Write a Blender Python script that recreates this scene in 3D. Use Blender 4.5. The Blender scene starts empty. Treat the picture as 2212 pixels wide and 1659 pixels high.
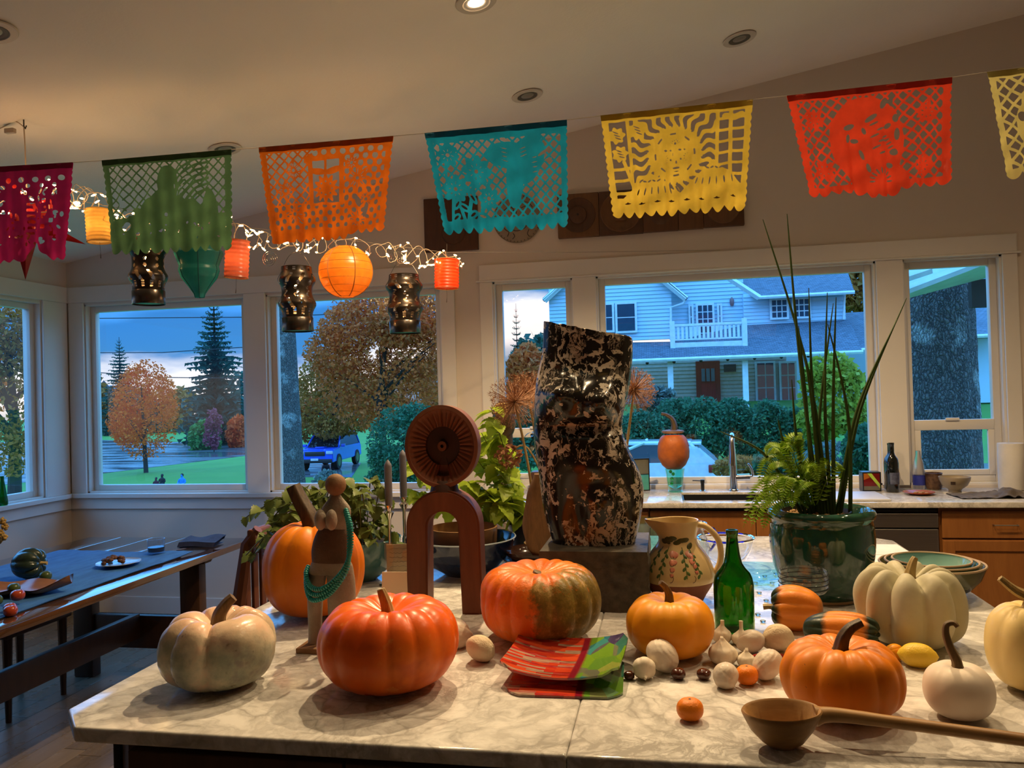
import bpy, bmesh, math, random
import numpy as np
from mathutils import Vector, Matrix
from mathutils import noise as MN
PI = math.pi
sc = bpy.context.scene
COL = sc.collection
# ---------------------------------------------------------------- camera
F, CX, CY, HC = 1715.0, 1106.0, 829.5, 1.574
YAW, PITCH, ROLL = [math.radians(a) for a in (10.74, .68, -1.627)]
_f = np.array([-math.sin(YAW)*math.cos(PITCH), math.cos(YAW)*math.cos(PITCH), math.sin(PITCH)])
_r0 = np.array([math.cos(YAW), math.sin(YAW), 0.0]); _u0 = np.cross(_r0, _f)
_r = _r0*math.cos(ROLL)+_u0*math.sin(ROLL); _u = -_r0*math.sin(ROLL)+_u0*math.cos(ROLL)
CAMP = np.array([0, 0, HC])
cd = bpy.data.cameras.new('camera'); cam = bpy.data.objects.new('camera', cd); COL.objects.link(cam)
cd.sensor_width = 36; cd.sensor_fit = 'HORIZONTAL'; cd.lens = 36*F/2212; cd.clip_start = .02; cd.clip_end = 500
cam.matrix_world = Matrix([[_r[i], _u[i], -_f[i], CAMP[i]] for i in range(3)]+[[0, 0, 0, 1]])
sc.camera = cam
# ---------------------------------------------------------------- view
sc.view_settings.view_transform = 'Standard'; sc.view_settings.look = 'None'
sc.view_settings.gamma = 1; sc.view_settings.use_curve_mapping = False
sc.view_settings.exposure = 0.1
sc.cycles.use_denoising = True
sc.cycles.sample_clamp_indirect = 5; sc.cycles.blur_glossy = .5
sc.cycles.max_bounces = 12; sc.cycles.diffuse_bounces = 5; sc.cycles.transparent_max_bounces = 24
# ---------------------------------------------------------------- dusk sky: blue overcast, pale glow low on the horizon
W = bpy.data.worlds.new('dusk_sky'); sc.world = W; W.use_nodes = True
def build_sky():
    nt = W.node_tree; nt.nodes.clear()
    n = lambda t, **k: nt.nodes.new(t)
    out = n('ShaderNodeOutputWorld'); bg = n('ShaderNodeBackground'); nt.links.new(bg.outputs[0], out.inputs[0])
    tc = n('ShaderNodeTexCoord'); sep = n('ShaderNodeSeparateXYZ'); nt.links.new(tc.outputs['Generated'], sep.inputs[0])
    mp = n('ShaderNodeMapping'); mp.inputs['Scale'].default_value = (2.2, 2.2, 9); nt.links.new(tc.outputs['Generated'], mp.inputs[0])
    nz = n('ShaderNodeTexNoise'); nz.inputs['Scale'].default_value = 2.1; nz.inputs['Detail'].default_value = 6; nt.links.new(mp.outputs[0], nz.inputs[0])
    add = n('ShaderNodeMath'); add.operation = 'MULTIPLY_ADD'; nt.links.new(nz.outputs[0], add.inputs[0]); add.inputs[1].default_value = .10; nt.links.new(sep.outputs[2], add.inputs[2])
    # the afterglow stands taller towards the sunset
    dt = n('ShaderNodeVectorMath'); dt.operation = 'DOT_PRODUCT'; nt.links.new(tc.outputs['Generated'], dt.inputs[0]); dt.inputs[1].default_value = (-.156, .986, .06)
    mxm = n('ShaderNodeMath'); mxm.operation = 'MAXIMUM'; nt.links.new(dt.outputs['Value'], mxm.inputs[0]); mxm.inputs[1].default_value = 0
    pw = n('ShaderNodeMath'); pw.operation = 'POWER'; nt.links.new(mxm.outputs[0], pw.inputs[0]); pw.inputs[1].default_value = 55
    sb = n('ShaderNodeMath'); sb.operation = 'MULTIPLY_ADD'; nt.links.new(pw.outputs[0], sb.inputs[0]); sb.inputs[1].default_value = -.085; nt.links.new(add.outputs[0], sb.inputs[2])
    r = n('ShaderNodeValToRGB'); nt.links.new(sb.outputs[0], r.inputs[0])
    e = r.color_ramp.elements
    e[0].position = 0.0; e[0].color = (.10, .22, .38, 1)
    e[1].position = 1.0; e[1].color = SKY_TOP
    for p, c in ((.05, (1.3, 1.1, 1.0, 1)), (.078, (1.05, 1.02, 1.05, 1)), (.096, (.06, .28, .66, 1)), (.150, (.045, .26, .70, 1)), (.20, (.16, .70, 1.75, 1)), (.30, SKY_MID)):
        k = e.new(p); k.color = c
    nt.links.new(r.outputs[0], bg.inputs[0]); bg.inputs[1].default_value = SKY_STRENGTH
SKY_TOP = (.46, 1.65, 3.6, 1); SKY_MID = (.44, 1.6, 3.5, 1); SKY_STRENGTH = 1.0
build_sky()
# ---------------------------------------------------------------- recessed ceiling lamps: x, y, watts (0 = switched off); built with their housings below
CEIL = lambda x: 3.43+.169*x
LAMPS = [(-.756, 3.391, 240), (.476, 3.391, 170), (-.756, 2.24, 36), (.476, 2.24, 20), (1.708, 3.391, 70), (1.708, 2.24, 50), (-.723, 4.545, 0), (.476, 4.553, 0), (-2.416, 4.143, 0), (-2.47, 2.59, 0)]  # the pair over the right aisle is unseen, added to brighten the right wall
LAMP_COLOR = (1, .72, .40); BULB_GLOW = 14.0; SMALL_LAMP = .9
# ---------------------------------------------------------------- pixel rays -> places (frame 2212 x 1659)
def ray(x, y): return _r*((x-CX)/F)-_u*((y-CY)/F)+_f
def at_z(x, y, z): d = ray(x, y); return CAMP+d*((z-HC)/d[2])
def at_y(x, y, Y): d = ray(x, y); return CAMP+d*(Y/d[1])
# ---------------------------------------------------------------- geometry collector
class G:
    def __init__(s): s.v = []; s.f = []; s.m = []
    def add(s, v, f, M=None, mi=0):
        o = len(s.v)
        if M is not None: v = [tuple(M @ Vector(p)) for p in v]
        s.v += [tuple(p) for p in v]; s.f += [tuple(i+o for i in q) for q in f]; s.m += [mi]*len(f); return s
    def box(s, x0, x1, y0, y1, z0, z1, b=0, M=None, mi=0):
        if b <= 0:
            v = [(x, y, z) for z in (z0, z1) for y in (y0, y1) for x in (x0, x1)]
            return s.add(v, [(0, 2, 3, 1), (4, 5, 7, 6), (0, 1, 5, 4), (2, 6, 7, 3), (0, 4, 6, 2), (1, 3, 7, 5)], M, mi)
        bm = bmesh.new(); bmesh.ops.create_cube(bm, size=1)
        for w in bm.verts: w.co = ((x0+x1)/2+w.co.x*(x1-x0), (y0+y1)/2+w.co.y*(y1-y0), (z0+z1)/2+w.co.z*(z1-z0))
        bmesh.ops.bevel(bm, geom=bm.edges[:], offset=b, segments=2, affect='EDGES', profile=.5)
        s.bm(bm, M, mi); return s
    def bm(s, bm, M=None, mi=0):
        bm.verts.index_update(); s.add([tuple(w.co) for w in bm.verts], [tuple(w.index for w in q.verts) for q in bm.faces], M, mi); bm.free(); return s
    def surf(s, fn, nu, nv, wu=False, M=None, mi=0, keep=None):
        v = [fn(i/nu if wu else i/(nu-1), j/(nv-1)) for j in range(nv) for i in range(nu)]; f = []
        for j in range(nv-1):
            for i in range(nu if wu else nu-1):
                if keep and not keep(i, j): continue
                k = (i+1) % nu; f.append((j*nu+i, j*nu+k, (j+1)*nu+k, (j+1)*nu+i))
        return s.add(v, f, M, mi)
    def lathe(s, pr, n=32, c=(0, 0, 0), M=None, mi=0, keep=None):
        v = [(c[0]+r*math.cos(2*PI*i/n), c[1]+r*math.sin(2*PI*i/n), c[2]+z) for r, z in pr for i in range(n)]; f = []
        for j in range(len(pr)-1):
            for i in range(n):
                if keep and not keep(i, j): continue
                k = (i+1) % n; f.append((j*n+i, j*n+k, (j+1)*n+k, (j+1)*n+i))
        return s.add(v, f, M, mi)
    def tube(s, P, R, n=8, cap=True, M=None, mi=0, ridge=0, nr=5, closed=False):
        P = [Vector(p) for p in P]; k = len(P)
        if not hasattr(R, '__len__'): R = [R]*k
        v = []; f = []; up = None
        for i in range(k):
            t = (P[(i+1) % k]-P[i-1]) if closed else (P[min(i+1, k-1)]-P[max(i-1, 0)])
            t = t.normalized() if t.length > 1e-9 else Vector((0, 0, 1))
            if up is None: up = Vector((0, 0, 1)) if abs(t.z) < .9 else Vector((1, 0, 0))
            a = t.cross(up).normalized(); up = a.cross(t).normalized()
            for j in range(n):
                th = 2*PI*j/n; r = R[i]*(1+ridge*math.cos(nr*th)); v.append(tuple(P[i]+a*(r*math.cos(th))+up*(r*math.sin(th))))
        for i in range(k if closed else k-1):
            o = ((i+1) % k)*n
            for j in range(n): f.append((i*n+j, i*n+(j+1) % n, o+(j+1) % n, o+j))
        if cap and not closed: f.append(tuple(range(n-1, -1, -1))); f.append(tuple(range((k-1)*n, k*n)))
        return s.add(v, f, M, mi)
    def ball(s, rx, ry=None, rz=None, c=(0, 0, 0), nu=16, nv=10, M=None, mi=0, fn=None):
        ry = ry or rx; rz = rz or rx
        def q(u, w):
            a = 2*PI*u; b = PI*(w-.5); d = (math.cos(a)*math.cos(b), math.sin(a)*math.cos(b), math.sin(b)); k = fn(d) if fn else 1
            return (c[0]+rx*k*d[0], c[1]+ry*k*d[1], c[2]+rz*k*d[2])
        return s.surf(q, nu, nv, True, M, mi)
    def prism(s, poly, z0, z1, M=None, mi=0):
        n = len(poly); v = [(x, y, z0) for x, y in poly]+[(x, y, z1) for x, y in poly]
        f = [tuple(range(n-1, -1, -1)), tuple(range(n, 2*n))]+[(i, (i+1) % n, n+(i+1) % n, n+i) for i in range(n)]
        return s.add(v, f, M, mi)
def T(x=0, y=0, z=0, rx=0, ry=0, rz=0, s=1):
    S = Matrix.Diagonal((*(s if hasattr(s, '__len__') else (s, s, s)), 1))
    return Matrix.Translation((x, y, z)) @ Matrix.Rotation(rz, 4, 'Z') @ Matrix.Rotation(ry, 4, 'Y') @ Matrix.Rotation(rx, 4, 'X') @ S
def frame_from(o, xaxis, up=(0, 0, 1)):
    x = Vector(xaxis).normalized(); y = Vector(up).cross(x).normalized(); z = x.cross(y)
    return Matrix([[x[i], y[i], z[i], o[i]] for i in range(3)]+[[0, 0, 0, 1]])
XZ = Matrix(((1, 0, 0, 0), (0, 0, -1, 0), (0, 1, 0, 0), (0, 0, 0, 1)))     # polygon drawn in x,z ; extrusion towards -y
def meshof(name, g, m, smooth=True, ang=40):
    me = bpy.data.meshes.new(name); me.from_pydata(g.v, [], g.f)
    for q in (m if isinstance(m, (list, tuple)) else [m]): me.materials.append(q)
    if any(g.m): me.polygons.foreach_set('material_index', g.m)
    if smooth: me.polygons.foreach_set('use_smooth', [True]*len(g.f)); me.set_sharp_from_angle(angle=math.radians(ang))
    me.update(); return me
def link(name, data, parent=None, M=None):
    o = bpy.data.objects.new(name, data); COL.objects.link(o)
    if parent is not None: o.parent = parent
    if M is not None: o.matrix_basis = M
    return o
def tag(o, label=None, cat=None, group=None, kind=None):
    for k, w in (('label', label), ('category', cat), ('group', group), ('kind', kind)):
        if w: o[k] = w
    return o
def thing(name, label, cat, loc=(0, 0, 0), rz=0, group=None, M=None):
    o = link(name, None); o.empty_display_size = .05
    if M is not None: o.matrix_basis = M
    else: o.location = loc; o.rotation_euler = (0, 0, rz)
    return tag(o, label, cat, group)
def part(p, name, g, m, smooth=True, label=None, M=None, ang=40, kind=None):
    return tag(link(name, meshof(name, g, m, smooth, ang), p, M), label, kind=kind)
def inst(p, name, me, M): return link(name, me, p, M)
def single(name, label, cat, g, m, smooth=True, group=None, loc=(0, 0, 0), rz=0, ang=40):
    o = link(name, meshof(name, g, m, smooth, ang)); o.location = loc; o.rotation_euler = (0, 0, rz); return tag(o, label, cat, group)
def struct(name, g, m, smooth=False, parent=None):
    o = link(name, meshof(name, g, m, smooth), parent)
    if parent is None: o['kind'] = 'structure'
    return o
def copy_tree(o, parent=None):
    c = o.copy(); COL.objects.link(c); c.parent = parent
    for ch in list(o.children): copy_tree(ch, c)
    return c
def bez(P, n=16):
    """Catmull-Rom through points"""
    P = [Vector(p) for p in P]; out = []
    for i in range(len(P)-1):
        a, b, c, d = P[max(i-1, 0)], P[i], P[i+1], P[min(i+2, len(P)-1)]
        for k in range(n):
            t = k/n; out.append(.5*((2*b)+(c-a)*t+(2*a-5*b+4*c-d)*t*t+(3*b-a-3*c+d)*t**3))
    return out+[P[-1]]
def lerp(a, b, t): return a+(b-a)*t
def sm(t): t = max(0, min(1, t)); return t*t*(3-2*t)
# ---------------------------------------------------------------- materials
MATS = {}
def srgb(r, g, b): return tuple(((c/255)/12.92 if c <= 10 else ((c/255+.055)/1.055)**2.4) for c in (r, g, b))
class NT:
    def __init__(s, name):
        s.mat = bpy.data.materials.new(name); s.mat.use_nodes = True; s.nt = s.mat.node_tree; s.nt.nodes.clear()
        s.out = s.n('ShaderNodeOutputMaterial'); s._co = None
    def n(s, t): return s.nt.nodes.new(t)
    def l(s, a, b): s.nt.links.new(a, b)
    def set(s, sock, v):
        if hasattr(v, 'links'): s.l(v, sock)
        elif hasattr(v, '__len__') and len(v) == 3 and sock.type == 'RGBA': sock.default_value = (*v, 1)
        else: sock.default_value = v
    def co(s, kind='Object'):
        return s.n('ShaderNodeTexCoord').outputs[kind]
    def mapping(s, co, scale=(1, 1, 1), rot=(0, 0, 0), loc=(0, 0, 0)):
        m = s.n('ShaderNodeMapping'); s.l(co, m.inputs[0]); m.inputs['Scale'].default_value = scale; m.inputs['Rotation'].default_value = rot; m.inputs['Location'].default_value = loc; return m.outputs[0]
    def noise(s, scale, detail=4, co=None, rough=.55, dist=0, out=0):
        t = s.n('ShaderNodeTexNoise'); s.l(co or s.co(), t.inputs['Vector']); t.inputs['Scale'].default_value = scale; t.inputs['Detail'].default_value = detail; t.inputs['Roughness'].default_value = rough; t.inputs['Distortion'].default_value = dist; return t.outputs[out]
    def voro(s, scale, co=None, feat='F1', out=0, rnd=1):
        t = s.n('ShaderNodeTexVoronoi'); t.feature = feat; s.l(co or s.co(), t.inputs['Vector']); t.inputs['Scale'].default_value = scale; t.inputs['Randomness'].default_value = rnd; return t.outputs[out]
    def wave(s, scale, dist=3, co=None, dir='X', det=2):
        t = s.n('ShaderNodeTexWave'); t.bands_direction = dir; s.l(co or s.co(), t.inputs['Vector']); t.inputs['Scale'].default_value = scale; t.inputs['Distortion'].default_value = dist; t.inputs['Detail'].default_value = det; return t.outputs[1]
    def math(s, op, a, b=0, c=0):
        m = s.n('ShaderNodeMath'); m.operation = op
        for i, w in enumerate((a, b, c)): s.set(m.inputs[i], w)
        return m.outputs[0]
    def ramp(s, fac, stops):
        r = s.n('ShaderNodeValToRGB'); s.l(fac, r.inputs[0]); e = r.color_ramp.elements
        st = [(p, (c if hasattr(c, '__len__') else (c, c, c))) for p, c in stops]
        e[0].position, e[1].position = st[0][0], st[-1][0]; e[0].color = (*st[0][1], 1); e[1].color = (*st[-1][1], 1)
        for p, c in st[1:-1]: k = e.new(p); k.color = (*c, 1)
        return r.outputs[0]
    def mix(s, fac, a, b, mode='MIX'):
        m = s.n('ShaderNodeMix'); m.data_type = 'RGBA'; m.blend_type = mode; s.set(m.inputs[0], fac); s.set(m.inputs[6], a); s.set(m.inputs[7], b); return m.outputs[2]
    def bump(s, h, strength=.3, dist=.01):
        b = s.n('ShaderNodeBump'); b.inputs['Strength'].default_value = strength; b.inputs['Distance'].default_value = dist; s.l(h, b.inputs['Height']); return b.outputs[0]
    def bsdf(s, color, rough=.5, metal=0, spec=.5, nrm=None, trans=0, ior=1.45, sss=0, emit=None, es=0, coat=0, sheen=0, sr=(.1, .05, .02)):
        b = s.n('ShaderNodeBsdfPrincipled'); I = b.inputs
        s.set(I['Base Color'], color); s.set(I['Roughness'], rough); s.set(I['Metallic'], metal); I['Specular IOR Level'].default_value = spec; I['IOR'].default_value = ior
        I['Transmission Weight'].default_value = trans; I['Coat Weight'].default_value = coat; I['Sheen Weight'].default_value = sheen
        if sss: I['Subsurface Weight'].default_value = sss; I['Subsurface Radius'].default_value = sr; I['Subsurface Scale'].default_value = .05
        if emit is not None: s.set(I['Emission Color'], emit); s.set(I['Emission Strength'], es)
        if nrm is not None: s.l(nrm, I['Normal'])
        return b.outputs[0]
    def done(s, sh): s.l(sh, s.out.inputs[0]); return s.mat
def mat(name, c, rough=.5, c2=None, sc_=6, det=4, lo=.35, hi=.65, metal=0, spec=.5, bump=0, bs=40, stretch=None, **k):
    """plain procedural material: two colours mixed by noise, fine bump"""
    if name in MATS: return MATS[name]
    t = NT(name); co = t.co()
    if stretch: co = t.mapping(co, stretch)
    if c2 is None: c2 = tuple(x*.86 for x in c)
    col = t.ramp(t.noise(sc_, det, co), ((lo, c), (hi, c2)))
    nrm = t.bump(t.noise(bs, 3, co), bump, .004) if bump else None
    MATS[name] = t.done(t.bsdf(col, rough, metal, spec, nrm, **k)); return MATS[name]
def wood(name, c, c2, rough=.45, sc_=9, axis=(1, .12, 1), bump=.15, **k):
    if name in MATS: return MATS[name]
    t = NT(name); co = t.mapping(t.co(), axis)
    a = t.noise(sc_, 6, co, .6, 1.2); b = t.noise(sc_*7, 3, co)
    f = t.math('ADD', t.math('MULTIPLY', a, .75), t.math('MULTIPLY', b, .25))
    MATS[name] = t.done(t.bsdf(t.ramp(f, ((.35, c), (.65, c2))), rough, nrm=t.bump(f, bump, .003), **k)); return MATS[name]
def glass(name, c, rough=.02, ior=1.45, tint=None):
    if name in MATS: return MATS[name]
    t = NT(name); col = t.ramp(t.noise(6, 2), ((.3, c), (.7, tuple(min(1, x*1.05) for x in c))))
    MATS[name] = t.done(t.bsdf(col, rough, trans=1, ior=ior)); return MATS[name]
def pane(name='window_glass', refl=1.0, tint=(.96, .98, 1)):
    if name in MATS: return MATS[name]
    t = NT(name); tr = t.n('ShaderNodeBsdfTransparent'); tr.inputs[0].default_value = (*tint, 1)
    gl = t.n('ShaderNodeBsdfGlossy'); gl.inputs['Roughness'].default_value = .01; gl.inputs[0].default_value = (.95, .97, 1, 1)
    fr = t.n('ShaderNodeFresnel'); fr.inputs[0].default_value = 1.5; mx = t.n('ShaderNodeMixShader')
    ge = t.n('ShaderNodeNewGeometry'); t.l(t.math('MULTIPLY', t.math('MULTIPLY', fr.outputs[0], refl), t.math('SUBTRACT', 1.0, ge.outputs['Backfacing'])), mx.inputs[0]); t.l(tr.outputs[0], mx.inputs[1]); t.l(gl.outputs[0], mx.inputs[2])
    MATS[name] = t.done(mx.outputs[0]); return MATS[name]
def paper(name, c, trans=.5, emit=0, fiber=0):
    """thin paper: part of the light passes through"""
    if name in MATS: return MATS[name]
    t = NT(name); nz = t.noise(30, 4); col = t.ramp(nz, ((.3, c), (.75, tuple(x*.8 for x in c))))
    d = t.n('ShaderNodeBsdfDiffuse'); tl = t.n('ShaderNodeBsdfTranslucent'); t.l(col, d.inputs[0]); t.l(col, tl.inputs[0])
    b = t.bump(t.noise(14, 3), .25, .01); t.l(b, d.inputs['Normal'])
    mx = t.n('ShaderNodeMixShader'); mx.inputs[0].default_value = trans; t.l(d.outputs[0], mx.inputs[1]); t.l(tl.outputs[0], mx.inputs[2])
    gl = t.n('ShaderNodeBsdfGlossy'); gl.inputs['Roughness'].default_value = .35; m2 = t.n('ShaderNodeMixShader'); m2.inputs[0].default_value = .04; t.l(mx.outputs[0], m2.inputs[1]); t.l(gl.outputs[0], m2.inputs[2]); t.l(b, gl.inputs['Normal'])
    MATS[name] = t.done(m2.outputs[0]); return MATS[name]
def glow(name, c, s):
    if name in MATS: return MATS[name]
    t = NT(name); e = t.n('ShaderNodeEmission'); e.inputs[0].default_value = (*c, 1); e.inputs[1].default_value = s; MATS[name] = t.done(e.outputs[0]); return MATS[name]
def leafmat(name, c, c2, rough=.45, trans=.35, sc_=3):
    if name in MATS: return MATS[name]
    t = NT(name); oi = t.n('ShaderNodeObjectInfo'); g = t.n('ShaderNodeNewGeometry')
    f = t.math('ADD', t.math('MULTIPLY', t.noise(sc_, 3), .6), t.math('MULTIPLY', g.outputs['Random Per Island'], .4))
    col = t.ramp(f, ((.3, c), (.75, c2)))
    b = t.bsdf(col, rough, spec=.3); tl = t.n('ShaderNodeBsdfTranslucent'); t.l(col, tl.inputs[0]); mx = t.n('ShaderNodeMixShader'); mx.inputs[0].default_value = trans
    t.l(b, mx.inputs[1]); t.l(tl.outputs[0], mx.inputs[2]); MATS[name] = t.done(mx.outputs[0]); return MATS[name]
# ================================================================ the room
WY, WX = 5.36, -4.485           # inner faces of the window wall and of the left wall
M_wall = mat('beige_wall_paint', (.68, .60, .52), .75, (.66, .58, .50), 2, bump=.08, bs=120)
M_ceil = mat('ceiling_paint', (.84, .77, .68), .8, (.80, .73, .64), 1.3, bump=.25, bs=60)
M_trim = mat('white_trim_paint', (.74, .70, .65), .42, (.71, .67, .62), 3)
M_vinyl = mat('white_window_vinyl', (.70, .66, .60), .38, (.67, .63, .58), 3)
def floor_mat():
    t = NT('grey_brown_floor_boards'); oi = t.n('ShaderNodeObjectInfo'); co = t.mapping(t.co(), (9, .8, 1))
    f = t.math('ADD', t.math('MULTIPLY', t.noise(3, 6, co, .6, .6), .7), t.math('MULTIPLY', oi.outputs['Random'], .3))
    return t.done(t.bsdf(t.ramp(f, ((.25, (.20, .15, .105)), (.75, (.11, .08, .055)))), t.ramp(t.noise(5, 3), ((.3, .22), (.7, .38))), nrm=t.bump(f, .12, .002)))
M_floor = floor_mat()
fl = struct('floor', G().box(-4.7, 4.4, -2.7, 5.5, -.12, -.012), mat('floor_joints', (.03, .022, .016), .8))
rnd = random.Random(4); pl_meshes = {}
for i in range(30):
    x0 = -4.48+i*.115; y = -.2-rnd.random()
    while y < 5.36:
        L = rnd.choice((1.2, 1.6, 2.0)); y1 = min(y+L, 5.36)
        if y1 > .9:
            g = G().box(-.0565, .0565, 0, y1-y-.003, -.0115, 0, .0012); part(fl, 'plank', g, M_floor, False, M=T(x0+.0575, y, 0))
        y = y1
struct('floor_board_field', G().box(-1.03, 4.3, -2.6, 5.36, -.0119, -.001), M_floor, parent=fl)['kind'] = 'stuff'
for o in fl.children:
    if o.name.startswith('floor_board'): o.name = 'far_boards'
cl = struct('ceiling', G().prism([(-4.7, CEIL(-4.7)), (4.4, CEIL(4.4)), (4.4, CEIL(4.4)+.12), (-4.7, CEIL(-4.7)+.12)], 2.7, -5.52, XZ), M_ceil)
def wall_cols(g, a0, a1, holes, box):
    xs = sorted({a0, a1, *[h[0] for h in holes], *[h[1] for h in holes]})
    for u, w in zip(xs, xs[1:]):
        hs = sorted([h for h in holes if h[0] <= u+1e-6 and h[1] >= w-1e-6], key=lambda h: h[2]); z = -.1
        for h in hs: box(g, u, w, z, h[2]); z = h[3]
        box(g, u, w, z, 4.25)
HOLES = [(-4.335, -3.0, .905, 2.345), (-2.83, -1.505, .905, 2.345), (-1.133, -.581, .93, 2.345), (-.421, 1.343, .93, 2.345), (1.501, 2.07, .93, 2.345)]
g = G(); wall_cols(g, -4.7, 4.4, HOLES, lambda g, a, b, z0, z1: g.box(a, b, WY, WY+.16, z0, z1)); struct('wall_back', g, M_wall)
g = G(); wall_cols(g, -2.6, 5.5, [(2.7, 5.10, .905, 2.345)], lambda g, a, b, z0, z1: g.box(WX-.16, WX, a, b, z0, z1)); struct('wall_left', g, M_wall)
struct('wall_right', G().box(4.2, 4.4, -2.6, 5.5, -.1, 4.3), M_wall)
struct('wall_front', G().box(-4.7, 4.4, -2.7, -2.5, -.1, 4.3), M_wall)
GL = pane()
def window(n, x0, x1, z0, z1, M=None, hung=None, latch=False):
    """opening x0..x1, z0..z1 seen in wall coordinates; hung = (rail bottom, rail top)"""
    r = link('window_%d' % n, None); r['kind'] = 'structure'
    if M is not None: r.matrix_basis = M
    Y = WY; fw = .055
    for nm, b in (('jamb', (x0, x0+.012, z0, z1)), ('jamb', (x1-.012, x1, z0, z1)), ('head_jamb', (x0, x1, z1-.012, z1)), ('stool_jamb', (x0, x1, z0, z0+.012))):
        part(r, nm, G().box(b[0], b[1], Y+.002, Y+.15, b[2], b[3]), M_trim, False)
    g = G()
    for b in ((x0+.012, x0+fw, z0+.012, z1-.012), (x1-fw, x1-.012, z0+.012, z1-.012), (x0+fw, x1-fw, z1-fw, z1-.012), (x0+fw, x1-fw, z0+.012, z0+fw)): g.box(b[0], b[1], Y+.05, Y+.10, b[2], b[3], .004)
    part(r, 'sash_frame', g, M_vinyl)
    ins = [(z0+fw, z1-fw, .075)]
    if hung:
        s = .035; ins = [(hung[1], z1-fw, .075), (z0+fw+s, hung[0]-.0, .060)]
        part(r, 'meeting_rail', G().box(x0+fw, x1-fw, Y+.045, Y+.085, hung[0], hung[1], .004), M_vinyl)
        g = G()
        for b in ((x0+fw, x0+fw+s, z0+fw, hung[0]), (x1-fw-s, x1-fw, z0+fw, hung[0]), (x0+fw+s, x1-fw-s, z0+fw, z0+fw+s)): g.box(b[0], b[1], Y+.045, Y+.07, b[2], b[3], .003)
        part(r, 'lower_sash', g, M_vinyl)
        c = (x0+x1)/2; part(r, 'sash_latch', G().box(c-.05, c+.03, Y+.035, Y+.045, hung[1]-.006, hung[1]+.012, .003), M_trim)
    for a, b, d in ins: part(r, 'pane', G().box(x0+fw-.004, x1-fw+.004, Y+d, Y+d+.004, a-.004, b+.004), GL, False)
    return r
window(2, *HOLES[0]); window(3, *HOLES[1]); window(4, *HOLES[2], hung=(1.267, 1.332)); window(5, *HOLES[3]); window(6, *HOLES[4], hung=(1.267, 1.332), latch=True)
RW = Matrix(((0, -1, 0, WX+WY), (1, 0, 0, 0), (0, 0, 1, 0), (0, 0, 0, 1)))     # wall coordinates -> left wall
window(1, 2.7, 5.10, .905, 2.345, RW)
# casings, headers, sills
def trims(n, boxes, M=None):
    r = link('trim_%d' % n, None); r['kind'] = 'structure'
    if M is not None: r.matrix_basis = M
    for nm, x0, x1, z0, z1, d in boxes: part(r, nm, G().box(x0, x1, WY-d, WY-.001, z0, z1, .003), M_trim, False)
trims(1, [('casing', -4.46, -4.335, .905, 2.36, .02), ('casing', -3.0, -2.83, .905, 2.36, .02), ('casing', -1.505, -1.405, .905, 2.36, .02), ('header', -4.485, -1.385, 2.36, 2.48, .026), ('sill', -4.485, -1.375, .873, .905, .055), ('apron', -4.485, -1.39, .787, .872, .02)])
trims(2, [('casing', -1.222, -1.133, .914, 2.345, .02), ('casing', -.581, -.421, .93, 2.345, .02), ('casing', 1.343, 1.501, .93, 2.345, .02), ('casing', 2.07, 2.154, .914, 2.345, .02), ('bead', -1.245, 2.175, 2.345, 2.357, .03), ('header', -1.222, 2.152, 2.357, 2.464, .026)])
trims(3, [('casing', 5.10, 5.335, .905, 2.36, .02), ('header', 2.5, 5.333, 2.36, 2.48, .026), ('sill', 2.5, 5.304, .873, .905, .055), ('apron', 2.5, 5.338, .787, .872, .02)], RW)
for nm, M, x0, x1 in (('baseboard_back', None, -4.485, -1.30), ('baseboard_left', RW, 0, 5.34)):
    o = struct(nm, G().box(x0, x1, WY-.018, WY-.001, .002, .13, .004), M_trim)
    if M is not None: o.matrix_basis = M
# ---------------------------------------------------------------- recessed lamps
M_can = mat('lamp_trim_white', (.6, .52, .44), .5); M_baf = mat('shaded_baffle', (.10, .085, .07), .6)
ON = glow('lit_lamp_lens', (1, .78, .5), 30); OFF = mat('unlit_lamp_lens', (.25, .22, .19), .3)
LL = ['lit recessed ceiling lamp at the top edge, above the orange and blue banners', 'recessed ceiling lamp above the torso side of the island', 'recessed ceiling lamp above the front left of the island', 'recessed ceiling lamp above the front right of the island', 'unseen ceiling lamp added to brighten the right wall, far one', 'unseen ceiling lamp added to brighten the right wall, near one',
      'unlit recessed ceiling lamp right above the blue paper banner', 'unlit recessed ceiling lamp above the yellow and red paper banners', 'unlit recessed ceiling lamp peeking over the green paper banner', 'recessed ceiling lamp cut off at the left picture edge']
for i, (lx, ly, pw) in enumerate(LAMPS):
    a = math.atan(.169); t = thing('recessed_lamp', LL[i], 'ceiling lamp', M=T(lx, ly, CEIL(lx)-.002) @ Matrix.Rotation(-a, 4, 'Y'), group='recessed ceiling lamps')
    part(t, 'trim_ring', G().lathe([(.060, 0), (.088, -.001), (.092, -.004), (.088, -.008), (.062, -.009), (.056, -.004), (.055, .0)], 40), M_can)
    part(t, 'baffle', G().lathe([(.058, -.008), (.050, -.005), (.045, -.006), (.041, -.004), (.036, -.0035)], 32), M_baf if not pw else M_can)  # shade painted in: dark baffle when off, pale trim colour when lit
    part(t, 'lens', G().lathe([(.0372, -.0036), (.025, -.008), (.0001, -.009)], 24), ON if pw else OFF)
    if pw:
        ld = bpy.data.lights.new('bulb_light', 'SPOT'); lo = link('bulb_light', ld, t); lo.location = (0, 0, -.03); ld.energy = pw; ld.color = LAMP_COLOR
        ld.spot_size = math.radians(125); ld.spot_blend = .6; ld.shadow_soft_size = .022
        lo.matrix_basis = Matrix.Rotation(a, 4, 'Y') @ T(0, 0, -.03)
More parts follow.
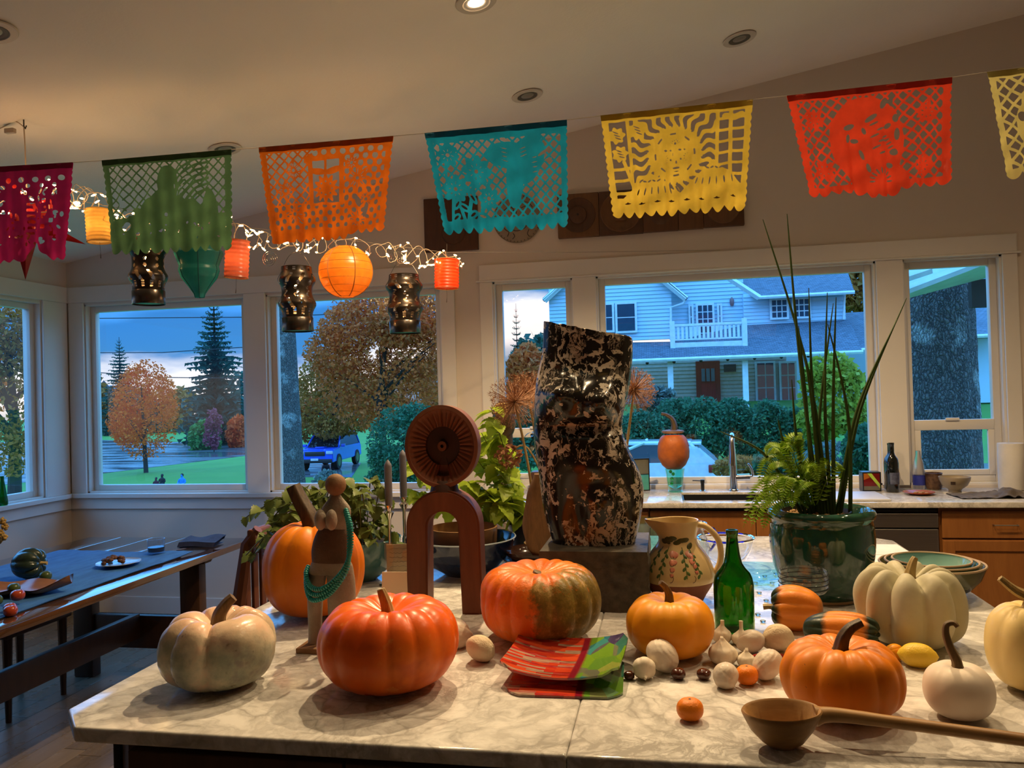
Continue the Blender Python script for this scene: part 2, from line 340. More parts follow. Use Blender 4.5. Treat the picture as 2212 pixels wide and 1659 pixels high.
# ================================================================ island, kitchen run, dining table
TOP = .914
def marble(name, c0, c1, rough, scale=1.0):
    t = NT(name); co = t.co(); w = t.noise(2.4*scale, 4, co, .6, out=1)
    vm = t.n('ShaderNodeVectorMath'); vm.operation = 'MULTIPLY_ADD'; t.l(w, vm.inputs[0]); vm.inputs[1].default_value = (.32, .32, .32); t.l(co, vm.inputs[2]); wc = vm.outputs[0]
    a = t.noise(7.5*scale, 7, wc, .66); v1 = t.math('ABSOLUTE', t.math('SUBTRACT', a, .5))
    b = t.voro(15*scale, wc, 'DISTANCE_TO_EDGE'); c = t.noise(22*scale, 6, wc, .65); v2 = t.math('ABSOLUTE', t.math('SUBTRACT', c, .5))
    f1 = t.ramp(v1, ((0, 1.0), (.04, .6), (.12, 0.0))); f2 = t.math('MULTIPLY', t.ramp(b, ((0, 1.0), (.06, .35), (.2, 0.0))), t.ramp(t.noise(7*scale, 3, co), ((.42, 0.0), (.6, 1.0)))); f3 = t.ramp(v2, ((0, .8), (.07, 0.0)))
    m = t.math('MINIMUM', t.math('ADD', t.math('ADD', t.math('MULTIPLY', f1, .62), t.math('MULTIPLY', f2, .7)), t.math('MULTIPLY', f3, t.ramp(t.noise(3*scale, 2, co), ((.45, .0), (.7, .9))))), 1.0)
    return t.done(t.bsdf(t.mix(m, c0, c1), rough, spec=.5, nrm=t.bump(t.noise(9, 3, co), .02, .002)))
M_marble = marble('white_marble', (.80, .78, .74), (.42, .40, .37), .10)
M_marble2 = marble('grey_marble', (.66, .62, .56), (.36, .33, .29), .13, 1.6)
M_cab = wood('amber_cabinet_wood', (.30, .115, .028), (.22, .078, .018), .4, 6, (2, 2, .3), .05)
M_cab2 = wood('dark_cabinet_wood', (.09, .04, .018), (.06, .026, .012), .45, 6, (2, 2, .3), .05)
M_dark = mat('shadow_gap_black', (.012, .010, .009), .6)
M_steel = mat('brushed_steel', (.36, .33, .30), .34, (.33, .30, .275), 4, metal=1, stretch=(1, 1, 40))
M_chrome = mat('satin_chrome', (.62, .62, .63), .16, (.58, .58, .6), 3, metal=1)
M_black = mat('black_composite', (.012, .012, .013), .35)
# ---- island
isl = thing('kitchen_island', 'large marble topped kitchen island crowded with pumpkins', 'island', (0, 0, 0))
IX0, IX1, IY0, IY1, SEAM, CH = -1.295, .93, 1.44, 3.65, -.193, .085
def slab(poly, z0, z1, b=.006):
    bm = bmesh.new(); vs = [bm.verts.new((x, y, z0)) for x, y in poly]; f = bm.faces.new(vs); r = bmesh.ops.extrude_face_region(bm, geom=[f])
    for e in r['geom']:
        if isinstance(e, bmesh.types.BMVert): e.co.z = z1
    bmesh.ops.recalc_face_normals(bm, faces=bm.faces[:]); bmesh.ops.bevel(bm, geom=bm.edges[:], offset=b, segments=3, affect='EDGES', profile=.5); g = G(); g.bm(bm); return g
s_ = SEAM-.0004
part(isl, 'marble_slab', slab([(IX0, IY0+CH), (IX0+CH, IY0), (s_, IY0), (s_, IY1), (IX0+CH, IY1), (IX0, IY1-CH)], .882, TOP), M_marble)
s_ = SEAM+.0004
part(isl, 'marble_slab', slab([(s_, IY0), (IX1-CH, IY0), (IX1, IY0+CH), (IX1, IY1-CH), (IX1-CH, IY1), (s_, IY1)], .882, TOP), M_marble)
part(isl, 'cabinet_body', G().prism([(-1.19, 1.56), (-1.13, 1.50), (.80, 1.50), (.86, 1.56), (.86, 3.5), (-1.19, 3.5)], .09, .8815), M_cab2, False)
part(isl, 'toe_kick', G().box(-1.1, .78, 1.57, 3.44, .001, .0895), M_dark, False)
for k in range(4):
    x0 = -1.12+k*.48; d = part(isl, 'drawer', G().box(x0+.004, x0+.476, 1.478, 1.4985, .70, .855, .003), M_cab2, False); part(d, 'pull', G().box(x0+.17, x0+.31, 1.462, 1.4778, .775, .785, .003), M_steel)
    part(isl, 'door', G().box(x0+.004, x0+.476, 1.478, 1.4985, .11, .692, .003), M_cab2, False)
part(isl, 'side_bracket', G().box(-1.215, -1.197, 1.56, 1.585, .60, .881, .004), M_black)
# ---- kitchen counter along the window wall (sink cut out)
ct = thing('kitchen_counter', 'grey marble worktop running below the kitchen windows', 'worktop', (0, 0, 0))
SX0, SX1, SY0, SY1 = .095, .86, 4.80, 5.17; KX0, KX1, KY0 = -1.20, 4.15, 4.688
for k, b in enumerate(((KX0, SX0, KY0, 5.338), (SX1, KX1, KY0, 5.338), (SX0, SX1, KY0, SY0), (SX0, SX1, SY1, 5.338))):
    part(ct, 'marble_slab', slab([(b[0], b[2]), (b[1], b[2]), (b[1], b[3]), (b[0], b[3])], .884, TOP, .0025), M_marble2)
g = G()
for b in ((SX0, SX1, SY0, SY0+.012, .70, .9), (SX0, SX1, SY1-.012, SY1, .70, .9), (SX0, SX0+.012, SY0+.012, SY1-.012, .70, .9), (SX1-.012, SX1, SY0+.012, SY1-.012, .70, .9), (SX0, SX1, SY0, SY1, .69, .70)): g.box(*b)
single('sink_basin', 'black composite sink set into the marble worktop', 'sink', g, M_black, False)
# ---- base cabinets, one thing per unit
def cab(name, label, cat, x0, x1, fronts, m=None):
    m = m or M_cab; t = thing(name, label, cat, ((x0+x1)/2, 4.74, .0)); h = (x1-x0)/2
    if fronts != 'dw':
        part(t, 'carcass', G().box(-h, h, 0, .59, .09, .68 if name == 'sink_cabinet' else .883), M_cab, False); part(t, 'toe_board', G().box(-h, h, .05, .07, .001, .089), M_dark, False)
        for a, b, z0, z1, kind in fronts:
            d = part(t, kind, G().box(-h+a, -h+b, -.019, -.0005, z0, z1, .002), m, False)
            if kind == 'door':
                g = G()
                for q in ((a+.004, a+.06, z0+.004, z1-.004), (b-.06, b-.004, z0+.004, z1-.004), (a+.06, b-.06, z1-.06, z1-.004), (a+.06, b-.06, z0+.004, z0+.06)): g.box(-h+q[0], -h+q[1], -.026, -.0188, q[2], q[3], .002)
                part(d, 'door_frame', g, m, False)
            if kind == 'drawer':
                c = (a+b)/2-h; part(d, 'pull', G().tube([(c-.06, -.020, (z0+z1)/2), (c-.06, -.042, (z0+z1)/2), (c+.06, -.042, (z0+z1)/2), (c+.06, -.020, (z0+z1)/2)], .0035, 6), M_steel)
    else:
        part(t, 'tub', G().box(-h+.004, h-.004, .0, .58, .10, .882), M_dark, False)
        part(t, 'control_strip', G().box(-h+.004, h-.004, -.012, -.0005, .855, .868), M_black, False)
        part(t, 'top_panel', G().box(-h+.004, h-.004, -.026, -.0005, .772, .85, .003), M_steel, False)
        part(t, 'door_panel', G().box(-h+.004, h-.004, -.024, -.0005, .12, .764, .004), M_steel, False)
        part(t, 'kick_plate', G().box(-h+.004, h-.004, .04, .05, .004, .098), M_dark, False)
cab('base_cabinet', 'amber wood base cabinet at the left end, behind the teapot', 'cabinet', -1.19, -.82, [(.004, .366, .11, .862, 'door')])
cab('base_cabinet', 'amber wood base cabinet hidden behind the stone torso', 'cabinet', -.82, -.10, [(.004, .358, .11, .862, 'door'), (.362, .716, .11, .862, 'door')])
cab('sink_cabinet', 'wide amber wood cabinet front below the black sink', 'cabinet', -.10, 1.10, [(.004, .598, .70, .862, 'panel'), (.602, 1.196, .70, .862, 'panel'), (.004, .598, .11, .694, 'door'), (.602, 1.196, .11, .694, 'door')])
cab('dishwasher', 'stainless dishwasher under the worktop beside the green pot', 'dishwasher', 1.105, 1.465, 'dw')
cab('base_cabinet', 'red-brown drawer cabinet right of the dishwasher', 'cabinet', 1.47, 2.12, [(.012, .638, .715, .862, 'drawer'), (.012, .638, .11, .705, 'door')])
cab('base_cabinet', 'red-brown base cabinet at the right picture edge', 'cabinet', 2.12, 2.80, [(.012, .668, .715, .862, 'drawer'), (.012, .668, .11, .705, 'door')])
# ---- dining table
M_tab = wood('walnut_table_wood', (.085, .038, .018), (.05, .022, .011), .07, 5, (3, .35, 1), .0, coat=1.0)
M_tableg = wood('dark_walnut', (.06, .026, .012), (.035, .015, .008), .4, 6, (2, 2, .4), .05)
tb = thing('dining_table', 'long dark walnut trestle table by the corner windows', 'table', (-3.0, 3.0, 0))
for k in range(5):
    x0 = -.555+k*.222; part(tb, 'top_board', G().box(x0+.0004, x0+.2216, -2.0, 1.40, .716, .75, .0025), M_tab)
for y in (1.10, -1.4):
    for x in (.345, -.345): part(tb, 'leg', G().box(x-.062, x+.062, y-.035, y+.035, .001, .66, .006), M_tableg)
    part(tb, 'top_bearer', G().prism([(-.47, .715), (.47, .715), (.44, .665), (-.44, .665)], -(y-.035), -(y+.035), XZ), M_tableg, False)
    part(tb, 'cross_board', G().box(-.282, .282, y-.02, y+.02, .175, .362, .005), M_tableg)
part(tb, 'stretcher', G().box(-.02, .02, -1.38, 1.08, .236, .375, .005), M_tableg)
def runner():
    def q(u, w):
        x = lerp(-.40, .44, u); y = lerp(-1.2, .96, w)+.02*math.sin(9*u); z = .7545+.0022*math.sin(23*u+3*math.sin(5*w))*math.sin(17*w+2*u)+.0018*max(0, math.sin(40*w+6*u))+.001*math.sin(70*u)
        return (x, y, z)
    return G().surf(q, 60, 110)
g = runner(); g2 = runner(); o = len(g.v); g.v += [(x, y, z-.003) for x, y, z in g2.v]
g.f += [tuple(i+o for i in reversed(f)) for f in g2.f]; g.m += [0]*len(g2.f)
single('table_runner', 'crinkled blue cloth runner lying along the dark table', 'table runner', g, mat('blue_linen', (.030, .13, .34), .8, (.02, .09, .26), 30, bump=.5, bs=220, stretch=(1, .3, 1)), loc=(-3.0, 3.0, 0))
# ---- low stool pushed under the table from the window side, counter stool by the island
t = thing('low_stool', 'dark low stool pushed under the far side of the table', 'stool', (-3.40, 3.63, 0))
part(t, 'seat', G().box(-.17, .17, -.22, .22, .42, .455, .008), M_tableg)
for x in (-.135, .135):
    for y in (-.185, .185): part(t, 'leg', G().tube([(x, y, .001), (x, y, .42)], [.014, .024], 8), M_tableg)
M_chair = wood('red_brown_chair_wood', (.16, .055, .026), (.10, .034, .016), .4, 6, (2, 2, .3), .05)
t = thing('counter_stool', 'red-brown slatted counter stool behind the tall pumpkin', 'stool', (-1.56, 3.12, 0))
part(t, 'seat', G().box(-.20, .20, -.2, .2, .63, .66, .008), M_chair)
for y in (-.18, .18):
    part(t, 'back_post', G().tube([(-.16, y, .66), (-.10, y, 1.0), (-.05, y, 1.06)], [.03, .024, .02], 8), M_chair)
    part(t, 'leg', G().tube([(-.17, y, .001), (-.16, y, .64)], .022, 8), M_chair); part(t, 'leg', G().tube([(.17, y, .001), (.16, y, .64)], .022, 8), M_chair)
part(t, 'back_rail', G().box(-.09, -.05, -.2, .2, .99, 1.06, .008), M_chair)
for k in range(5): y = -.13+k*.065; part(t, 'slat', G().box(-.14, -.125, y-.02, y+.02, .67, 1.0, .004), M_chair, M=T(0, 0, 0))
# ================================================================ pumpkins, squashes, fruit and shells on the island
def gourd_geo(a, h, ribs=10, depth=.08, dt=.22, db=.10, full=.78, seed=1, bumps=0, lean=0, warp=.12, sharp=.5, wtop=.36, nu=None, nv=44, ax=1.0, egg=0, fine=0):
    rnd = random.Random(seed); ph = [rnd.uniform(0, 6.28) for _ in range(4)]; amp = [rnd.uniform(.75, 1.25) for _ in range(ribs)]
    nu = nu or max(72, ribs*10); off = Vector((seed*7.3, 1.7, 3.1))
    def q(u, w):
        th = 2*PI*u; p = PI*(1-w); s = max(math.sin(p), 0); c = math.cos(p); rho = s**full
        tw = th+warp*math.sin(th+ph[0])+warp*.6*math.sin(2*th+ph[1])
        L = abs(math.sin(ribs*tw/2))**sharp; k = int((ribs*tw/(2*PI)) % ribs) % ribs
        dd = depth*amp[k]*(.3+.7*s)
        r = a*rho*(1-dd*(1-L))*(1+.02*math.sin(2*th+ph[2]))*(1+egg*c)
        z = h*.5*(1+math.copysign(abs(c)**.92, c))
        e = math.exp(-(rho/wtop)**2); z -= h*dt*e if c > 0 else 0
        if c <= 0: z += h*db*math.exp(-(rho/.4)**2)
        else: z -= h*depth*.75*(1-L)*(1-e)*min(1, (1-rho)*3+.25)
        x, y = r*math.cos(th)*ax, r*math.sin(th)
        if bumps:
            n = MN.noise(Vector((x/a*2.2, y/a*2.2, z/h*2.4))+off)*bumps; x *= 1+n; y *= 1+n; z *= 1+n*.25
        if fine:
            n = MN.noise(Vector((x/a*9, y/a*9, z/h*9))+off)*fine; x *= 1+n; y *= 1+n
        return (x+lean*z, y, z)
    return G().surf(q, nu, nv, True)
def skin(name, stops, rough=.42, sc_=5, detail=5, bump=.1, bs=30, extra=None, coat=0, rib=None, spec=.35):
    t = NT(name); co = t.co(); f = t.noise(sc_, detail, co, .6); col = t.ramp(f, stops)
    if extra: col = extra(t, co, col)
    h = t.math('ADD', t.noise(bs, 4, co), t.math('MULTIPLY', t.noise(bs*4, 2, co), .3))
    return t.done(t.bsdf(col, t.ramp(t.noise(11, 3, co), ((.3, max(.05, rough-.1)), (.7, rough+.08))), spec=spec, nrm=t.bump(h, bump, .004), coat=coat))
def speck(thr0, thr1, c, scale, amt=1.0, detail=4):
    def e(t, co, col): return t.mix(t.ramp(t.noise(scale, detail, co, .65), ((thr0, 0.0), (thr1, amt))), col, c)
    return e
def chain(*es):
    def e(t, co, col):
        for q in es: col = q(t, co, col)
        return col
    return e
def zfade(c, z0, z1, amt, axis=2):
    def e(t, co, col):
        s = t.n('ShaderNodeSeparateXYZ'); t.l(co, s.inputs[0]); v = t.math('ADD', s.outputs[axis], t.math('MULTIPLY', t.math('SUBTRACT', t.noise(6, 4, co), .5), .12)); lo, hi = sorted((z0, z1))
        m = t.n('ShaderNodeMapRange'); m.inputs[1].default_value = z0; m.inputs[2].default_value = z1; m.inputs[3].default_value = 0; m.inputs[4].default_value = amt; t.l(v, m.inputs[0]); return t.mix(m.outputs[0], col, c)
    return e
M_stem_tan = wood('dry_tan_stem', (.46, .33, .13), (.26, .17, .06), .6, 14, (6, 6, .6), .4)
M_stem_br = wood('brown_stem', (.20, .12, .045), (.09, .055, .02), .6, 14, (6, 6, .6), .4)
M_stem_dk = wood('dark_stem', (.10, .06, .028), (.04, .024, .012), .5, 14, (6, 6, .6), .4)
def pumpkin(label, x, y, g, m, stem=None, ms=None, rz=0, name='pumpkin', cat='pumpkin', z=TOP, tilt=None, slabel=None):
    t = thing(name, label, cat, M=T(x, y, z, 0, 0, rz) @ (tilt or Matrix()))
    part(t, 'pumpkin_body' if name == 'pumpkin' else name+'_body', g, m, ang=75)
    if stem:
        P, R, rg = stem; part(t, 'stem', G().tube(bez(P, 5), [R[0]+(R[1]-R[0])*(k/(5*(len(P)-1)))**.6 for k in range(5*(len(P)-1)+1)], 20, ridge=rg, nr=5), ms or M_stem_br, ang=80, label=slabel)
    return t
# pale, lumpy one at the left corner
pm = skin('pale_pumpkin_skin', ((.34, (.80, .56, .40)), (.44, (.66, .58, .42)), (.54, (.44, .44, .32)), (.64, (.30, .32, .25))), .30, 9, 6, .2, 26,
          chain(speck(.56, .66, (.24, .20, .19), 11, .65), zfade((.92, .50, .32), .10, .19, .75), speck(.64, .70, (.12, .09, .06), 26, .7), speck(.0, .01, (.5, .5, .5), 3, .0)))
pumpkin('pale pink and grey lumpy pumpkin at the left corner of the island', -1.039, 1.70, gourd_geo(.132, .176, 8, .17, .26, .08, .64, 6, .05, warp=.4, sharp=.36, fine=.016), pm,
        ([(.0, 0, .125), (.004, -.002, .16), (.020, -.004, .185), (.036, -.006, .20)], (.019, .011), .12), M_stem_br, .55)
# big red-orange one in front
M_redp = skin('red_orange_pumpkin_skin', ((.3, (.76, .085, .008)), (.5, (.84, .13, .010)), (.72, (.80, .19, .014))), .34, 4, 5, .12, 30,
              chain(speck(.56, .72, (.34, .028, .006), 5, .7), speck(.62, .68, (.9, .42, .12), 22, .25)))
pumpkin('large red-orange pumpkin with straw stem in front of the figurine', -.632, 1.735, gourd_geo(.157, .205, 14, .035, .20, .06, .66, 9, .02, sharp=.8, wtop=.42, fine=.004), M_redp,
        ([(0, 0, .15), (-.004, 0, .18), (-.012, -.004, .21), (-.016, -.004, .222)], (.017, .008), .2), M_stem_tan, .2)
# orange pumpkin with green blotches
def blotches(t, co, col):
    s = t.n('ShaderNodeSeparateXYZ'); t.l(co, s.inputs[0])
    n = t.noise(9, 6, co, .7); v = t.math('ADD', t.math('MULTIPLY', s.outputs[0], 5.5), t.math('MULTIPLY', t.math('SUBTRACT', n, .5), 2.3))
    v = t.math('ADD', v, t.math('MULTIPLY', s.outputs[1], -2.0))
    k = t.ramp(v, ((.30, 0.0), (.55, .92))); g = t.ramp(t.noise(17, 6, co, .7), ((.3, (.07, .075, .018)), (.5, (.17, .145, .03)), (.68, (.42, .27, .07)))); col = t.mix(k, col, g)
    return t.mix(t.ramp(t.noise(34, 5, co, .75), ((.57, 0.0), (.66, .5))), col, (.62, .40, .16))
M_blot = skin('orange_green_pumpkin_skin', ((.3, (.80, .13, .012)), (.55, (.84, .20, .018)), (.75, (.72, .10, .010))), .38, 5, 5, .35, 40, blotches)
pumpkin('orange pumpkin with green blotched right side, no stem, before the granite block', -.341, 2.115, gourd_geo(.168, .212, 16, .05, .18, .07, .66, 21, .03, sharp=.7, wtop=.5, fine=.006), M_blot,
        ([(0, 0, .155), (0, 0, .170), (.002, 0, .176)], (.024, .018), .06), M_stem_br, .0, slabel='sunken brown stem scar')
# yellow-orange one beside the bottle
M_yel = skin('yellow_orange_pumpkin_skin', ((.3, (.86, .37, .012)), (.5, (.82, .30, .008)), (.72, (.72, .33, .014))), .42, 5, 4, .06, 30, chain(speck(.5, .68, (.70, .27, .02), 4, .6), speck(.70, .72, (.35, .16, .03), 40, .6)))
pumpkin('smooth yellow-orange pumpkin left of the green bottle', 0, 2.015, gourd_geo(.111, .150, 10, .03, .14, .06, .68, 33, .02, sharp=.9, wtop=.35), M_yel,
        ([(0, 0, .126), (0, 0, .15), (-.010, 0, .17), (-.024, 0, .182)], (.013, .006), .12), M_stem_br, .5)
# orange one at the front right
M_or = skin('orange_pumpkin_skin', ((.3, (.86, .27, .008)), (.5, (.80, .22, .006)), (.72, (.70, .17, .006))), .42, 4, 4, .08, 24, chain(speck(.52, .7, (.58, .20, .02), 6, .7), speck(.69, .71, (.25, .08, .02), 44, .7)))
pumpkin('orange ribbed pumpkin with dark stem behind the wooden ladle', .335, 1.69, gourd_geo(.117, .150, 11, .06, .17, .06, .68, 41, .045, sharp=.65, wtop=.34), M_or,
        ([(0, 0, .125), (.006, 0, .150), (.020, 0, .170), (.042, 0, .182)], (.016, .0085), .14), M_stem_dk, .1)
# big ribbed grey-white one
M_wht = skin('grey_white_pumpkin_skin', ((.3, (.58, .54, .38)), (.5, (.50, .46, .31)), (.72, (.42, .38, .24))), .5, 6, 5, .12, 26, chain(speck(.58, .72, (.50, .38, .18), 5, .4)), .05)
pumpkin('big deeply ribbed grey-white pumpkin before the green bowls', .598, 2.165, gourd_geo(.132, .206, 10, .27, .24, .07, .58, 52, .05, warp=.10, sharp=.55, wtop=.4), M_wht,
        ([(0, 0, .150), (.004, 0, .18), (.012, .0, .205), (.018, 0, .216)], (.017, .006), .18), M_stem_tan, .25)
# small white with long curled stem
M_ws = skin('white_pumpkin_skin', ((.3, (.80, .70, .58)), (.6, (.76, .64, .52)), (.75, (.70, .56, .44))), .5, 5, 3, .03, 30, None, .04)
pumpkin('small smooth white pumpkin with a long hooked stem', .553, 1.70, gourd_geo(.0655, .106, 8, .012, .10, .05, .76, 61, .01, sharp=1, wtop=.3), M_ws,
        ([(0, 0, .096), (-.002, 0, .11), (-.012, .002, .135), (-.018, .004, .16), (-.016, .004, .178), (-.004, .004, .182), (.002, .0, .176)], (.0115, .0042), .1), M_stem_br, -.1)
# pale yellow one cut by the right edge
M_py = skin('pale_yellow_pumpkin_skin', ((.3, (.80, .63, .27)), (.55, (.76, .56, .22)), (.75, (.70, .48, .18))), .42, 4, 4, .05, 26, None, .1)
pumpkin('pale yellow pumpkin cut off by the right picture edge', .755, 1.865, gourd_geo(.092, .186, 9, .03, .10, .05, .72, 71, .02, sharp=.8, wtop=.3), M_py,
        ([(0, 0, .175), (-.004, 0, .195), (-.03, .002, .21), (-.058, .004, .235)], (.016, .006), .25), M_stem_tan, 0)
# tall orange one behind the figurine
M_tall = skin('deep_orange_pumpkin_skin', ((.3, (.80, .23, .007)), (.5, (.72, .17, .006)), (.75, (.62, .13, .007))), .42, 5, 4, .1, 28, speck(.55, .7, (.55, .16, .02), 4, .6))
pumpkin('tall orange pumpkin with thick ridged stem behind the figurine', -1.062, 2.27, gourd_geo(.150, .292, 12, .035, .10, .06, .74, 83, .02, sharp=.75, wtop=.3), M_tall,
        ([(0, 0, .265), (-.012, 0, .30), (-.04, 0, .35), (-.062, 0, .395)], (.030, .021), .12), M_stem_dk, 0)
# acorn squashes lying on their sides
def acorn_mat(name, frac, side):
    def e(t, co, col):
        s = t.n('ShaderNodeSeparateXYZ'); t.l(co, s.inputs[0]); n = t.math('MULTIPLY', t.math('SUBTRACT', t.noise(16, 5, co), .5), .04)
        d = t.math('ABSOLUTE', t.math('SUBTRACT', s.outputs[2], frac[3])); v = t.math('ADD', t.math('ADD', d, n), t.math('MULTIPLY', s.outputs[0 if side == 'x' else 1], frac[2]))
        return t.mix(t.ramp(v, ((frac[0], 1.0), (frac[1], 0.0))), col, t.ramp(t.noise(20, 4, co), ((.3, (.82, .27, .025)), (.7, (.72, .20, .02)))))
    return skin(name, ((.3, (.014, .028, .016)), (.6, (.022, .04, .02)), (.75, (.05, .06, .02))), .45, 8, 4, .2, 50, e, .05)
LAY = lambda r, rz: T(0, 0, r, 0, PI/2, rz)
def lying(label, x, y, a, h, m, rz, seed, stem=True, z=TOP, name='acorn_squash', roll=0, dep=.13):
    g = gourd_geo(a, h, 8, dep, .12, .02, .9, seed, .02, warp=.04, sharp=.6, wtop=.35, egg=.12)
    Mx = T(0, 0, a*.97, 0, PI/2, 0) @ T(0, 0, -h/2, 0, 0, roll)
    t = thing(name, label, 'squash', M=T(x, y, z, 0, 0, rz) @ Mx); part(t, name+'_body', g, m, ang=75)
    if stem: part(t, 'stem', G().tube([(0, 0, h*.86), (0, 0, h*.98), (.002, 0, h*1.08)], [.009, .007, .008], 12, ridge=.15), M_stem_tan)
    return t
M_ac1 = acorn_mat('orange_acorn_skin', (.045, .06, .0, .062), 'x'); M_ac2 = acorn_mat('green_acorn_skin', (.034, .046, .12, .105), 'x')
lying('ridged orange acorn squash with green ends beside the bottle', .335, 2.255, .060, .145, M_ac1, PI-.15, 3, roll=.5)
lying('dark green acorn squash with orange patches behind the orange pumpkin', .415, 2.07, .052, .190, M_ac2, -.32, 8, False, roll=1.1)
lying('small yellow gourd peeking out behind the green acorn squash', .520, 2.025, .020, .045, M_yel, .4, 9, False, name='gourd', dep=.05)
def lemon():
    g = G()
    def q(u, w):
        th = 2*PI*u; t = w*2-1; r = .0275*math.sqrt(max(0, 1-abs(t)**2.3))*(1+.01*math.sin(5*th)); tip = .006*math.exp(-((1-abs(t))/.08)**2); return (.038*t+math.copysign(tip, t), r*math.cos(th)+0, r*math.sin(th)+.0275)
    g.surf(q, 32, 28, True); return g
single('lemon', 'yellow lemon lying before the grey-white ribbed pumpkin', 'lemon', lemon(), skin('lemon_skin', ((.3, (.80, .56, .05)), (.7, (.72, .46, .035))), .4, 6, 3, .35, 120), loc=(.561, 1.985, TOP), rz=-.25, ang=80)
M_mand = skin('mandarin_skin', ((.3, (.88, .25, .012)), (.7, (.82, .20, .01))), .38, 6, 3, .4, 130)
def mandarin(label, x, y, r, h):
    t = thing('mandarin', label, 'mandarin', (x, y, TOP), 0, 'mandarins on the island'); part(t, 'peel', gourd_geo(r, h, 9, .015, .05, .04, .8, 2, 0, wtop=.25, nv=24), M_mand, ang=80)
    part(t, 'stem_button', G().ball(.003, .003, .0015, (0, 0, h*.955), 8, 5), M_stem_dk)
mandarin('mandarin touching the white shells', .164, 1.832, .0245, .042); mandarin('mandarin lying alone before the ladle bowl', .034, 1.624, .0265, .043)
# conkers
M_conk = skin('chestnut_skin', ((.3, (.085, .022, .010)), (.6, (.055, .013, .007)), (.75, (.12, .035, .015))), .16, 6, 3, .02, 30, None, .5)
for (x, y, r, lb, rz) in ((-.095, 1.833, .0125, 'shiny chestnut beside the glass plate', 0), (.015, 1.846, .0168, 'shiny chestnut nearer to the heart shaped garlic', .4), (.072, 1.852, .0160, 'shiny chestnut nearer to the striped shell', 1.2)):
    single('chestnut', lb, 'chestnut', gourd_geo(r, r*1.55, 3, .05, .03, .05, .85, int(rz*10)+3, .10, nu=28, nv=16), M_conk, group='loose chestnuts', loc=(x, y, TOP), rz=rz, ang=80)
# garlic bulbs and moon snail shells
M_gar = skin('garlic_skin', ((.3, (.76, .68, .54)), (.55, (.72, .62, .48)), (.75, (.62, .50, .37))), .5, 9, 4, .15, 40, None, .05)
M_shell = skin('pale_shell', ((.3, (.72, .64, .53)), (.5, (.66, .57, .46)), (.75, (.55, .44, .33))), .42, 8, 5, .2, 50, None, .1)
M_brain = skin('bleached_coral', ((.3, (.72, .60, .42)), (.6, (.62, .49, .32)), (.75, (.50, .38, .23))), .7, 12, 5, .6, 60, None, 0)
def garlic(label, x, y, r, h, rz=0, stalk=0, tilt=None):
    t = thing('garlic_bulb', label, 'garlic', M=T(x, y, TOP, 0, 0, rz) @ (tilt or Matrix()), group='garlic bulbs'); g = G()
    def q(u, w):
        th = 2*PI*u; p = PI*(1-w); s = max(math.sin(p), 0); c = math.cos(p); L = abs(math.sin(3*th+.4*math.sin(th)))**.5
        rr = r*s**.75*(1-.10*(1-L)*s); z = h*.5*(1+c)
        if w > .78: k = (w-.78)/.22; z += h*.35*k*k; rr = max(rr, r*.16*(1-.3*k))
        return (rr*math.cos(th), rr*math.sin(th), z)
    g.surf(q, 48, 30, True); part(t, 'cloves', g, M_gar, ang=80)
    part(t, 'neck', G().tube(bez([(0, 0, h*1.15), (.002, 0, h*1.3), (.001+stalk*.1, 0, h*1.35+stalk)], 4), [.0055]*4+[.0045]*4+[.005], 10, ridge=.15), M_gar)
    part(t, 'root_plate', G().lathe([(.0001, .0006), (r*.28, .0004), (r*.34, .002)], 16), M_stem_tan)
def shell(label, x, y, r, h, rz=0, tl=0, m=None, name='sea_shell'):
    """globular moon snail shell: swollen last whorl, low coiled spire, flared mouth"""
    def q(u, w):
        th = 2*PI*u; p = PI*w; s, c = math.sin(p), math.cos(p); k = 1+.10*(th/(2*PI))-.05
        rr = r*s*k; z = h*.5*(1+c*(1.0 if c < 0 else 1.12))
        if w < .42:      # spire: shallow spiral suture
            sp = (w*9-th/(2*PI)) % 1; rr *= 1-.035*math.exp(-((sp-.5)/.10)**2)*min(1, w*8); z -= h*.008*math.exp(-((sp-.5)/.13)**2)
        fl = math.exp(-((th-6.0)/.28)**2)*s; n = MN.noise(Vector((x*50+math.cos(th)*2, y*50+math.sin(th)*2, c*2)))*.05
        return (rr*math.cos(th)*(1+.10*fl+n), rr*math.sin(th)*(1+.10*fl+n), max(z, 0))
    g = G().surf(q, 48, 40, True); g.v = [tuple((Matrix.Rotation(.75, 4, 'X') @ Matrix.Rotation(.3, 4, 'Y')) @ Vector(v)) for v in g.v]
    zs = min(v[2] for v in g.v); cx, cy = (sum(v[i] for v in g.v)/len(g.v) for i in (0, 1)); g.v = [(a-cx, b-cy, c-zs) for a, b, c in g.v]
    return single(name, label, 'shell', g, m or M_shell, group='sea shells on the island', loc=(x, y, TOP), rz=rz, ang=80)
shell('moon shell half hidden behind the big red-orange pumpkin', -.552, 2.02, .042, .056, .4)
shell('crinkled tan shell lying alone left of the glass plate', -.461, 1.912, .038, .056, 2.2, m=M_brain)
shell('large pale shell leaning before the yellow-orange pumpkin', -.020, 1.892, .041, .062, 1.1)
garlic('heart shaped garlic beside the large pale shell', -.061, 1.838, .027, .040, 0, 0, T(0, 0, .024, .0, 0, 0) @ Matrix.Rotation(1.9, 4, 'X') @ T(0, 0, -.022))
garlic('pointed garlic bulb at the back against the yellow-orange pumpkin', .131, 2.118, .0245, .038, .5, .008)
garlic('garlic bulb with upright stalk before the bottle', .178, 2.108, .025, .032, 1.5, .018)
garlic('bumpy garlic bulb at the left front of the heap', .122, 1.962, .035, .046, 2.3)
garlic('small garlic bulb in the middle of the heap', .174, 1.946, .022, .030, .8)
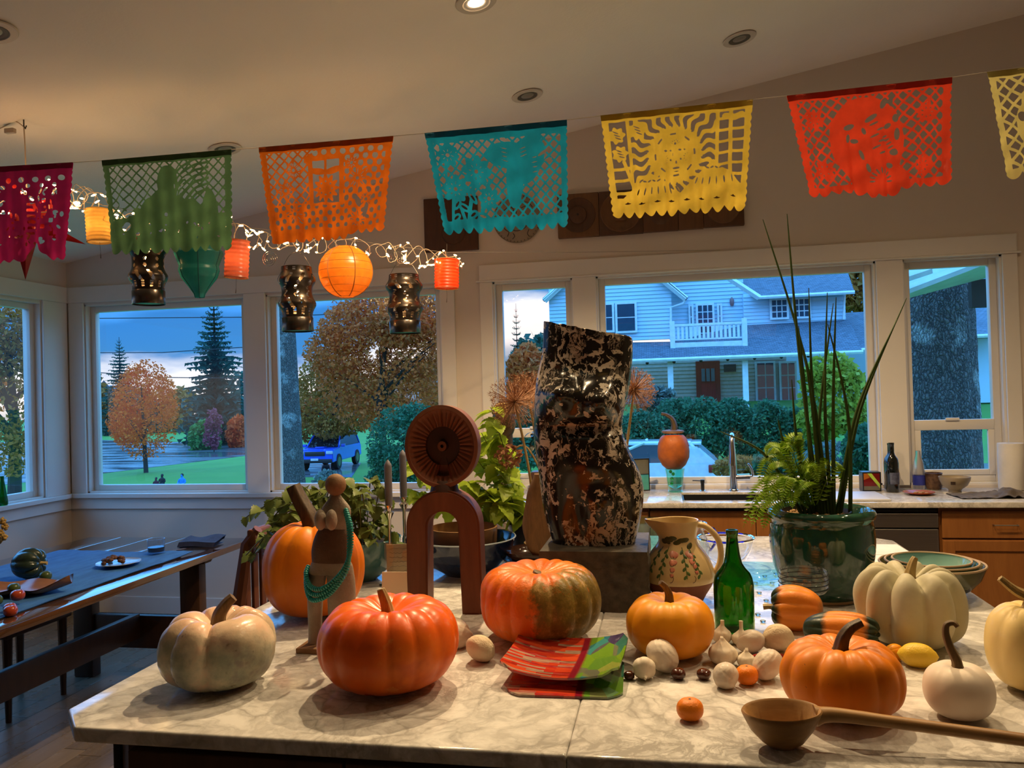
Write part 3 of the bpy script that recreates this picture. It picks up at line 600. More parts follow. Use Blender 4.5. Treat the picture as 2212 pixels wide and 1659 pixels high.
shell('shell with a coiled eye on top of the heap middle', .196, 2.045, .033, .050, 3.0)
shell('smooth white shell touching the orange pumpkin', .213, 1.868, .037, .055, 4.2)
shell('striped shell with dark mouth beside the mandarin', .117, 1.807, .029, .048, 5.0)
shell('wrinkled cream shell beside the red peppers', .262, 2.064, .038, .058, 2.8, m=M_brain)
M_chili = skin('dried_red_pepper', ((.3, (.36, .018, .014)), (.6, (.22, .010, .008)), (.75, (.14, .012, .008))), .28, 14, 4, .3, 60, None, .2)
for k, (x, y, rz, lb) in enumerate(((.215, 1.965, .3, 'dried red pepper lying deepest under the cream shell'), (.238, 1.972, -.5, 'dried red pepper pointing to the orange pumpkin'), (.262, 1.978, .9, 'dried red pepper nearest the orange pumpkin'))):
    t = thing('dried_pepper', lb, 'pepper', (x, y, TOP), rz, 'dried red peppers'); part(t, 'pod', G().tube(bez([(-.03, 0, .010), (-.012, .004, .013), (.01, -.003, .012), (.032, .002, .006)], 5), [.004, .008, .010, .0105, .011, .0115, .011, .0105, .010, .009, .008, .007, .006, .0045, .003, .001], 10, ridge=.2), M_chili)
    part(t, 'stem', G().tube([(-.03, 0, .010), (-.04, .002, .012)], .0018, 6), M_stem_dk)
# ================================================================ sculptures, vessels and plants on the island
def loft(rows, n=28, cap=True, sq=1.0):
    """rows: (center x, center y, z, half width, half depth[, fn(theta)->scale])"""
    g = G(); v = []; f = []
    for r in rows:
        for i in range(n):
            th = 2*PI*i/n; c, s = math.cos(th), math.sin(th); c = math.copysign(abs(c)**sq, c); s = math.copysign(abs(s)**sq, s); v.append((r[0]+r[3]*c, r[1]+r[4]*s, r[2]))
    for j in range(len(rows)-1):
        for i in range(n): k = (i+1) % n; f.append((j*n+i, j*n+k, (j+1)*n+k, (j+1)*n+i))
    if cap: f.append(tuple(range(n-1, -1, -1))); f.append(tuple(range((len(rows)-1)*n, len(rows)*n)))
    return g.add(v, f)
def interp_rows(rows, m):
    out = []; z0, z1 = rows[0][2], rows[-1][2]; zs = [r[2] for r in rows]
    for k in range(m):
        z = lerp(z0, z1, k/(m-1)); out.append(tuple(float(np.interp(z, zs, [r[i] for r in rows])) if i != 2 else z for i in range(5)))
    # smooth
    for _ in range(3):
        out = [out[0]]+[tuple(.25*out[i-1][j]+.5*out[i][j]+.25*out[i+1][j] for j in range(5)) for i in range(1, m-1)]+[out[-1]]
    return out
# ---- stone torso
TY = 2.545
OUT = [(1176, 1195, 1372), (1160, 1189, 1376), (1130, 1178, 1385), (1095, 1172, 1391), (1060, 1168, 1391), (1022, 1164, 1382), (982, 1160, 1360), (942, 1156, 1343), (915, 1156, 1345), (871, 1157, 1355), (827, 1158, 1363), (790, 1166, 1366), (760, 1173, 1367), (735, 1175, 1366), (722, 1176, 1360)]
rows = []
for y, l, r in OUT:
    a, b = at_y(l, y, TY), at_y(r, y, TY); rows.append(((a[0]+b[0])/2, TY, (a[2]+b[2])/2, (b[0]-a[0])/2, (b[0]-a[0])/2*.62))
rows = interp_rows(rows, 70); TX0 = rows[0][0]; TZ0 = rows[0][2]
BZ = 1.094
def torso_geo():
    n = 96; g = loft(rows, n, True, .86); bumps = []
    for px, py, sx, sz, d in ((1213, 858, .052, .048, .075), (1300, 872, .054, .052, .085), (1285, 1000, .085, .085, .022), (1290, 1095, .06, .05, .02), (1262, 930, .12, .022, -.034), (1245, 1135, .03, .07, -.015), (1240, 720, .05, .03, .01), (1250, 800, .016, .05, -.012)):
        p = at_y(px, py, TY-.09); bumps.append((p[0], p[2], sx, sz, d))
    out = []
    for x, y, z in g.v:
        if y < TY:
            w = sm((TY-y)/.06)
            for bx, bz, sx, sz, d in bumps: y -= w*d*math.exp(-((x-bx)/sx)**2-((z-bz)/sz)**2)
        y += .012*math.sin(14*(z-1.1)); zt = 1
        if z > rows[-1][2]-.03:    # broken slanted top
            k = (z-(rows[-1][2]-.03))/.03; z += k*(.026*(TX0-x)/.15+.012*max(0, (TX0-x)/.13)+.006*MN.noise(Vector((x*40, y*40, 1))))
        x += .004*MN.noise(Vector((x*9, y*9, z*9))); out.append((x-TX0, y-TY, z-TZ0+.0))
    g.v = out; return g
def torso_mat():
    t = NT('black_white_marble'); co = t.co(); w = t.noise(16, 4, co, .6, out=1)
    vm = t.n('ShaderNodeVectorMath'); vm.operation = 'MULTIPLY_ADD'; t.l(w, vm.inputs[0]); vm.inputs[1].default_value = (.07, .07, .045); t.l(co, vm.inputs[2]); wc = vm.outputs[0]
    a = t.noise(40, 3, wc, .5, .6); reg = t.noise(6.0, 2, co); a2 = t.math('ADD', a, t.math('MULTIPLY', t.math('SUBTRACT', reg, .5), .42))
    blot = t.ramp(a2, ((.575, 0.0), (.59, 1.0)))
    st = t.mapping(wc, (34, 34, 6)); v = t.math('ABSOLUTE', t.math('SUBTRACT', t.noise(1.0, 3, st, .6), .5)); vein = t.math('MULTIPLY', t.ramp(v, ((0, 1.0), (.018, .8), (.03, 0.0))), t.ramp(t.noise(6, 2, co), ((.45, .0), (.55, .9))))
    f = t.math('MAXIMUM', blot, vein)
    return t.done(t.bsdf(t.mix(f, (.012, .009, .007), t.ramp(t.noise(30, 4, co), ((.3, (.62, .55, .46)), (.7, (.42, .35, .28))))), t.ramp(f, ((0, .16), (1, .38))), spec=.5, nrm=t.bump(t.noise(60, 3, co), .05, .002)))
t = thing('stone_torso', 'black and white mottled stone torso sculpture on a granite block', 'sculpture', (TX0, TY, BZ))
part(t, 'torso', torso_geo(), torso_mat(), ang=70)
def rough_block():
    bm = bmesh.new(); bmesh.ops.create_cube(bm, size=1); bmesh.ops.subdivide_edges(bm, edges=bm.edges[:], cuts=22, use_grid_fill=True); g = G()
    for w in bm.verts:
        p = w.co; x, y, z = p.x*.322, p.y*.33, (p.z+.5)*(BZ-TOP-.0005)
        if p.z < .499:
            n = MN.fractal(Vector((x*14, y*14, z*16+3)), 1, 2, 4)*.010; e = .25+.75*sm((BZ-TOP-z)/.02)
            if abs(abs(p.x)-.5) < .01: x += math.copysign(n*e, p.x)
            if abs(abs(p.y)-.5) < .01: y += math.copysign(n*e, p.y)
        w.co = (x, y, z)
    return g.bm(bm)
t = single('granite_block', 'rough dark granite block carrying the stone torso', 'plinth', rough_block(), mat('split_granite', (.035, .029, .022), .55, (.085, .07, .05), 30, 6, bump=.6, bs=90), loc=(-.221, 2.548, TOP), ang=35)
# ---- carved wooden figure: round fluted face on an arch
M_scw = wood('red_cedar', (.20, .066, .028), (.135, .042, .018), .55, 7, (1.5, 1.5, .25), .25)
M_scd = wood('dark_cedar', (.055, .02, .011), (.035, .013, .008), .6, 7, (1.5, 1.5, .25), .2)
ws = thing('carved_wooden_figure', 'carved red-brown wooden figure with round fluted face on an arch', 'sculpture', (-.668, 2.36, TOP), .06)
def arch():
    R, r, zt, zi = .113, .047, .262, .262; P = [(-R, 0), (-R-.002, .10)]
    P += [(R*math.cos(a), zt+(R*.99)*math.sin(a)) for a in np.linspace(PI, 0, 25)]+[(R+.002, .10), (R, 0), (r+.006, 0)]
    P += [(r*math.cos(a), zi+r*1.0*math.sin(a)) for a in np.linspace(0, PI, 17)]+[(-r-.006, 0)]
    bm = bmesh.new(); vs = [bm.verts.new((x, -.045, z)) for x, z in P]; f = bm.faces.new(vs); q = bmesh.ops.extrude_face_region(bm, geom=[f])
    for e in q['geom']:
        if isinstance(e, bmesh.types.BMVert): e.co.y = .045
    bmesh.ops.recalc_face_normals(bm, faces=bm.faces[:]); bmesh.ops.bevel(bm, geom=[e for e in bm.edges if abs(e.verts[0].co.y-e.verts[1].co.y) < 1e-6], offset=.006, segments=2, affect='EDGES'); g = G(); return g.bm(bm)
part(ws, 'arch_body', arch(), M_scw, ang=35)
part(ws, 'neck', G().lathe([(.045, 0), (.04, .02), (.03, .035)], 24, (0, 0, .365)), M_scd)
def face():
    cz = .505; rx, rz = .113, .126; n = 144
    def dep(rn, th):
        if rn > .90: return 0.0+.004*(rn-.9)/.1
        if rn > .47:
            k = (.90-rn)/.43; fl = abs(math.sin(20*th)); d = .006+.020*k+.007*(1-fl)*min(1, k*4)
        else: d = .040
        if abs(th+PI/2) < .24 and .40 < rn < .73: d = .044
        if rn < .13: d = .016+(.02 if rn < .04 else 0)
        return d
    rs = [0.0, .035, .045, .12, .135, .3, .46, .475, .52, .58, .65, .71, .73, .78, .84, .89, .905, .95, 1.0]
    g = G(); v = []; f = []
    for rn in rs:
        for i in range(n):
            th = 2*PI*i/n-PI; tt = th; v.append((rx*rn*math.cos(th), -.036+dep(rn, tt), cz+rz*rn*math.sin(th)))
    m = len(rs)
    for y, k in ((.036, .99), (.036, .0)):
        for i in range(n): th = 2*PI*i/n-PI; v.append((rx*k*math.cos(th), y, cz+rz*k*math.sin(th)))
    for j in range(m+1):
        for i in range(n): k = (i+1) % n; f.append((j*n+i, j*n+k, (j+1)*n+k, (j+1)*n+i))
    g.add(v, f); g.m = [1 if j < 7 and not (3 > j >= 0) else 0 for j in range(m+1) for i in range(n)]; return g
part(ws, 'fluted_face', face(), [M_scw, M_scd], ang=30)
# ---- clay figurine with turquoise beads
M_clay = skin('grey_brown_clay', ((.3, (.36, .30, .24)), (.55, (.27, .22, .17)), (.75, (.17, .13, .10))), .7, 12, 5, .5, 50, None, 0)
M_clayd = skin('dark_brown_clay', ((.3, (.13, .075, .045)), (.6, (.09, .05, .03)), (.75, (.06, .035, .022))), .7, 12, 5, .6, 70, None, 0)
FY = 1.975
def fr(lst, dk=.75):
    o = []
    for y, l, r in lst: a, b = at_y(l, y, FY), at_y(r, y, FY); o.append(((a[0]+b[0])/2, FY, (a[2]+b[2])/2, (b[0]-a[0])/2, (b[0]-a[0])/2*dk))
    return o
fx, fz = at_y(712, 1400, FY)[0], TOP
fg = thing('clay_figurine', 'slim clay figurine of a draped standing figure', 'figurine', (fx, FY, TOP)); OFF_ = T(-fx, -FY, -TOP)
def lf(lst, n=24, dk=.75, m=16):
    g = loft(interp_rows(fr(lst, dk), m), n); g.v = [tuple(OFF_ @ Vector(p)) for p in g.v]; return g
part(fg, 'base', G().box(-.072, .07, -.05, .05, .0005, .014, .002), wood('figurine_base_wood', (.30, .15, .06), (.2, .1, .04), .5))
part(fg, 'left_leg', lf([(1399, 664, 696), (1390, 668, 694), (1340, 666, 695), (1290, 664, 697), (1240, 668, 705), (1215, 676, 712)]), M_clay)
part(fg, 'right_leg', lf([(1399, 712, 758), (1340, 710, 764), (1290, 708, 768), (1240, 706, 766), (1212, 705, 757)], dk=.6), M_clay)
part(fg, 'skirt_band', lf([(1238, 667, 764), (1225, 670, 762), (1212, 674, 758), (1208, 678, 752)], dk=.5, m=8), M_clay)
part(fg, 'bodice', lf([(1215, 675, 757), (1190, 673, 757), (1165, 678, 755), (1145, 686, 752), (1138, 692, 748)], dk=.5), M_clayd)
part(fg, 'shoulders', lf([(1142, 692, 750), (1115, 690, 758), (1095, 695, 757), (1085, 705, 748), (1075, 712, 738), (1068, 715, 735)], dk=.5), M_clay)
for l, r, y0, y1 in ((680, 704, 1100, 1146), (703, 729, 1100, 1146)):
    c = at_y((l+r)/2, (y0+y1)/2, FY-.05); part(fg, 'carved_lobe', G().ball(.0148, .017, .027, (c[0]-fx, c[1]-FY, c[2]-TOP), 20, 14), M_clay)
hc = at_y(725, 1047, FY); part(fg, 'head', G().ball(.0275, .0275, .029, (hc[0]-fx, 0, hc[2]-TOP), 24, 16), skin('clay_head', ((.3, (.30, .19, .10)), (.6, (.24, .12, .06)), (.75, (.18, .09, .045))), .7, 9, 4, .3, 50, None, 0))
nk = thing('bead_necklace', 'strands of turquoise beads draped over the clay figurine', 'necklace', (fx, FY, TOP))
M_turq = skin('turquoise_bead', ((.3, (.02, .25, .24)), (.6, (.03, .33, .30)), (.75, (.012, .15, .15))), .3, 60, 3, .1, 60, None, .2)
bead = meshof('bead', G().lathe([(.001, -.0027), (.0058, -.0024), (.0066, 0), (.0058, .0024), (.001, .0027)], 12), M_turq)
for k, (dy, lx, ly) in enumerate(((0, 664, 1258), (14, 662, 1272), (27, 665, 1283))):
    pts = bez([at_y(746, 1098+dy*.2, FY-.008), at_y(757-k*2, 1135, FY-.036), at_y(758-k*2, 1180, FY-.048), at_y(747+k, 1222+dy*.3, FY-.058), at_y(722, 1254+dy*.7, FY-.064), at_y(694, 1272+dy*.8, FY-.062), at_y(670, 1266+dy, FY-.045), at_y(661, 1240+dy*.7, FY-.02), at_y(667, 1222+dy*.4, FY+.002)], 24)
    s = part(nk, 'bead_strand', G().tube([(p-Vector((fx, FY, TOP))) for p in pts[::4]], .0012, 5), M_turq)
    acc = 0; last = pts[0]; nb = 0
    for a, b in zip(pts, pts[1:]):
        acc += (b-a).length
        if acc > .0058 and nb < 90:
            acc = 0; nb += 1; d = (b-a).normalized(); q = d.to_track_quat('Z', 'Y').to_matrix().to_4x4(); q.translation = b-Vector((fx, FY, TOP)); inst(s, 'bead', bead, q)
# ---- folded greeting card
M_card = mat('cream_card', (.72, .60, .42), .7, (.69, .57, .40), 4)
gc = thing('greeting_card', 'small cream card with handwriting between pumpkin and figure', 'card', (-.855, 2.44, TOP), .06)
part(gc, 'front_leaf', G().box(-.054, .054, -.0005, .0005, .0, .095), M_card, False, M=T(0, 0, 0, -.12)); part(gc, 'back_leaf', G().box(-.054, .054, -.0005, .0005, .0, .095), M_card, False, M=T(0, .026, 0, .12))
def text(p, body, size, M, m, name='handwriting', shear=.25, ext=.0001):
    cu = bpy.data.curves.new(name, 'FONT'); cu.body = body; cu.size = size; cu.align_x = 'CENTER'; cu.shear = shear; cu.extrude = ext
    o = bpy.data.objects.new(name, cu); COL.objects.link(o); dg = bpy.context.evaluated_depsgraph_get(); me = bpy.data.meshes.new_from_object(o.evaluated_get(dg)); bpy.data.objects.remove(o)
    me.materials.clear(); me.materials.append(m); return link(name, me, p, M)
M_ink = mat('dark_ink', (.03, .025, .03), .6)
FL = gc.children[0]
text(FL, 'Happy Birthday', .0115, T(.008, -.0008, .060, PI/2), M_ink); text(FL, 'Charlie', .0115, T(.004, -.0008, .044, PI/2), M_ink)
part(FL, 'pen_flourish', G().tube([(p.x, -.0009, p.z) for p in bez([(.012, 0, .058), (.02, 0, .050), (.034, 0, .049), (.039, 0, .056), (.036, 0, .062)], 5)], .0004, 5), M_ink)
# ---- glass plates
def fused(name, seed):
    t = NT(name); co = t.co(); m = t.mapping(co, (8, 26, 1), loc=(seed, seed*.7, 0)); br = t.n('ShaderNodeTexBrick'); t.l(m, br.inputs[0]); br.inputs['Scale'].default_value = 1; br.inputs['Mortar Size'].default_value = .0; br.inputs['Color1'].default_value = (0, 0, 0, 1); br.inputs['Color2'].default_value = (1, 1, 1, 1); br.offset = .37; br.squash = 1.6; br.squash_frequency = 3
    n = t.noise(5, 3, t.mapping(co, (3, 14, 1))); f = t.math('ADD', t.math('MULTIPLY', br.outputs[0], .55), t.math('MULTIPLY', n, .45))
    red = t.ramp(f, ((.12, (.16, .02, .012)), (.3, (.62, .035, .02)), (.48, (.78, .10, .03)), (.6, (.45, .02, .03)), (.72, (.55, .38, .27)), (.85, (.10, .02, .015))))
    v = t.voro(26, t.mapping(co, (1, .6, 1)), out=1); s2 = t.n('ShaderNodeSeparateXYZ'); t.l(v, s2.inputs[0]); grn = t.ramp(s2.outputs[0], ((.1, (.22, .42, .03)), (.35, (.10, .30, .05)), (.5, (.02, .16, .28)), (.65, (.03, .30, .34)), (.8, (.40, .50, .06)), (.95, (.07, .05, .16))))
    s = t.n('ShaderNodeSeparateXYZ'); t.l(co, s.inputs[0]); col = t.mix(t.ramp(t.math('ADD', s.outputs[0], t.math('MULTIPLY', n, .01)), ((.042, 0.0), (.046, 1.0))), red, grn)
    col = t.mix(t.ramp(s.outputs[0], ((.026, 0.0), (.027, 1.0), (.042, 1.0), (.044, 0.0))), col, (.26, .01, .03))
    return t.done(t.bsdf(col, .07, spec=.6, coat=.4, trans=.25))
def plate(w, d, sag, cr=.02):
    def P(u, w_):
        a, b = (u*2-1), (w_*2-1); k = (abs(a)**8+abs(b)**8); s = 1-.10*max(0, min(abs(a), abs(b))-.75)/.25*1.0 if min(abs(a), abs(b)) > .75 else 1
        return a*s*w/2, b*s*d/2, sag*(a*a)*.75+sag*.5*b*b*(1 if b > 0 else .25)
    g = G().surf(lambda u, v: (lambda p: (p[0], p[1], p[2]+.005))(P(u, v)), 33, 25); n = len(g.v); lo = [(x, y, z-.005) for x, y, z in g.v]
    f = [tuple(i+n for i in reversed(q)) for q in g.f]; g.v += lo; g.f += f; g.m += [0]*len(f); nu, nv = 33, 25
    edge = [i for i in range(nu)]+[j*nu+nu-1 for j in range(1, nv)]+[(nv-1)*nu+i for i in range(nu-2, -1, -1)]+[j*nu for j in range(nv-2, 0, -1)]
    for a, b in zip(edge, edge[1:]+edge[:1]): g.f.append((a, a+n, b+n, b)); g.m.append(0)
    return g
single('glass_plate', 'flat fused glass plate lying underneath the curved one', 'plate', plate(.255, .25, .001), fused('fused_glass_flat', 1.3), loc=(-.235, 1.830, TOP+.0005), rz=.03, ang=50)
single('glass_plate', 'curved red and green fused glass plate lying on top', 'plate', plate(.272, .25, .030), fused('fused_glass_curved', 4.1), loc=(-.243, 1.868, TOP+.0215), rz=-.06, ang=50)
# ---- wooden ladle
M_lad = wood('olive_wood', (.42, .235, .085), (.25, .125, .042), .42, 8, (.5, 2, 2), .08)
ld_ = thing('wooden_ladle', 'long handled carved wooden ladle along the front edge', 'ladle', (.195, 1.522, TOP), 0)
def ladle_bowl():
    pr = [(.0001, .002), (.022, .0005), (.038, .012), (.056, .034), (.068, .058), (.071, .066), (.069, .069), (.064, .066), (.05, .036), (.032, .017), (.0001, .012)]
    g = G().lathe(pr, 40); g.v = [(x*1.0+.07*(z-.03)*0, y*.78, z+(.05*x if z > .03 else 0)) for x, y, z in g.v]; return g
part(ld_, 'bowl', ladle_bowl(), M_lad, ang=50)
part(ld_, 'handle', G().tube(bez([(.060, .010, .056), (.10, .012, .058), (.2, .010, .050), (.36, .004, .037), (.50, -.002, .025)], 6), [.019, .018, .016, .0145, .014, .0135, .013, .0125, .012, .012, .0115, .011, .011, .011, .011, .011, .011, .011, .011, .011, .011, .011, .011, .011, .010], 12), M_lad)
# ---- green bottle, pitcher, pedestal dish, pot
def shellprof(p, th): return p+[(max(r-th, .0005), z) for r, z in reversed(p[1:])]+[(.0005, p[1][1]+th*1.2)]
single('green_bottle', 'dark green glass wine bottle standing beside the pitcher', 'bottle', G().lathe(shellprof([(.0005, .012), (.03, .004), (.046, .0005), (.0525, .006), (.0530, .03), (.0535, .125), (.050, .143), (.044, .156), (.033, .168), (.0245, .182), (.0195, .205), (.0165, .23), (.0148, .25), (.0148, .257), (.0162, .258), (.0162, .271), (.0140, .272)], .003), 48), glass('green_bottle_glass', (.05, .27, .02), .02, 1.48), loc=(.173, 2.240, TOP), ang=60)
M_cream = skin('cream_glaze', ((.3, (.66, .49, .25)), (.6, (.60, .43, .20)), (.75, (.54, .37, .16))), .22, 5, 3, .08, 25, None, .3)
M_terra = skin('terracotta', ((.3, (.24, .075, .032)), (.6, (.19, .056, .024)), (.75, (.15, .045, .02))), .6, 7, 4, .15, 40, None, 0)
jg = thing('ceramic_pitcher', 'cream and terracotta pitcher painted with leaves and pink blossoms', 'pitcher', (.031, 2.53, TOP))
JP = [(.068, .0005), (.072, .004), (.083, .025), (.099, .05), (.1075, .068)]; JQ = [(.1075, .0685), (.1105, .074), (.1110, .088), (.106, .108), (.095, .134), (.082, .155), (.066, .174), (.0585, .188), (.0575, .20), (.060, .215), (.0635, .235), (.066, .247), (.0655, .2525)]
rj = lambda z: float(np.interp(z, [q[1] for q in JQ], [q[0] for q in JQ]))
part(jg, 'terracotta_base', G().lathe([(.0005, .004)]+JP, 56), M_terra)
def spout(g):
    o = []
    for x, y, z in g.v:
        a = math.atan2(y, -x); k = sm((z-.195)/.055)*math.exp(-(a/.42)**2); r = math.hypot(x, y); s = 1+k*.52*(1 if r > .03 else 0)
        o.append((x*s, y*(s if k < .1 else 1), z+k*.002))
    g.v = o; return g
part(jg, 'glazed_body', spout(G().lathe(JQ+[(.0615, .2515), (.059, .235), (.0535, .20), (.062, .17), (.09, .13), (.1, .08), (.0005, .07)], 64)), M_cream, ang=60)
part(jg, 'handle', G().tube(bez([(.058, 0, .236), (.085, 0, .232), (.118, 0, .20), (.1295, 0, .16), (.126, 0, .12), (.108, 0, .082)], 6), [.0095]*31, 14, M=T(0, 0, 0, s=(1, 1.25, 1))), M_cream)
def onjug(a, z, d=.0006): r = rj(z)+d; th = -PI/2+a; return Vector((r*math.cos(th), r*math.sin(th), z))
M_lg = mat('painted_green', (.05, .09, .025), .3, (.09, .15, .04), 30); M_lp = mat('painted_pink', (.55, .16, .10), .3, (.62, .25, .16), 40); M_li = mat('painted_outline', (.09, .035, .025), .3); M_lo = mat('painted_olive', (.085, .075, .018), .3, (.05, .05, .015), 30)
def dab(p, a, z, w, h, m, name, rot=0):
    g = G()
    def q(u, v):
        th = 2*PI*u; r = math.sin(v*PI/2); dx, dz = w*r*math.cos(th), h*r*math.sin(th); c, s = math.cos(rot), math.sin(rot); dx, dz = dx*c-dz*s, dx*s+dz*c
        zz = min(max(z+dz, .0689), .2505); return onjug(a+dx/rj(zz), zz, .0011*math.cos(v*PI/2)+.0001)
    part(p, name, g.surf(q, 14, 5, True), m)
def stroke(p, pts, rad, m, name): part(p, name, G().tube([onjug(a, z, .0002) for a, z in ((q.x, q.z) for q in bez([(a, 0, z) for a, z in pts], 6))], rad, 6), m)
rnd = random.Random(3)
for k in range(9): dab(jg, -.75+k*.17+rnd.uniform(-.05, .05), .190+rnd.uniform(-.010, .014), .013, .007, M_lo, 'painted_leaf', rnd.uniform(-.8, .8))
for a0, z1 in ((-.95, .098), (-.55, .085), (.22, .092), (.62, .10)):
    stroke(jg, [(a0*.8, .178), (a0*.92, .14), (a0, z1)], .0012, M_lg, 'painted_vine')
    for k in range(7): zz = .165-k*.0115; dab(jg, a0*lerp(.84, 1, k/6)+(.05 if k % 2 else -.05), zz, .0075, .0042, M_lg, 'painted_leaf', (-.9 if k % 2 else .9))
for a0, pts in ((-.22, ((0, .160, .011), (.10, .158, .010), (.02, .137, .010), (.09, .138, .008), (.03, .118, .008), (.02, .102, .006))), (.40, ((0, .160, .011), (.10, .155, .011), (.05, .140, .010), (.12, .125, .008), (.12, .11, .006)))):
    for da, z, s in pts:
        dab(jg, a0+da, z, s, s*.85, M_lp, 'painted_petal'); stroke(jg, [(a0+da-s/.11, z+.003), (a0+da-s*.6/.11, z-s*.8), (a0+da+s*.2/.11, z-s), (a0+da+s*.8/.11, z-.002)], .0007, M_li, 'petal_outline')
    stroke(jg, [(a0+.03, .10), (a0+.07, .093), (a0+.03, .083), (a0-.03, .080)], .0008, M_li, 'painted_tendril')
M_clear = pane('clear_glass', 1.6, (.93, .95, .97)); M_aqua = pane('aqua_glass', 1.8, (.66, .90, .95)); M_cob = glass('cobalt_glass', (.02, .03, .55), .03, 1.5)
pd = thing('glass_pedestal_dish', 'clear glass pedestal dish with thin black rings before the pot', 'dish', (.372, 2.345, TOP))
part(pd, 'foot_and_bowl', G().lathe([(.0005, .003), (.034, .0005), (.036, .002), (.018, .010), (.011, .03), (.013, .066), (.040, .076), (.060, .084), (.0655, .094), (.0665, .125), (.063, .142), (.0615, .142), (.064, .125), (.063, .096), (.058, .088), (.039, .080), (.0005, .076)], 48), M_clear)
for r, z in ((.0668, .095), (.0672, .108), (.0674, .121), (.0655, .133)): part(pd, 'black_ring', G().tube([(r*math.cos(a), r*math.sin(a), z) for a in np.linspace(0, 2*PI, 49)[:-1]], .0013, 6, closed=True), M_black)
def glaze():
    t = NT('dark_green_glaze'); co = t.co(); st = t.mapping(co, (9, 9, 1.6)); f = t.noise(1, 5, st, .6); g = t.noise(9, 5, co, .7)
    col = t.ramp(t.math('ADD', t.math('MULTIPLY', f, .6), t.math('MULTIPLY', g, .4)), ((.3, (.004, .024, .018)), (.5, (.010, .05, .034)), (.62, (.02, .075, .035)), (.75, (.05, .06, .03))))
    return t.done(t.bsdf(col, .07, nrm=t.bump(g, .12, .004), coat=.5))
M_glz = glaze()
pt = thing('green_ceramic_pot', 'large dark green glazed pot with tall rushes and a fern', 'plant pot', (.471, 2.61, TOP))
part(pt, 'pot', G().lathe([(.0005, .012), (.10, .0085), (.112, .012), (.128, .045), (.146, .10), (.1545, .155), (.1555, .195), (.1515, .228), (.148, .242), (.156, .250), (.1595, .262), (.155, .272), (.142, .277), (.134, .270), (.136, .22), (.13, .2), (.0005, .2)], 64), M_glz, ang=60)
part(pt, 'unglazed_foot', G().lathe([(.0005, .0008), (.100, .0006), (.108, .003), (.1115, .0115), (.1, .0118)], 64), mat('bare_clay', (.36, .24, .14), .7, (.28, .18, .10), 12))
part(pt, 'nursery_pot', G().lathe([(.098, .205), (.104, .268), (.101, .270), (.097, .25)], 40, (-.015, 0, 0)), M_black)
def soil():
    g = G(); rn = random.Random(8)
    for k in range(260):
        a, r = rn.uniform(0, 6.28), .094*math.sqrt(rn.random()); g.ball(rn.uniform(.004, .009), c=(-.015+r*math.cos(a), r*math.sin(a), .252+rn.uniform(-.004, .006)), nu=6, nv=4)
    return g
part(pt, 'bark_mulch', soil(), mat('bark_chips', (.16, .085, .03), .8, (.33, .19, .06), 60), kind='stuff')
M_rush = leafmat('rush_green', (.026, .062, .012), (.055, .095, .018), .45, .08, 8)
RUSH = [((1790, 1090), (1745, 800), (1648, 474), .03), ((1770, 1088), (1726, 760), (1700, 462), -.02), ((1758, 1092), (1742, 880), (1725, 704), .0), ((1775, 1092), (1757, 900), (1737, 756), -.03), ((1782, 1090), (1756, 860), (1747, 622), .02), ((1796, 1092), (1782, 880), (1787, 632), .0), ((1800, 1094), (1800, 860), (1806, 642), -.03), ((1812, 1094), (1860, 880), (1958, 644), .04), ((1806, 1096), (1850, 890), (1938, 690), .02), ((1836, 1100), (1832, 900), (1788, 700), -.06), ((1764, 1090), (1770, 900), (1800, 655), .05), ((1750, 1085), (1722, 960), (1710, 820), .0), ((1742, 1080), (1700, 985), (1680, 905), .0), ((1735, 1075), (1655, 985), (1556, 932), -.05)]
for b, m_, tp, dy in RUSH:
    P = [at_y(*b, 2.61), at_y(*m_, 2.61+dy*.5), at_y(*tp, 2.61+dy)]; o = np.array([.471, 2.61, TOP]); P = [Vector(p-o) for p in P]; P[0].z = .245
    c = bez(P, 9); part(pt, 'rush', G().tube(c, [lerp(.0068, .0012, (k/18)**1.6) for k in range(19)], 7), M_rush)
M_fern = leafmat('fern_green', (.15, .30, .012), (.28, .42, .03), .4, .45, 9)
def frond(P, n=30, wmax=.026):
    c = bez([Vector(p) for p in P], 10); g = G(); g.tube(c, [lerp(.0016, .0005, k/(len(c)-1)) for k in range(len(c))], 5); m = len(c); side = None
    for k in range(n):
        t = .08+.9*k/n; i = min(int(t*(m-1)), m-2); p = c[i]; d = (c[i+1]-c[i]).normalized(); up = Vector((0, -.45, 1)); s = d.cross(up).normalized(); nn = s.cross(d); L = wmax*(math.sin(PI*min(1, t*.85+.18))**.8)+.003; w = .0048*min(1, L/.014)
        for sg in (-1, 1):
            o = p; q = s*sg; tip = o+q*L+d*L*.35-nn*L*.12; mid = o+q*L*.5+d*L*.12+nn*.001; g.add([o, mid+d*w, tip, mid-d*w], [(0, 1, 2), (0, 2, 3)])
    return g
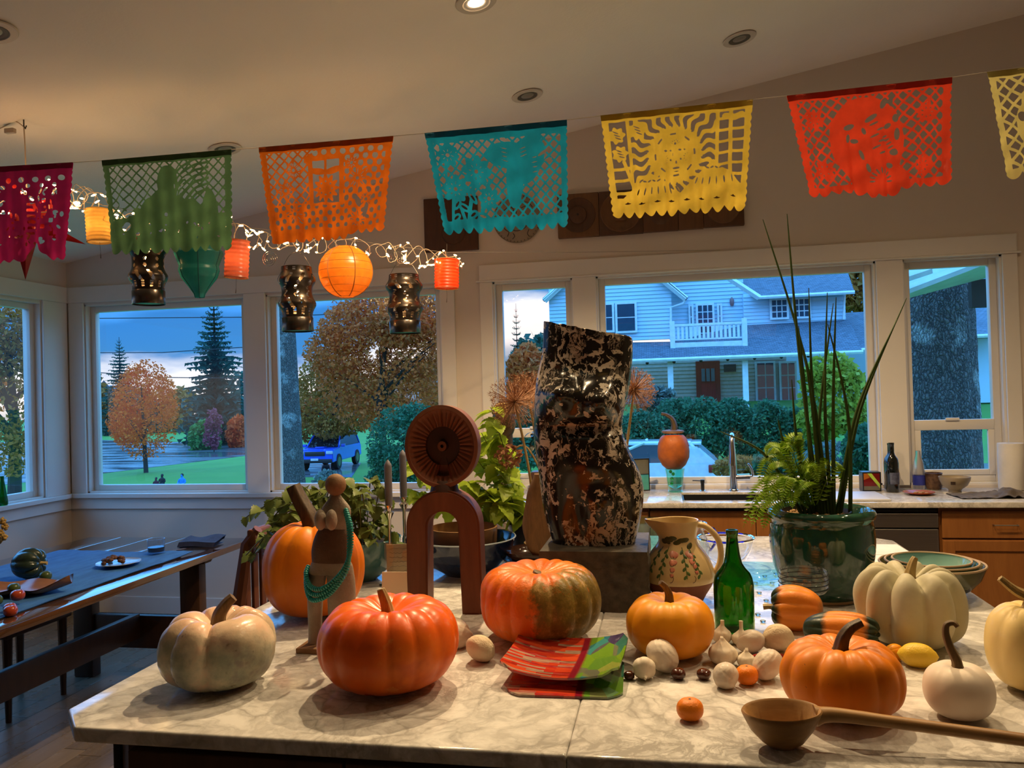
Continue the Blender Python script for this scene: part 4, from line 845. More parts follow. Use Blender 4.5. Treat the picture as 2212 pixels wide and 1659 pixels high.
FR = [((1740, 1090), (1690, 1040), (1640, 1060), (1605, 1140)), ((1742, 1092), (1700, 1060), (1650, 1080), (1622, 1138)), ((1745, 1094), (1710, 1070), (1665, 1090), (1648, 1146)), ((1742, 1085), (1700, 1000), (1660, 1000), (1640, 1050)), ((1745, 1085), (1700, 990), (1672, 965), (1655, 985)), ((1748, 1082), (1715, 985), (1700, 960), (1690, 1000)), ((1750, 1084), (1720, 1000), (1712, 950), (1735, 935)), ((1752, 1088), (1735, 1030), (1752, 1008), (1768, 1045)), ((1755, 1090), (1750, 1030), (1765, 995), (1772, 985)), ((1748, 1092), (1700, 1035), (1670, 1040), (1660, 1095)), ((1750, 1090), (1718, 1040), (1700, 1035), (1688, 1085)), ((1752, 1090), (1730, 1050), (1712, 1060), (1712, 1100)), ((1760, 1092), (1745, 1050), (1740, 1040), (1722, 1060)), ((1764, 1090), (1800, 1010), (1820, 1015), (1826, 1065))]
for k, P in enumerate(FR):
    dz = (-.10, -.13, -.12, -.05, -.02, .0, .02, -.06, .03, -.12, -.13, -.14, -.10, .03)[k]; Q = [at_y(*p, 2.61+dz*(i/3)-.02) for i, p in enumerate(P)]; part(pt, 'fern_frond', frond([Vector(q-np.array([.471, 2.61, TOP])) for q in Q], wmax=.042 if k < 10 else .03), M_fern, False)
# ---- planters and plants at the back of the island
def leafgeo(L, W, serr=0, fold=.25, droop=.25, n=9, base=.12):
    g = G(); v = []; f = []
    for k in range(n+1):
        t = k/n; w = W*(math.sin(PI*min(1, t**.75*(1-base)+base*.9))**.9)*(1-.0*t); w = max(w, 0 if k in (0, n) else .001)
        if serr and 0 < k < n: w *= 1+serr*(1 if k % 2 else -1)
        z = -droop*L*t*t
        v += [(-w, L*t, z+fold*w), (0, L*t, z), (w, L*t, z+fold*w)]
    for k in range(n):
        for j in range(2): a = k*3+j; f.append((a, a+1, a+4, a+3))
    return g.add(v, f)
M_trl = leafmat('trailing_leaf', (.10, .15, .035), (.19, .23, .06), .4, .35, 30); M_lime = leafmat('lime_leaf', (.24, .36, .02), (.40, .50, .05), .4, .45, 25); M_stemg = leafmat('green_stem', (.10, .12, .03), (.16, .12, .05), .5, .1)
def bowlprof(r, h, th=.005, foot=.4, lip=0): return [(.0005, .004), (r*foot*.8, .004), (r*foot, .0005), (r*foot*1.05, .006), (r*.72, h*.28), (r*.9, h*.6), (r*.985, h*.92), (r+lip, h), (r+lip-th*.6, h+.002), (r-th, h*.93), (r*.9-th, h*.6+.003), (r*.7-th, h*.3+.004), (r*foot, .014), (.0005, .012)]
tp = thing('teal_planter', 'teal glazed bowl planter overflowing with a trailing plant', 'planter', (-1.10, 2.74, TOP))
part(tp, 'bowl', G().lathe(bowlprof(.150, .150, .007), 48), skin('teal_glaze', ((.3, (.06, .16, .16)), (.6, (.045, .12, .125)), (.75, (.03, .085, .09))), .12, 5, 3, .05, 20, None, .4))
part(tp, 'potting_soil', G().lathe([(.0005, .135), (.07, .133), (.137, .125)], 32), mat('dark_soil', (.03, .022, .014), .9))
leafA = [meshof('leaf', leafgeo(L, W, .12, .3, .3), M_trl) for L, W in ((.050, .026), (.044, .022), (.036, .018))]
rn = random.Random(12); tO = Vector((-1.10, 2.74, TOP)); cnt = 0
VN = []
for k in range(42):
    tx = rn.choice((rn.uniform(518, 620), rn.uniform(560, 700), rn.uniform(700, 800), rn.uniform(770, 880))); ty = rn.uniform(1062, 1120)+(rn.uniform(0, 95) if tx < 600 or tx > 780 else 0); dy = rn.uniform(-.20, .08)
    e = Vector(at_y(tx, ty, 2.74+dy))-tO; b = Vector((e.x*.35, dy*.4, .135)); m_ = Vector((e.x*.72, dy*.8, max(e.z, .15)+.05))
    VN.append(bez([b, m_, e], 8))
for c in VN:
    part(tp, 'vine', G().tube(c, [.0022]*len(c), 5), M_stemg)
    for i in range(5, len(c), 3):
        for sg in (-1, 1):
            if cnt >= 298: break
            d = (c[min(i+1, len(c)-1)]-c[i-1]).normalized(); a = math.atan2(d.y, d.x)-PI/2+sg*rn.uniform(.6, 1.5); inst(tp, 'leaf', leafA[cnt % 3], T(c[i].x, c[i].y, c[i].z, rn.uniform(-1.1, .3), rn.uniform(-.5, .5), a)); cnt += 1
# candles in silver holders
M_cand = mat('grey_lilac_wax', (.15, .14, .17), .5, (.13, .125, .15), 12); M_silv = mat('polished_silver', (.72, .70, .68), .10, metal=1)
for lb, px, yt, yb, Y in (('grey taper candle in silver holder beside the trailing plant', 839, 1000, 1092, 2.66), ('grey taper candle in silver holder half behind the carved figure', 871, 978, 1074, 2.86)):
    a, b = at_y(px-1, yt, Y), at_y(px+1, yb, Y); z1, z0 = a[2]-TOP, b[2]-TOP
    t = thing('candlestick', lb, 'candlestick', (b[0], Y, TOP), 0, 'candlesticks'); part(t, 'holder', G().lathe([(.0005, .002), (.040, .0005), (.041, .004), (.014, .012), (.007, .03), (.010, z0*.45), (.006, z0*.5), (.006, z0-.05), (.018, z0-.025), (.009, z0-.018), (.015, z0), (.0145, z0+.002), (.0005, z0)], 32), M_silv)
    part(t, 'candle', G().lathe([(.0125, z0+.001), (.0135, z0+.03), (.0135, z1-.012), (.0125, z1-.006), (.006, z1+.006), (.0005, z1+.012)], 24), M_cand); part(t, 'wick', G().tube([(0, 0, z1+.010), (.001, 0, z1+.022)], .0009, 6), M_dark)
# letter in a clear stand
t = thing('acrylic_stand', 'clear acrylic stand holding a handwritten letter', 'sign holder', (-.868, 2.56, TOP), .25)
part(t, 'sheet', G().box(-.062, .062, -.002, -.0005, .004, .165), mat('aged_letter_paper', (.40, .32, .20), .8, (.36, .28, .17), 5), False)
part(t, 'acrylic_panel', G().box(-.068, .068, -.006, -.0025, .0005, .172, .001), M_clear); part(t, 'acrylic_foot', G().box(-.068, .068, -.006, .06, .0005, .0035, .001), M_clear)
rn = random.Random(5)
for k in range(9):
    z = .15-k*.015; pts = [(-.052+j*.0052, -.0024, z+rn.uniform(-.002, .003)) for j in range(rn.randint(14, 20))]; part(t, 'writing_line', G().tube(pts, .00035, 4), M_ink)
# dark blue bowl with wooden bowl in it
t = thing('blue_bowl', 'wide dark blue glazed bowl behind the carved figure', 'bowl', (-.735, 2.86, TOP)); part(t, 'bowl', G().lathe(bowlprof(.187, .132, .006, .42), 56), skin('cobalt_glaze', ((.3, (.010, .022, .07)), (.6, (.008, .015, .045)), (.75, (.02, .04, .10))), .10, 4, 4, .04, 20, None, .5)); part(t, 'pale_rim', G().tube([(.186*math.cos(a), .186*math.sin(a), .1335) for a in np.linspace(0, 2*PI, 57)[:-1]], .0028, 6, closed=True), mat('pale_glaze_edge', (.35, .42, .48), .2))
single('wooden_bowl', 'turned wooden bowl resting inside the blue bowl', 'bowl', G().lathe([(.0005, .002), (.06, .0005), (.10, .02), (.125, .07), (.128, .125), (.122, .126), (.118, .07), (.09, .025), (.0005, .014)], 48), wood('turned_walnut', (.20, .10, .035), (.12, .055, .02), .4, 5, (.6, .6, 2), .08), loc=(-.745, 2.87, TOP+.045))
# lime green leafy plant in a black pot
t = thing('lime_plant', 'potted plant with lime green serrated leaves behind the carved figure', 'plant', (-.56, 3.13, TOP))
part(t, 'pot', G().lathe([(.0005, .003), (.05, .0005), (.066, .14), (.070, .142), (.069, .150), (.062, .150), (.0005, .135)], 32), M_black)
leafB = [meshof('leaf', leafgeo(L, W, .10, .25, .35, 11), M_lime) for L, W in ((.085, .032), (.070, .027), (.055, .022))]
rn = random.Random(7); pO = Vector((-.56, 3.13, TOP)); cnt = 0
for tx, ty, dy in ((1060, 880, -.05), (1078, 940, .0), (1040, 935, .05), (1025, 985, -.05), (1072, 1000, -.10), (1010, 1040, -.12), (1090, 1045, -.10), (1050, 1060, -.15), (985, 1075, -.1), (905, 1015, -.10), (895, 1060, -.08), (1105, 1075, -.12), (1075, 1085, -.16), (880, 990, -.05), (910, 1075, -.12)):
    e = Vector(at_y(tx, ty, 3.10+dy))-pO; c = bez([Vector((rn.uniform(-.03, .03), rn.uniform(-.03, .03), .14)), Vector((e.x*.45, dy*.5, max(.16, e.z*.55)+.03)), e], 8)
    part(t, 'stem', G().tube(c, [lerp(.0035, .0015, k/16) for k in range(17)], 5), M_stemg)
    for i in (6, 8, 10, 12, 13, 14, 15, 16):
        for sg in ((-1, 1) if i < 16 else (0,)):
            a = rn.uniform(0, 6.28) if i < 16 else rn.uniform(-1, 1); inst(t, 'leaf', leafB[(cnt+i) % 3], T(c[i].x, c[i].y, c[i].z, rn.uniform(-.9, .35), rn.uniform(-.4, .4), a)); cnt += 1
# iron teapot
M_iron = mat('black_cast_iron', (.030, .022, .017), .42, (.06, .04, .028), 20, bump=.2, bs=80)
t = thing('iron_teapot', 'squat dark iron teapot with arched handle', 'teapot', (-.68, 3.42, TOP), .2)
part(t, 'body', G().lathe([(.0005, .002), (.055, .0005), (.085, .02), (.098, .052), (.090, .082), (.06, .098), (.0005, .101)], 44), M_iron); part(t, 'lid', G().lathe([(.052, .100), (.045, .106), (.0005, .112)], 32), M_iron); part(t, 'knob', G().lathe([(.004, .110), (.004, .116), (.012, .124), (.009, .131), (.0005, .132)], 16), M_iron)
part(t, 'handle', G().tube(bez([(-.080, 0, .085), (-.088, 0, .14), (-.05, 0, .20), (.02, 0, .212), (.075, 0, .17), (.082, 0, .12), (.068, 0, .092)], 6), .0055, 8), M_iron); part(t, 'spout', G().tube([(-.085, 0, .055), (-.115, 0, .078), (-.128, 0, .102)], [.017, .012, .009], 10), M_iron)
# stack of three bowls left of the granite block
SB = (-.475, 2.86)
single('stacked_bowl', 'grey-blue bowl at the bottom of the stack of three', 'bowl', G().lathe(bowlprof(.118, .060, .004, .4), 44), skin('blue_white_glaze', ((.3, (.22, .22, .24)), (.7, (.16, .17, .20))), .15, 5, 3, .03, 20), group='stack of three bowls', loc=(SB[0], SB[1], TOP))
single('stacked_bowl', 'shiny dark brown bowl in the middle of the stack of three', 'bowl', G().lathe(bowlprof(.115, .055, .004, .4), 44), skin('brown_glaze', ((.3, (.055, .022, .014)), (.7, (.03, .012, .008))), .12, 9, 3, .05, 20, None, .4), group='stack of three bowls', loc=(SB[0]+.004, SB[1], TOP+.034))
single('stacked_bowl', 'tan bowl on top of the stack of three, tilted', 'bowl', G().lathe(bowlprof(.092, .052, .004, .45), 44), skin('tan_glaze', ((.3, (.36, .24, .10)), (.7, (.28, .17, .065))), .3, 5, 3, .05, 20), group='stack of three bowls', loc=(SB[0]+.05, SB[1]+.02, TOP+.062))
# dried allium heads on long stalks, dried bark sheath
M_all = mat('dried_allium', (.38, .19, .085), .7, (.28, .12, .06), 20); M_bark = wood('papery_bark', (.26, .135, .05), (.13, .07, .03), .8, 10, (2, 2, .5), .6)
def allium(label, px, py, Y, R, bx, by):
    c = at_y(px, py, Y); b = at_y(bx, by, Y+.03); t = thing('dried_allium', label, 'dried flower', (b[0], Y, TOP)); o = Vector((b[0], Y, TOP)); cc = Vector(c)-o
    part(t, 'stalk', G().tube(bez([(0, 0, .001), (cc.x*.3, 0, cc.z*.55), cc], 6), .005, 7), M_stem_tan); rn = random.Random(px); g = G()
    for k in range(330):
        z = rn.uniform(-1, 1); a = rn.uniform(0, 6.28); s = math.sqrt(1-z*z); d = Vector((s*math.cos(a), s*math.sin(a), z)); L = R*rn.uniform(.78, 1.02); e = cc+d*L; m_ = cc+d*L*.55+Vector((rn.uniform(-1, 1), rn.uniform(-1, 1), rn.uniform(-1, 1)))*.004; g.tube([cc+d*.004, m_, e], [.0007, .0006, .0006], 3, False)
        for q in range(4): w = Vector((rn.uniform(-1, 1), rn.uniform(-1, 1), rn.uniform(-1, 1)))+d*.4; w.normalize(); g.tube([e, e+w*.010], [.0008, .0003], 3, False)
    part(t, 'flower_head', g, M_all, False, kind='stuff')
allium('round dried allium head left of the torso, facing the camera', 1112, 868, 2.90, .100, 1165, 1190); allium('dried allium head close behind the torso, left side', 1140, 850, 3.05, .085, 1185, 1180); allium('dried allium head peeking out right of the torso', 1370, 842, 3.00, .082, 1345, 1185)
def bark():
    rows = []
    for y, l, r in ((1168, 1195, 1212), (1140, 1165, 1212), (1110, 1140, 1205), (1075, 1127, 1200), (1040, 1126, 1195), (1000, 1133, 1192), (965, 1142, 1185), (940, 1150, 1176)):
        a, b = at_y(l, y, 2.78), at_y(r, y, 2.78); rows.append(((a[0]+b[0])/2, 2.78, (a[2]+b[2])/2, (b[0]-a[0])/2, .022))
    g = loft(interp_rows(rows, 30), 26); g.v = [(x+.006*MN.noise(Vector((x*40, y*40, z*18))), y+.012*MN.noise(Vector((x*30+5, y*30, z*14))), z) for x, y, z in g.v]; z0 = min(v[2] for v in g.v); return g, z0
g, z0 = bark(); bx0 = at_y(1195, 1168, 2.78)[0]; g.v = [(x-bx0, y-2.78, z-z0) for x, y, z in g.v]
single('dried_bark_sheath', 'curled brown papery bark sheath standing behind the torso', 'bark', g, M_bark, loc=(bx0, 2.78, TOP), ang=60)
t = thing('dried_hydrangea', 'brown dried hydrangea head on a bent twig', 'dried flower', (-.50, 3.0, TOP)); hO = Vector((-.50, 3.0, TOP)); hc = Vector(at_y(1098, 985, 3.0))-hO
part(t, 'twig', G().tube(bez([(.10, .02, .001), (.09, .01, .2), Vector(at_y(1140, 968, 3.0))-hO, hc], 6), .004, 6), M_stem_tan); rn = random.Random(2); g = G()
for k in range(90):
    z = rn.uniform(-1, 1); a = rn.uniform(0, 6.28); s = math.sqrt(1-z*z); p = hc+Vector((s*math.cos(a)*.045, s*math.sin(a)*.035, z*.04)); g.add(leafgeo(.02, .009, 0, .3, .2, 4).v, leafgeo(.02, .009, 0, .3, .2, 4).f, T(p.x, p.y, p.z, rn.uniform(-1.5, 1.5), rn.uniform(-1, 1), rn.uniform(0, 6.28)))
part(t, 'petals', g, leafmat('dry_petals', (.28, .11, .05), (.40, .20, .10), .6, .3), False, kind='stuff')
# knobbly beehive-curled bronze head on the far counter
t = thing('bronze_head', 'bronze head with rows of snail curls behind the lime plant', 'sculpture', (-1.00, 4.95, TOP)); hz = at_y(1030, 880, 4.95)[2]-TOP
M_brz = mat('dark_bronze', (.09, .055, .02), .4, (.05, .03, .012), 20, metal=.7)
part(t, 'neck', G().lathe([(.0005, .001), (.09, .001), (.085, .02), (.06, .06), (.055, hz-.16)], 28), M_brz); part(t, 'face', G().ball(.075, .085, .115, (0, 0, hz-.10), 28, 18), M_brz)
curl = meshof('curl', G().ball(.0095, .0095, .011, nu=8, nv=6), mat('gilt_bronze', (.42, .26, .08), .35, (.30, .17, .05), 20, metal=.6))
for j in range(8):
    ph = .12+j*.19; r = .066*math.sin(ph)**.9; z = hz-.045+.070*math.cos(ph); n = max(3, int(2*PI*r/.019))
    for k in range(n): a = 2*PI*(k+.5*(j % 2))/n; inst(t, 'curl', curl, T(r*math.cos(a), r*math.sin(a), z))
part(t, 'scalp', G().ball(.064, .064, .066, (0, 0, hz-.045), 20, 12), M_brz)
# glassware behind the pitcher
single('aqua_vase', 'aqua swirl glass bowl behind the pitcher spout', 'glass bowl', G().lathe([(.0005, .003), (.05, .0005), (.07, .02), (.085, .07), (.082, .12), (.090, .155), (.086, .156), (.078, .12), (.080, .07), (.064, .024), (.0005, .010)], 44), M_aqua, loc=(-.085, 3.12, TOP))
t = thing('cobalt_rim_bowl', 'clear glass bowl with cobalt blue rim behind the bottle', 'glass bowl', (.21, 3.02, TOP)); part(t, 'bowl', G().lathe(bowlprof(.10, .105, .003, .4), 44), M_clear); part(t, 'blue_rim', G().tube([(.1*math.cos(a), .1*math.sin(a), .107) for a in np.linspace(0, 2*PI, 49)[:-1]], .005, 8, closed=True), M_cob)
t = thing('glass_jug', 'clear glass jug with blue edge behind the pitcher handle', 'jug', (.075, 2.96, TOP)); part(t, 'jug_body', G().lathe([(.0005, .003), (.045, .0005), (.07, .03), (.078, .08), (.06, .13), (.055, .15), (.066, .168), (.063, .168), (.052, .15), (.057, .13), (.075, .08), (.066, .032), (.0005, .008)], 40), M_clear); part(t, 'blue_edge', G().tube([(.066*math.cos(a), .066*math.sin(a), .169) for a in np.linspace(0, 2*PI, 41)[:-1]], .0028, 6, closed=True), M_cob)
part(t, 'jug_handle', G().tube(bez([(.055, 0, .15), (.09, 0, .15), (.10, 0, .11), (.074, 0, .07)], 6), .005, 8), M_cob)
t = thing('glass_fish_dish', 'pale blue blown glass dish shaped like a fish with curled tail', 'glass dish', (.30, 2.76, TOP), -.1)
def fish():
    g = G().lathe([(.0005, .003), (.03, .0005), (.06, .018), (.085, .05), (.09, .062), (.087, .063), (.08, .05), (.055, .022), (.0005, .009)], 40); g.v = [(x*1.15, y*.7, z) for x, y, z in g.v]; return g
part(t, 'dish', fish(), M_aqua)
for k in range(5): a = -.5+.25*k; part(t, 'tail_fin', G().tube(bez([(.085, .02*a, .05), (.12, .05*a, .055), (.155, .12*a, .07+.02*abs(a)), (.150, .15*a, .092)], 6), [lerp(.010, .004, q/18) for q in range(19)], 8), M_aqua)
# nested bowls right
for lb, r, h, dz, c in (('outermost green stoneware bowl of the nest behind the grey-white pumpkin', .150, .098, 0, ((.3, (.16, .15, .07)), (.7, (.11, .11, .05)))), ('middle blue-green bowl of the nest behind the grey-white pumpkin', .132, .090, .014, ((.3, (.05, .12, .10)), (.7, (.03, .08, .07)))), ('innermost pale teal bowl of the nest behind the grey-white pumpkin', .112, .082, .027, ((.3, (.20, .36, .32)), (.7, (.15, .29, .26))))):
    t = thing('nested_bowl', lb, 'bowl', (.80, 2.66, TOP+dz), 0, 'nested green bowls'); part(t, 'bowl', G().lathe(bowlprof(r, h, .006, .45), 52), skin('nest_glaze_%d' % int(r*1000), c, .14, 5, 3, .04, 20, None, .4)); part(t, 'rim', G().tube([((r-.002)*math.cos(a), (r-.002)*math.sin(a), h+.001) for a in np.linspace(0, 2*PI, 53)[:-1]], .0035, 6, closed=True), mat('unglazed_rim', (.42, .30, .17), .5))
# loose papers at the back right corner
M_ppr = mat('white_paper', (.74, .71, .66), .7)
for k, (x, y, rz, lb) in enumerate(((.77, 3.36, .02, 'topmost sheet of paper at the back right corner of the island'), (.83, 3.16, -.04, 'nearer sheet of paper overhanging the right island edge'))):
    single('paper_sheet', lb, 'paper', G().box(-.148, .148, -.105, .105, 0, .0008), M_ppr, False, 'papers on the island', (x, y, TOP+.0006+.001*(1-k)), rz)
M_gem = glass('blue_glass_bead', (.65, .85, 1.0), .02)
rn = random.Random(31); GEM = meshof('glass_pebble', G().ball(.008, .008, .0045, (0, 0, .0045), 12, 7), M_gem)
for k, (px, py) in enumerate(((1652, 1247), (1668, 1262), (1640, 1283), (1655, 1300), (1676, 1241), (1637, 1330), (1648, 1345), (1632, 1262), (1690, 1225))):
    p = at_z(px, py, TOP); o = link('glass_pebble', GEM); o.location = (p[0], p[1], TOP); tag(o, 'tiny pale blue glass pebble scattered right of the green bottle', 'glass pebble', 'glass pebbles right of the bottle')
# ================================================================ on the kitchen counter
K = lambda px, py: at_z(px, py, TOP)
t = thing('kitchen_faucet', 'tall chrome pull-down kitchen faucet with side lever', 'faucet', (.425, 5.235, TOP))
part(t, 'base', G().lathe([(.0005, .0005), (.030, .0005), (.030, .006), (.026, .012)], 28), M_chrome); part(t, 'column', G().tube([(0, 0, .01), (0, 0, .20), (0, 0, .29)], [.025, .022, .015], 20), M_chrome)
part(t, 'neck', G().tube(bez([(0, 0, .28), (0, -.004, .335), (-.004, -.035, .358), (-.008, -.07, .335), (-.010, -.085, .29)], 6), [.015]*18+[.014]*7, 16), M_chrome); part(t, 'spray_head', G().tube([(-.010, -.082, .30), (-.012, -.10, .19), (-.012, -.101, .17)], [.0155, .023, .023], 18), M_chrome)
part(t, 'valve', G().tube([(.015, 0, .085), (.10, 0, .088)], [.021, .021], 18), M_chrome); part(t, 'lever', G().tube(bez([(.098, 0, .088), (.118, 0, .10), (.112, -.004, .14), (.092, -.006, .172)], 5), [.008]*8+[.006]*8, 10), M_chrome)
t = thing('soap_dispenser', 'small dark soap pump beside the sink', 'soap pump', (.232, 5.235, TOP)); part(t, 'collar', G().lathe([(.0005, .0005), (.022, .0005), (.022, .004), (.012, .007)], 20), M_chrome); part(t, 'pump', G().lathe([(.011, .006), (.0115, .05), (.0135, .055), (.0135, .072), (.0005, .075)], 18), M_black); part(t, 'nozzle', G().tube([(-.01, 0, .065), (-.062, -.01, .069)], .0035, 8), M_black)
t = thing('green_glass_vase', 'ribbed green glass tumbler vase holding up a small pumpkin', 'vase', (.06, 5.20, TOP)); part(t, 'vase_body', G().lathe([(.0005, .004), (.047, .0005), (.050, .006), (.045, .014), (.050, .04), (.058, .12), (.063, .150), (.060, .150), (.053, .12), (.044, .04), (.0005, .016)], 36), pane('pale_green_glass', 1.8, (.66, .93, .80)))
for a, z in ((2.6, .135), (2.75, .09), (2.9, .12), (2.7, .06)): part(t, 'glass_prunt', G().ball(.011, c=(.056*math.cos(a+1.6), .056*math.sin(a+1.6)-.004, z), nu=10, nv=8), glass('leaf_green_glass', (.10, .45, .08), .05))
cp = thing('carved_pumpkin', 'small orange pumpkin with cut lid perched on a green vase', 'pumpkin', (.055, 5.20, TOP+.140))
M_cp = skin('dull_orange_skin', ((.3, (.46, .115, .015)), (.5, (.30, .075, .014)), (.75, (.12, .045, .014))), .5, 7, 5, .3, 40, None, .05)
def hollow(): pr = [(.0005, .004), (.045, .006), (.075, .032), (.0985, .08), (.1015, .12), (.096, .17), (.083, .205), (.068, .222), (.064, .220), (.078, .203), (.09, .168), (.094, .12), (.09, .08), (.07, .042), (.0005, .018)]; return G().lathe(pr, 44)
part(cp, 'pumpkin_body', hollow(), M_cp, ang=60); part(cp, 'lid', G().lathe([(.0005, .238), (.058, .236), (.072, .243), (.070, .252), (.04, .258), (.0005, .255)], 36), mat('grey_cut_lid', (.16, .09, .06), .6, (.10, .06, .05), 20, bump=.5, bs=60))
part(cp, 'stem', G().tube(bez([(.005, 0, .25), (.010, 0, .285), (-.002, 0, .325), (-.035, 0, .352), (-.070, 0, .362)], 6), [.021-.011*min(1, k/20) for k in range(25)], 14, ridge=.15), M_stem_dk)
pl = bpy.data.lights.new('candle_glow', 'POINT'); po = link('candle_glow', pl, cp); po.location = (0, 0, .12); pl.energy = .6; pl.color = (1, .45, .12); pl.shadow_soft_size = .02
def stained(name, c):
    t = NT(name); col = t.ramp(t.noise(12, 3), ((.3, c), (.7, tuple(x*.7 for x in c)))); return t.done(t.bsdf(col, .1, trans=.35, coat=.3))
def leaded(name, label, loc, w, h, d, rz=0):
    t = thing(name, label, 'glass box' if d > .02 else 'glass panel', loc, rz); return t
t = leaded('stained_glass_box', 'small stained glass box with lime diagonal on the counter', (1.235, 5.215, TOP), .1, .11, .09)
part(t, 'leading', G().box(-.053, .053, -.046, .046, .0005, .006).box(-.053, -.047, -.046, .046, .006, .112).box(.047, .053, -.046, .046, .006, .112).box(-.047, .047, .040, .046, .006, .112).box(-.053, .053, -.046, .046, .112, .118), M_black, False)
SG = {k: stained('stained_'+k, c) for k, c in (('lime', (.55, .75, .10)), ('amber', (.55, .16, .02)), ('ruby', (.22, .012, .01)), ('smoke', (.20, .18, .12)), ('teal', (.10, .45, .38)))}
for nm, poly, c in (('ruby_piece', [(-.046, .07), (-.046, .110), (-.025, .110), (-.010, .085)], 'amber'), ('lime_piece', [(-.025, .110), (.0, .110), (.046, .045), (.046, .018)], 'lime'), ('ruby_piece', [(.0, .110), (.046, .110), (.046, .045)], 'ruby'), ('amber_piece', [(-.046, .032), (-.046, .07), (-.010, .085), (.034, .032)], 'ruby'), ('smoke_piece', [(-.046, .008), (-.046, .032), (.034, .032), (.046, .018), (.046, .008)], 'smoke')): part(t, nm, G().prism(poly, .042, .045, XZ), SG[c], False)
t = leaded('stained_glass_panel', 'narrow black framed stained glass panel beside the torso, on the counter', (-.16, 5.25, TOP), .1, .28, .01, .3); zt = at_y(1380, 990, 5.25)[2]-TOP
part(t, 'leading', G().box(-.06, -.054, -.006, .006, .0005, zt).box(.054, .06, -.006, .006, .0005, zt).box(-.054, .054, -.006, .006, .0005, .007).box(-.054, .054, -.006, .006, zt-.006, zt).box(-.054, .054, -.004, .004, zt*.5, zt*.5+.004), M_black, False)
part(t, 'teal_pane', G().box(-.054, .054, -.002, .002, .007, zt*.5), SG['teal'], False); part(t, 'clear_pane', G().box(-.054, .054, -.002, .002, zt*.5+.004, zt-.006), SG['smoke'], False)
M_wine = mat('black_wine_glass', (.006, .007, .006), .06, coat=.5)
for lb, x, y, s in (('dark wine bottle standing in front on the counter', 1.345, 5.14, 1.0), ('second dark wine bottle standing just behind the first one', 1.37, 5.27, .96)):
    t = thing('wine_bottle', lb, 'bottle', (x, y, TOP), 0, 'wine bottles on the counter'); part(t, 'bottle_body', G().lathe([(.0005, .004), (.034, .0005), (.0375, .006), (.0378, .175*s), (.034, .20*s), (.018, .225*s), (.0145, .24*s), (.0145, .285*s), (.016, .287*s), (.016, .298*s), (.0005, .299*s)], 32), M_wine); part(t, 'bottle_label', G().lathe([(.0382, .05), (.0382, .12)], 32, keep=lambda i, j: 20 < i < 30), mat('wine_label', (.10, .11, .16), .6, (.03, .03, .06), 40))
single('cutting_board', 'white cutting board lying flat by the sink', 'cutting board', G().box(-.20, .20, -.17, .17, 0, .014, .005), mat('white_plastic', (.62, .62, .64), .4), loc=(1.03, 4.90, TOP+.0005))
t = thing('snack_plate', 'flat orange plate with crumbs on the counter', 'plate', (1.455, 5.02, TOP)); part(t, 'plate', G().lathe([(.0005, .003), (.045, .0005), (.075, .010), (.087, .016), (.085, .018), (.06, .009), (.0005, .006)], 36), mat('orange_glaze', (.32, .08, .03), .25))
rn = random.Random(4)
for k in range(7): a, r = rn.uniform(0, 6.28), rn.uniform(.01, .05); part(t, 'crumb', G().ball(.011, .009, .005, (r*math.cos(a), r*math.sin(a), .012), 8, 6), mat('toast', (.36, .20, .10), .8))
single('brown_crock', 'dark brown patterned crock behind the footed bowl', 'crock', G().lathe([(.0005, .003), (.040, .0005), (.046, .02), (.048, .06), (.047, .095), (.050, .100), (.046, .101), (.043, .06), (.0005, .01)], 32), mat('brown_crackle', (.05, .022, .014), .5, (.13, .07, .04), 50, 6), loc=(1.615, 5.27, TOP))
t = thing('footed_bowl', 'cream footed bowl with brown lettering on the counter', 'bowl', (1.69, 5.14, TOP)); part(t, 'bowl', G().lathe([(.0005, .004), (.035, .0005), (.034, .010), (.040, .018), (.068, .04), (.083, .07), (.0865, .090), (.083, .090), (.078, .068), (.06, .042), (.0005, .024)], 40), mat('cream_stoneware', (.34, .27, .18), .3)); part(t, 'brown_mark', G().box(-.045, -.04, -.078, -.070, .05, .068).box(-.038, -.03, -.080, -.073, .05, .068).box(-.028, -.022, -.081, -.074, .05, .068), mat('brown_slip', (.05, .03, .02), .5), False)
def cloth():
    def q(u, w):
        x = lerp(-.19, .19, u); y = lerp(-.11, .11, w); f = sm((u-.25)*2); z = .004+f*(.045*abs(MN.noise(Vector((x*11, y*11, 2))))+.028*sm(1-abs(u-.72)*3.4)*sm(1-abs(w-.5)*1.8))+.01*abs(MN.noise(Vector((x*24, y*24, 5)))); return (x, y+.02*MN.noise(Vector((x*9, y*9, 9))), z)
    g = G().surf(q, 50, 34); n = len(g.v); g.v += [(x, y, max(.0003, z-.003)) for x, y, z in g.v]; g.f += [tuple(i+n for i in reversed(f)) for f in g.f]; g.m += [0]*(len(g.f)-len(g.m)); return g
single('dish_towel', 'crumpled grey-brown dish towel on the counter', 'towel', cloth(), mat('grey_brown_linen', (.15, .12, .09), .9, (.09, .07, .055), 14, bump=.4, bs=160), loc=(1.80, 4.93, TOP), rz=.05)
t = thing('paper_towel_roll', 'white paper towel roll standing on the counter', 'paper towel', (2.03, 5.22, TOP)); part(t, 'roll', G().lathe([(.020, .004), (.068, .004), (.070, .01), (.070, .275), (.068, .279), (.020, .279), (.020, .004)], 48), mat('white_tissue', (.66, .62, .57), .85, bump=.2, bs=60)); part(t, 'base_disc', G().lathe([(.0005, .0005), (.07, .0005), (.07, .0035), (.0005, .0035)], 32), M_steel)
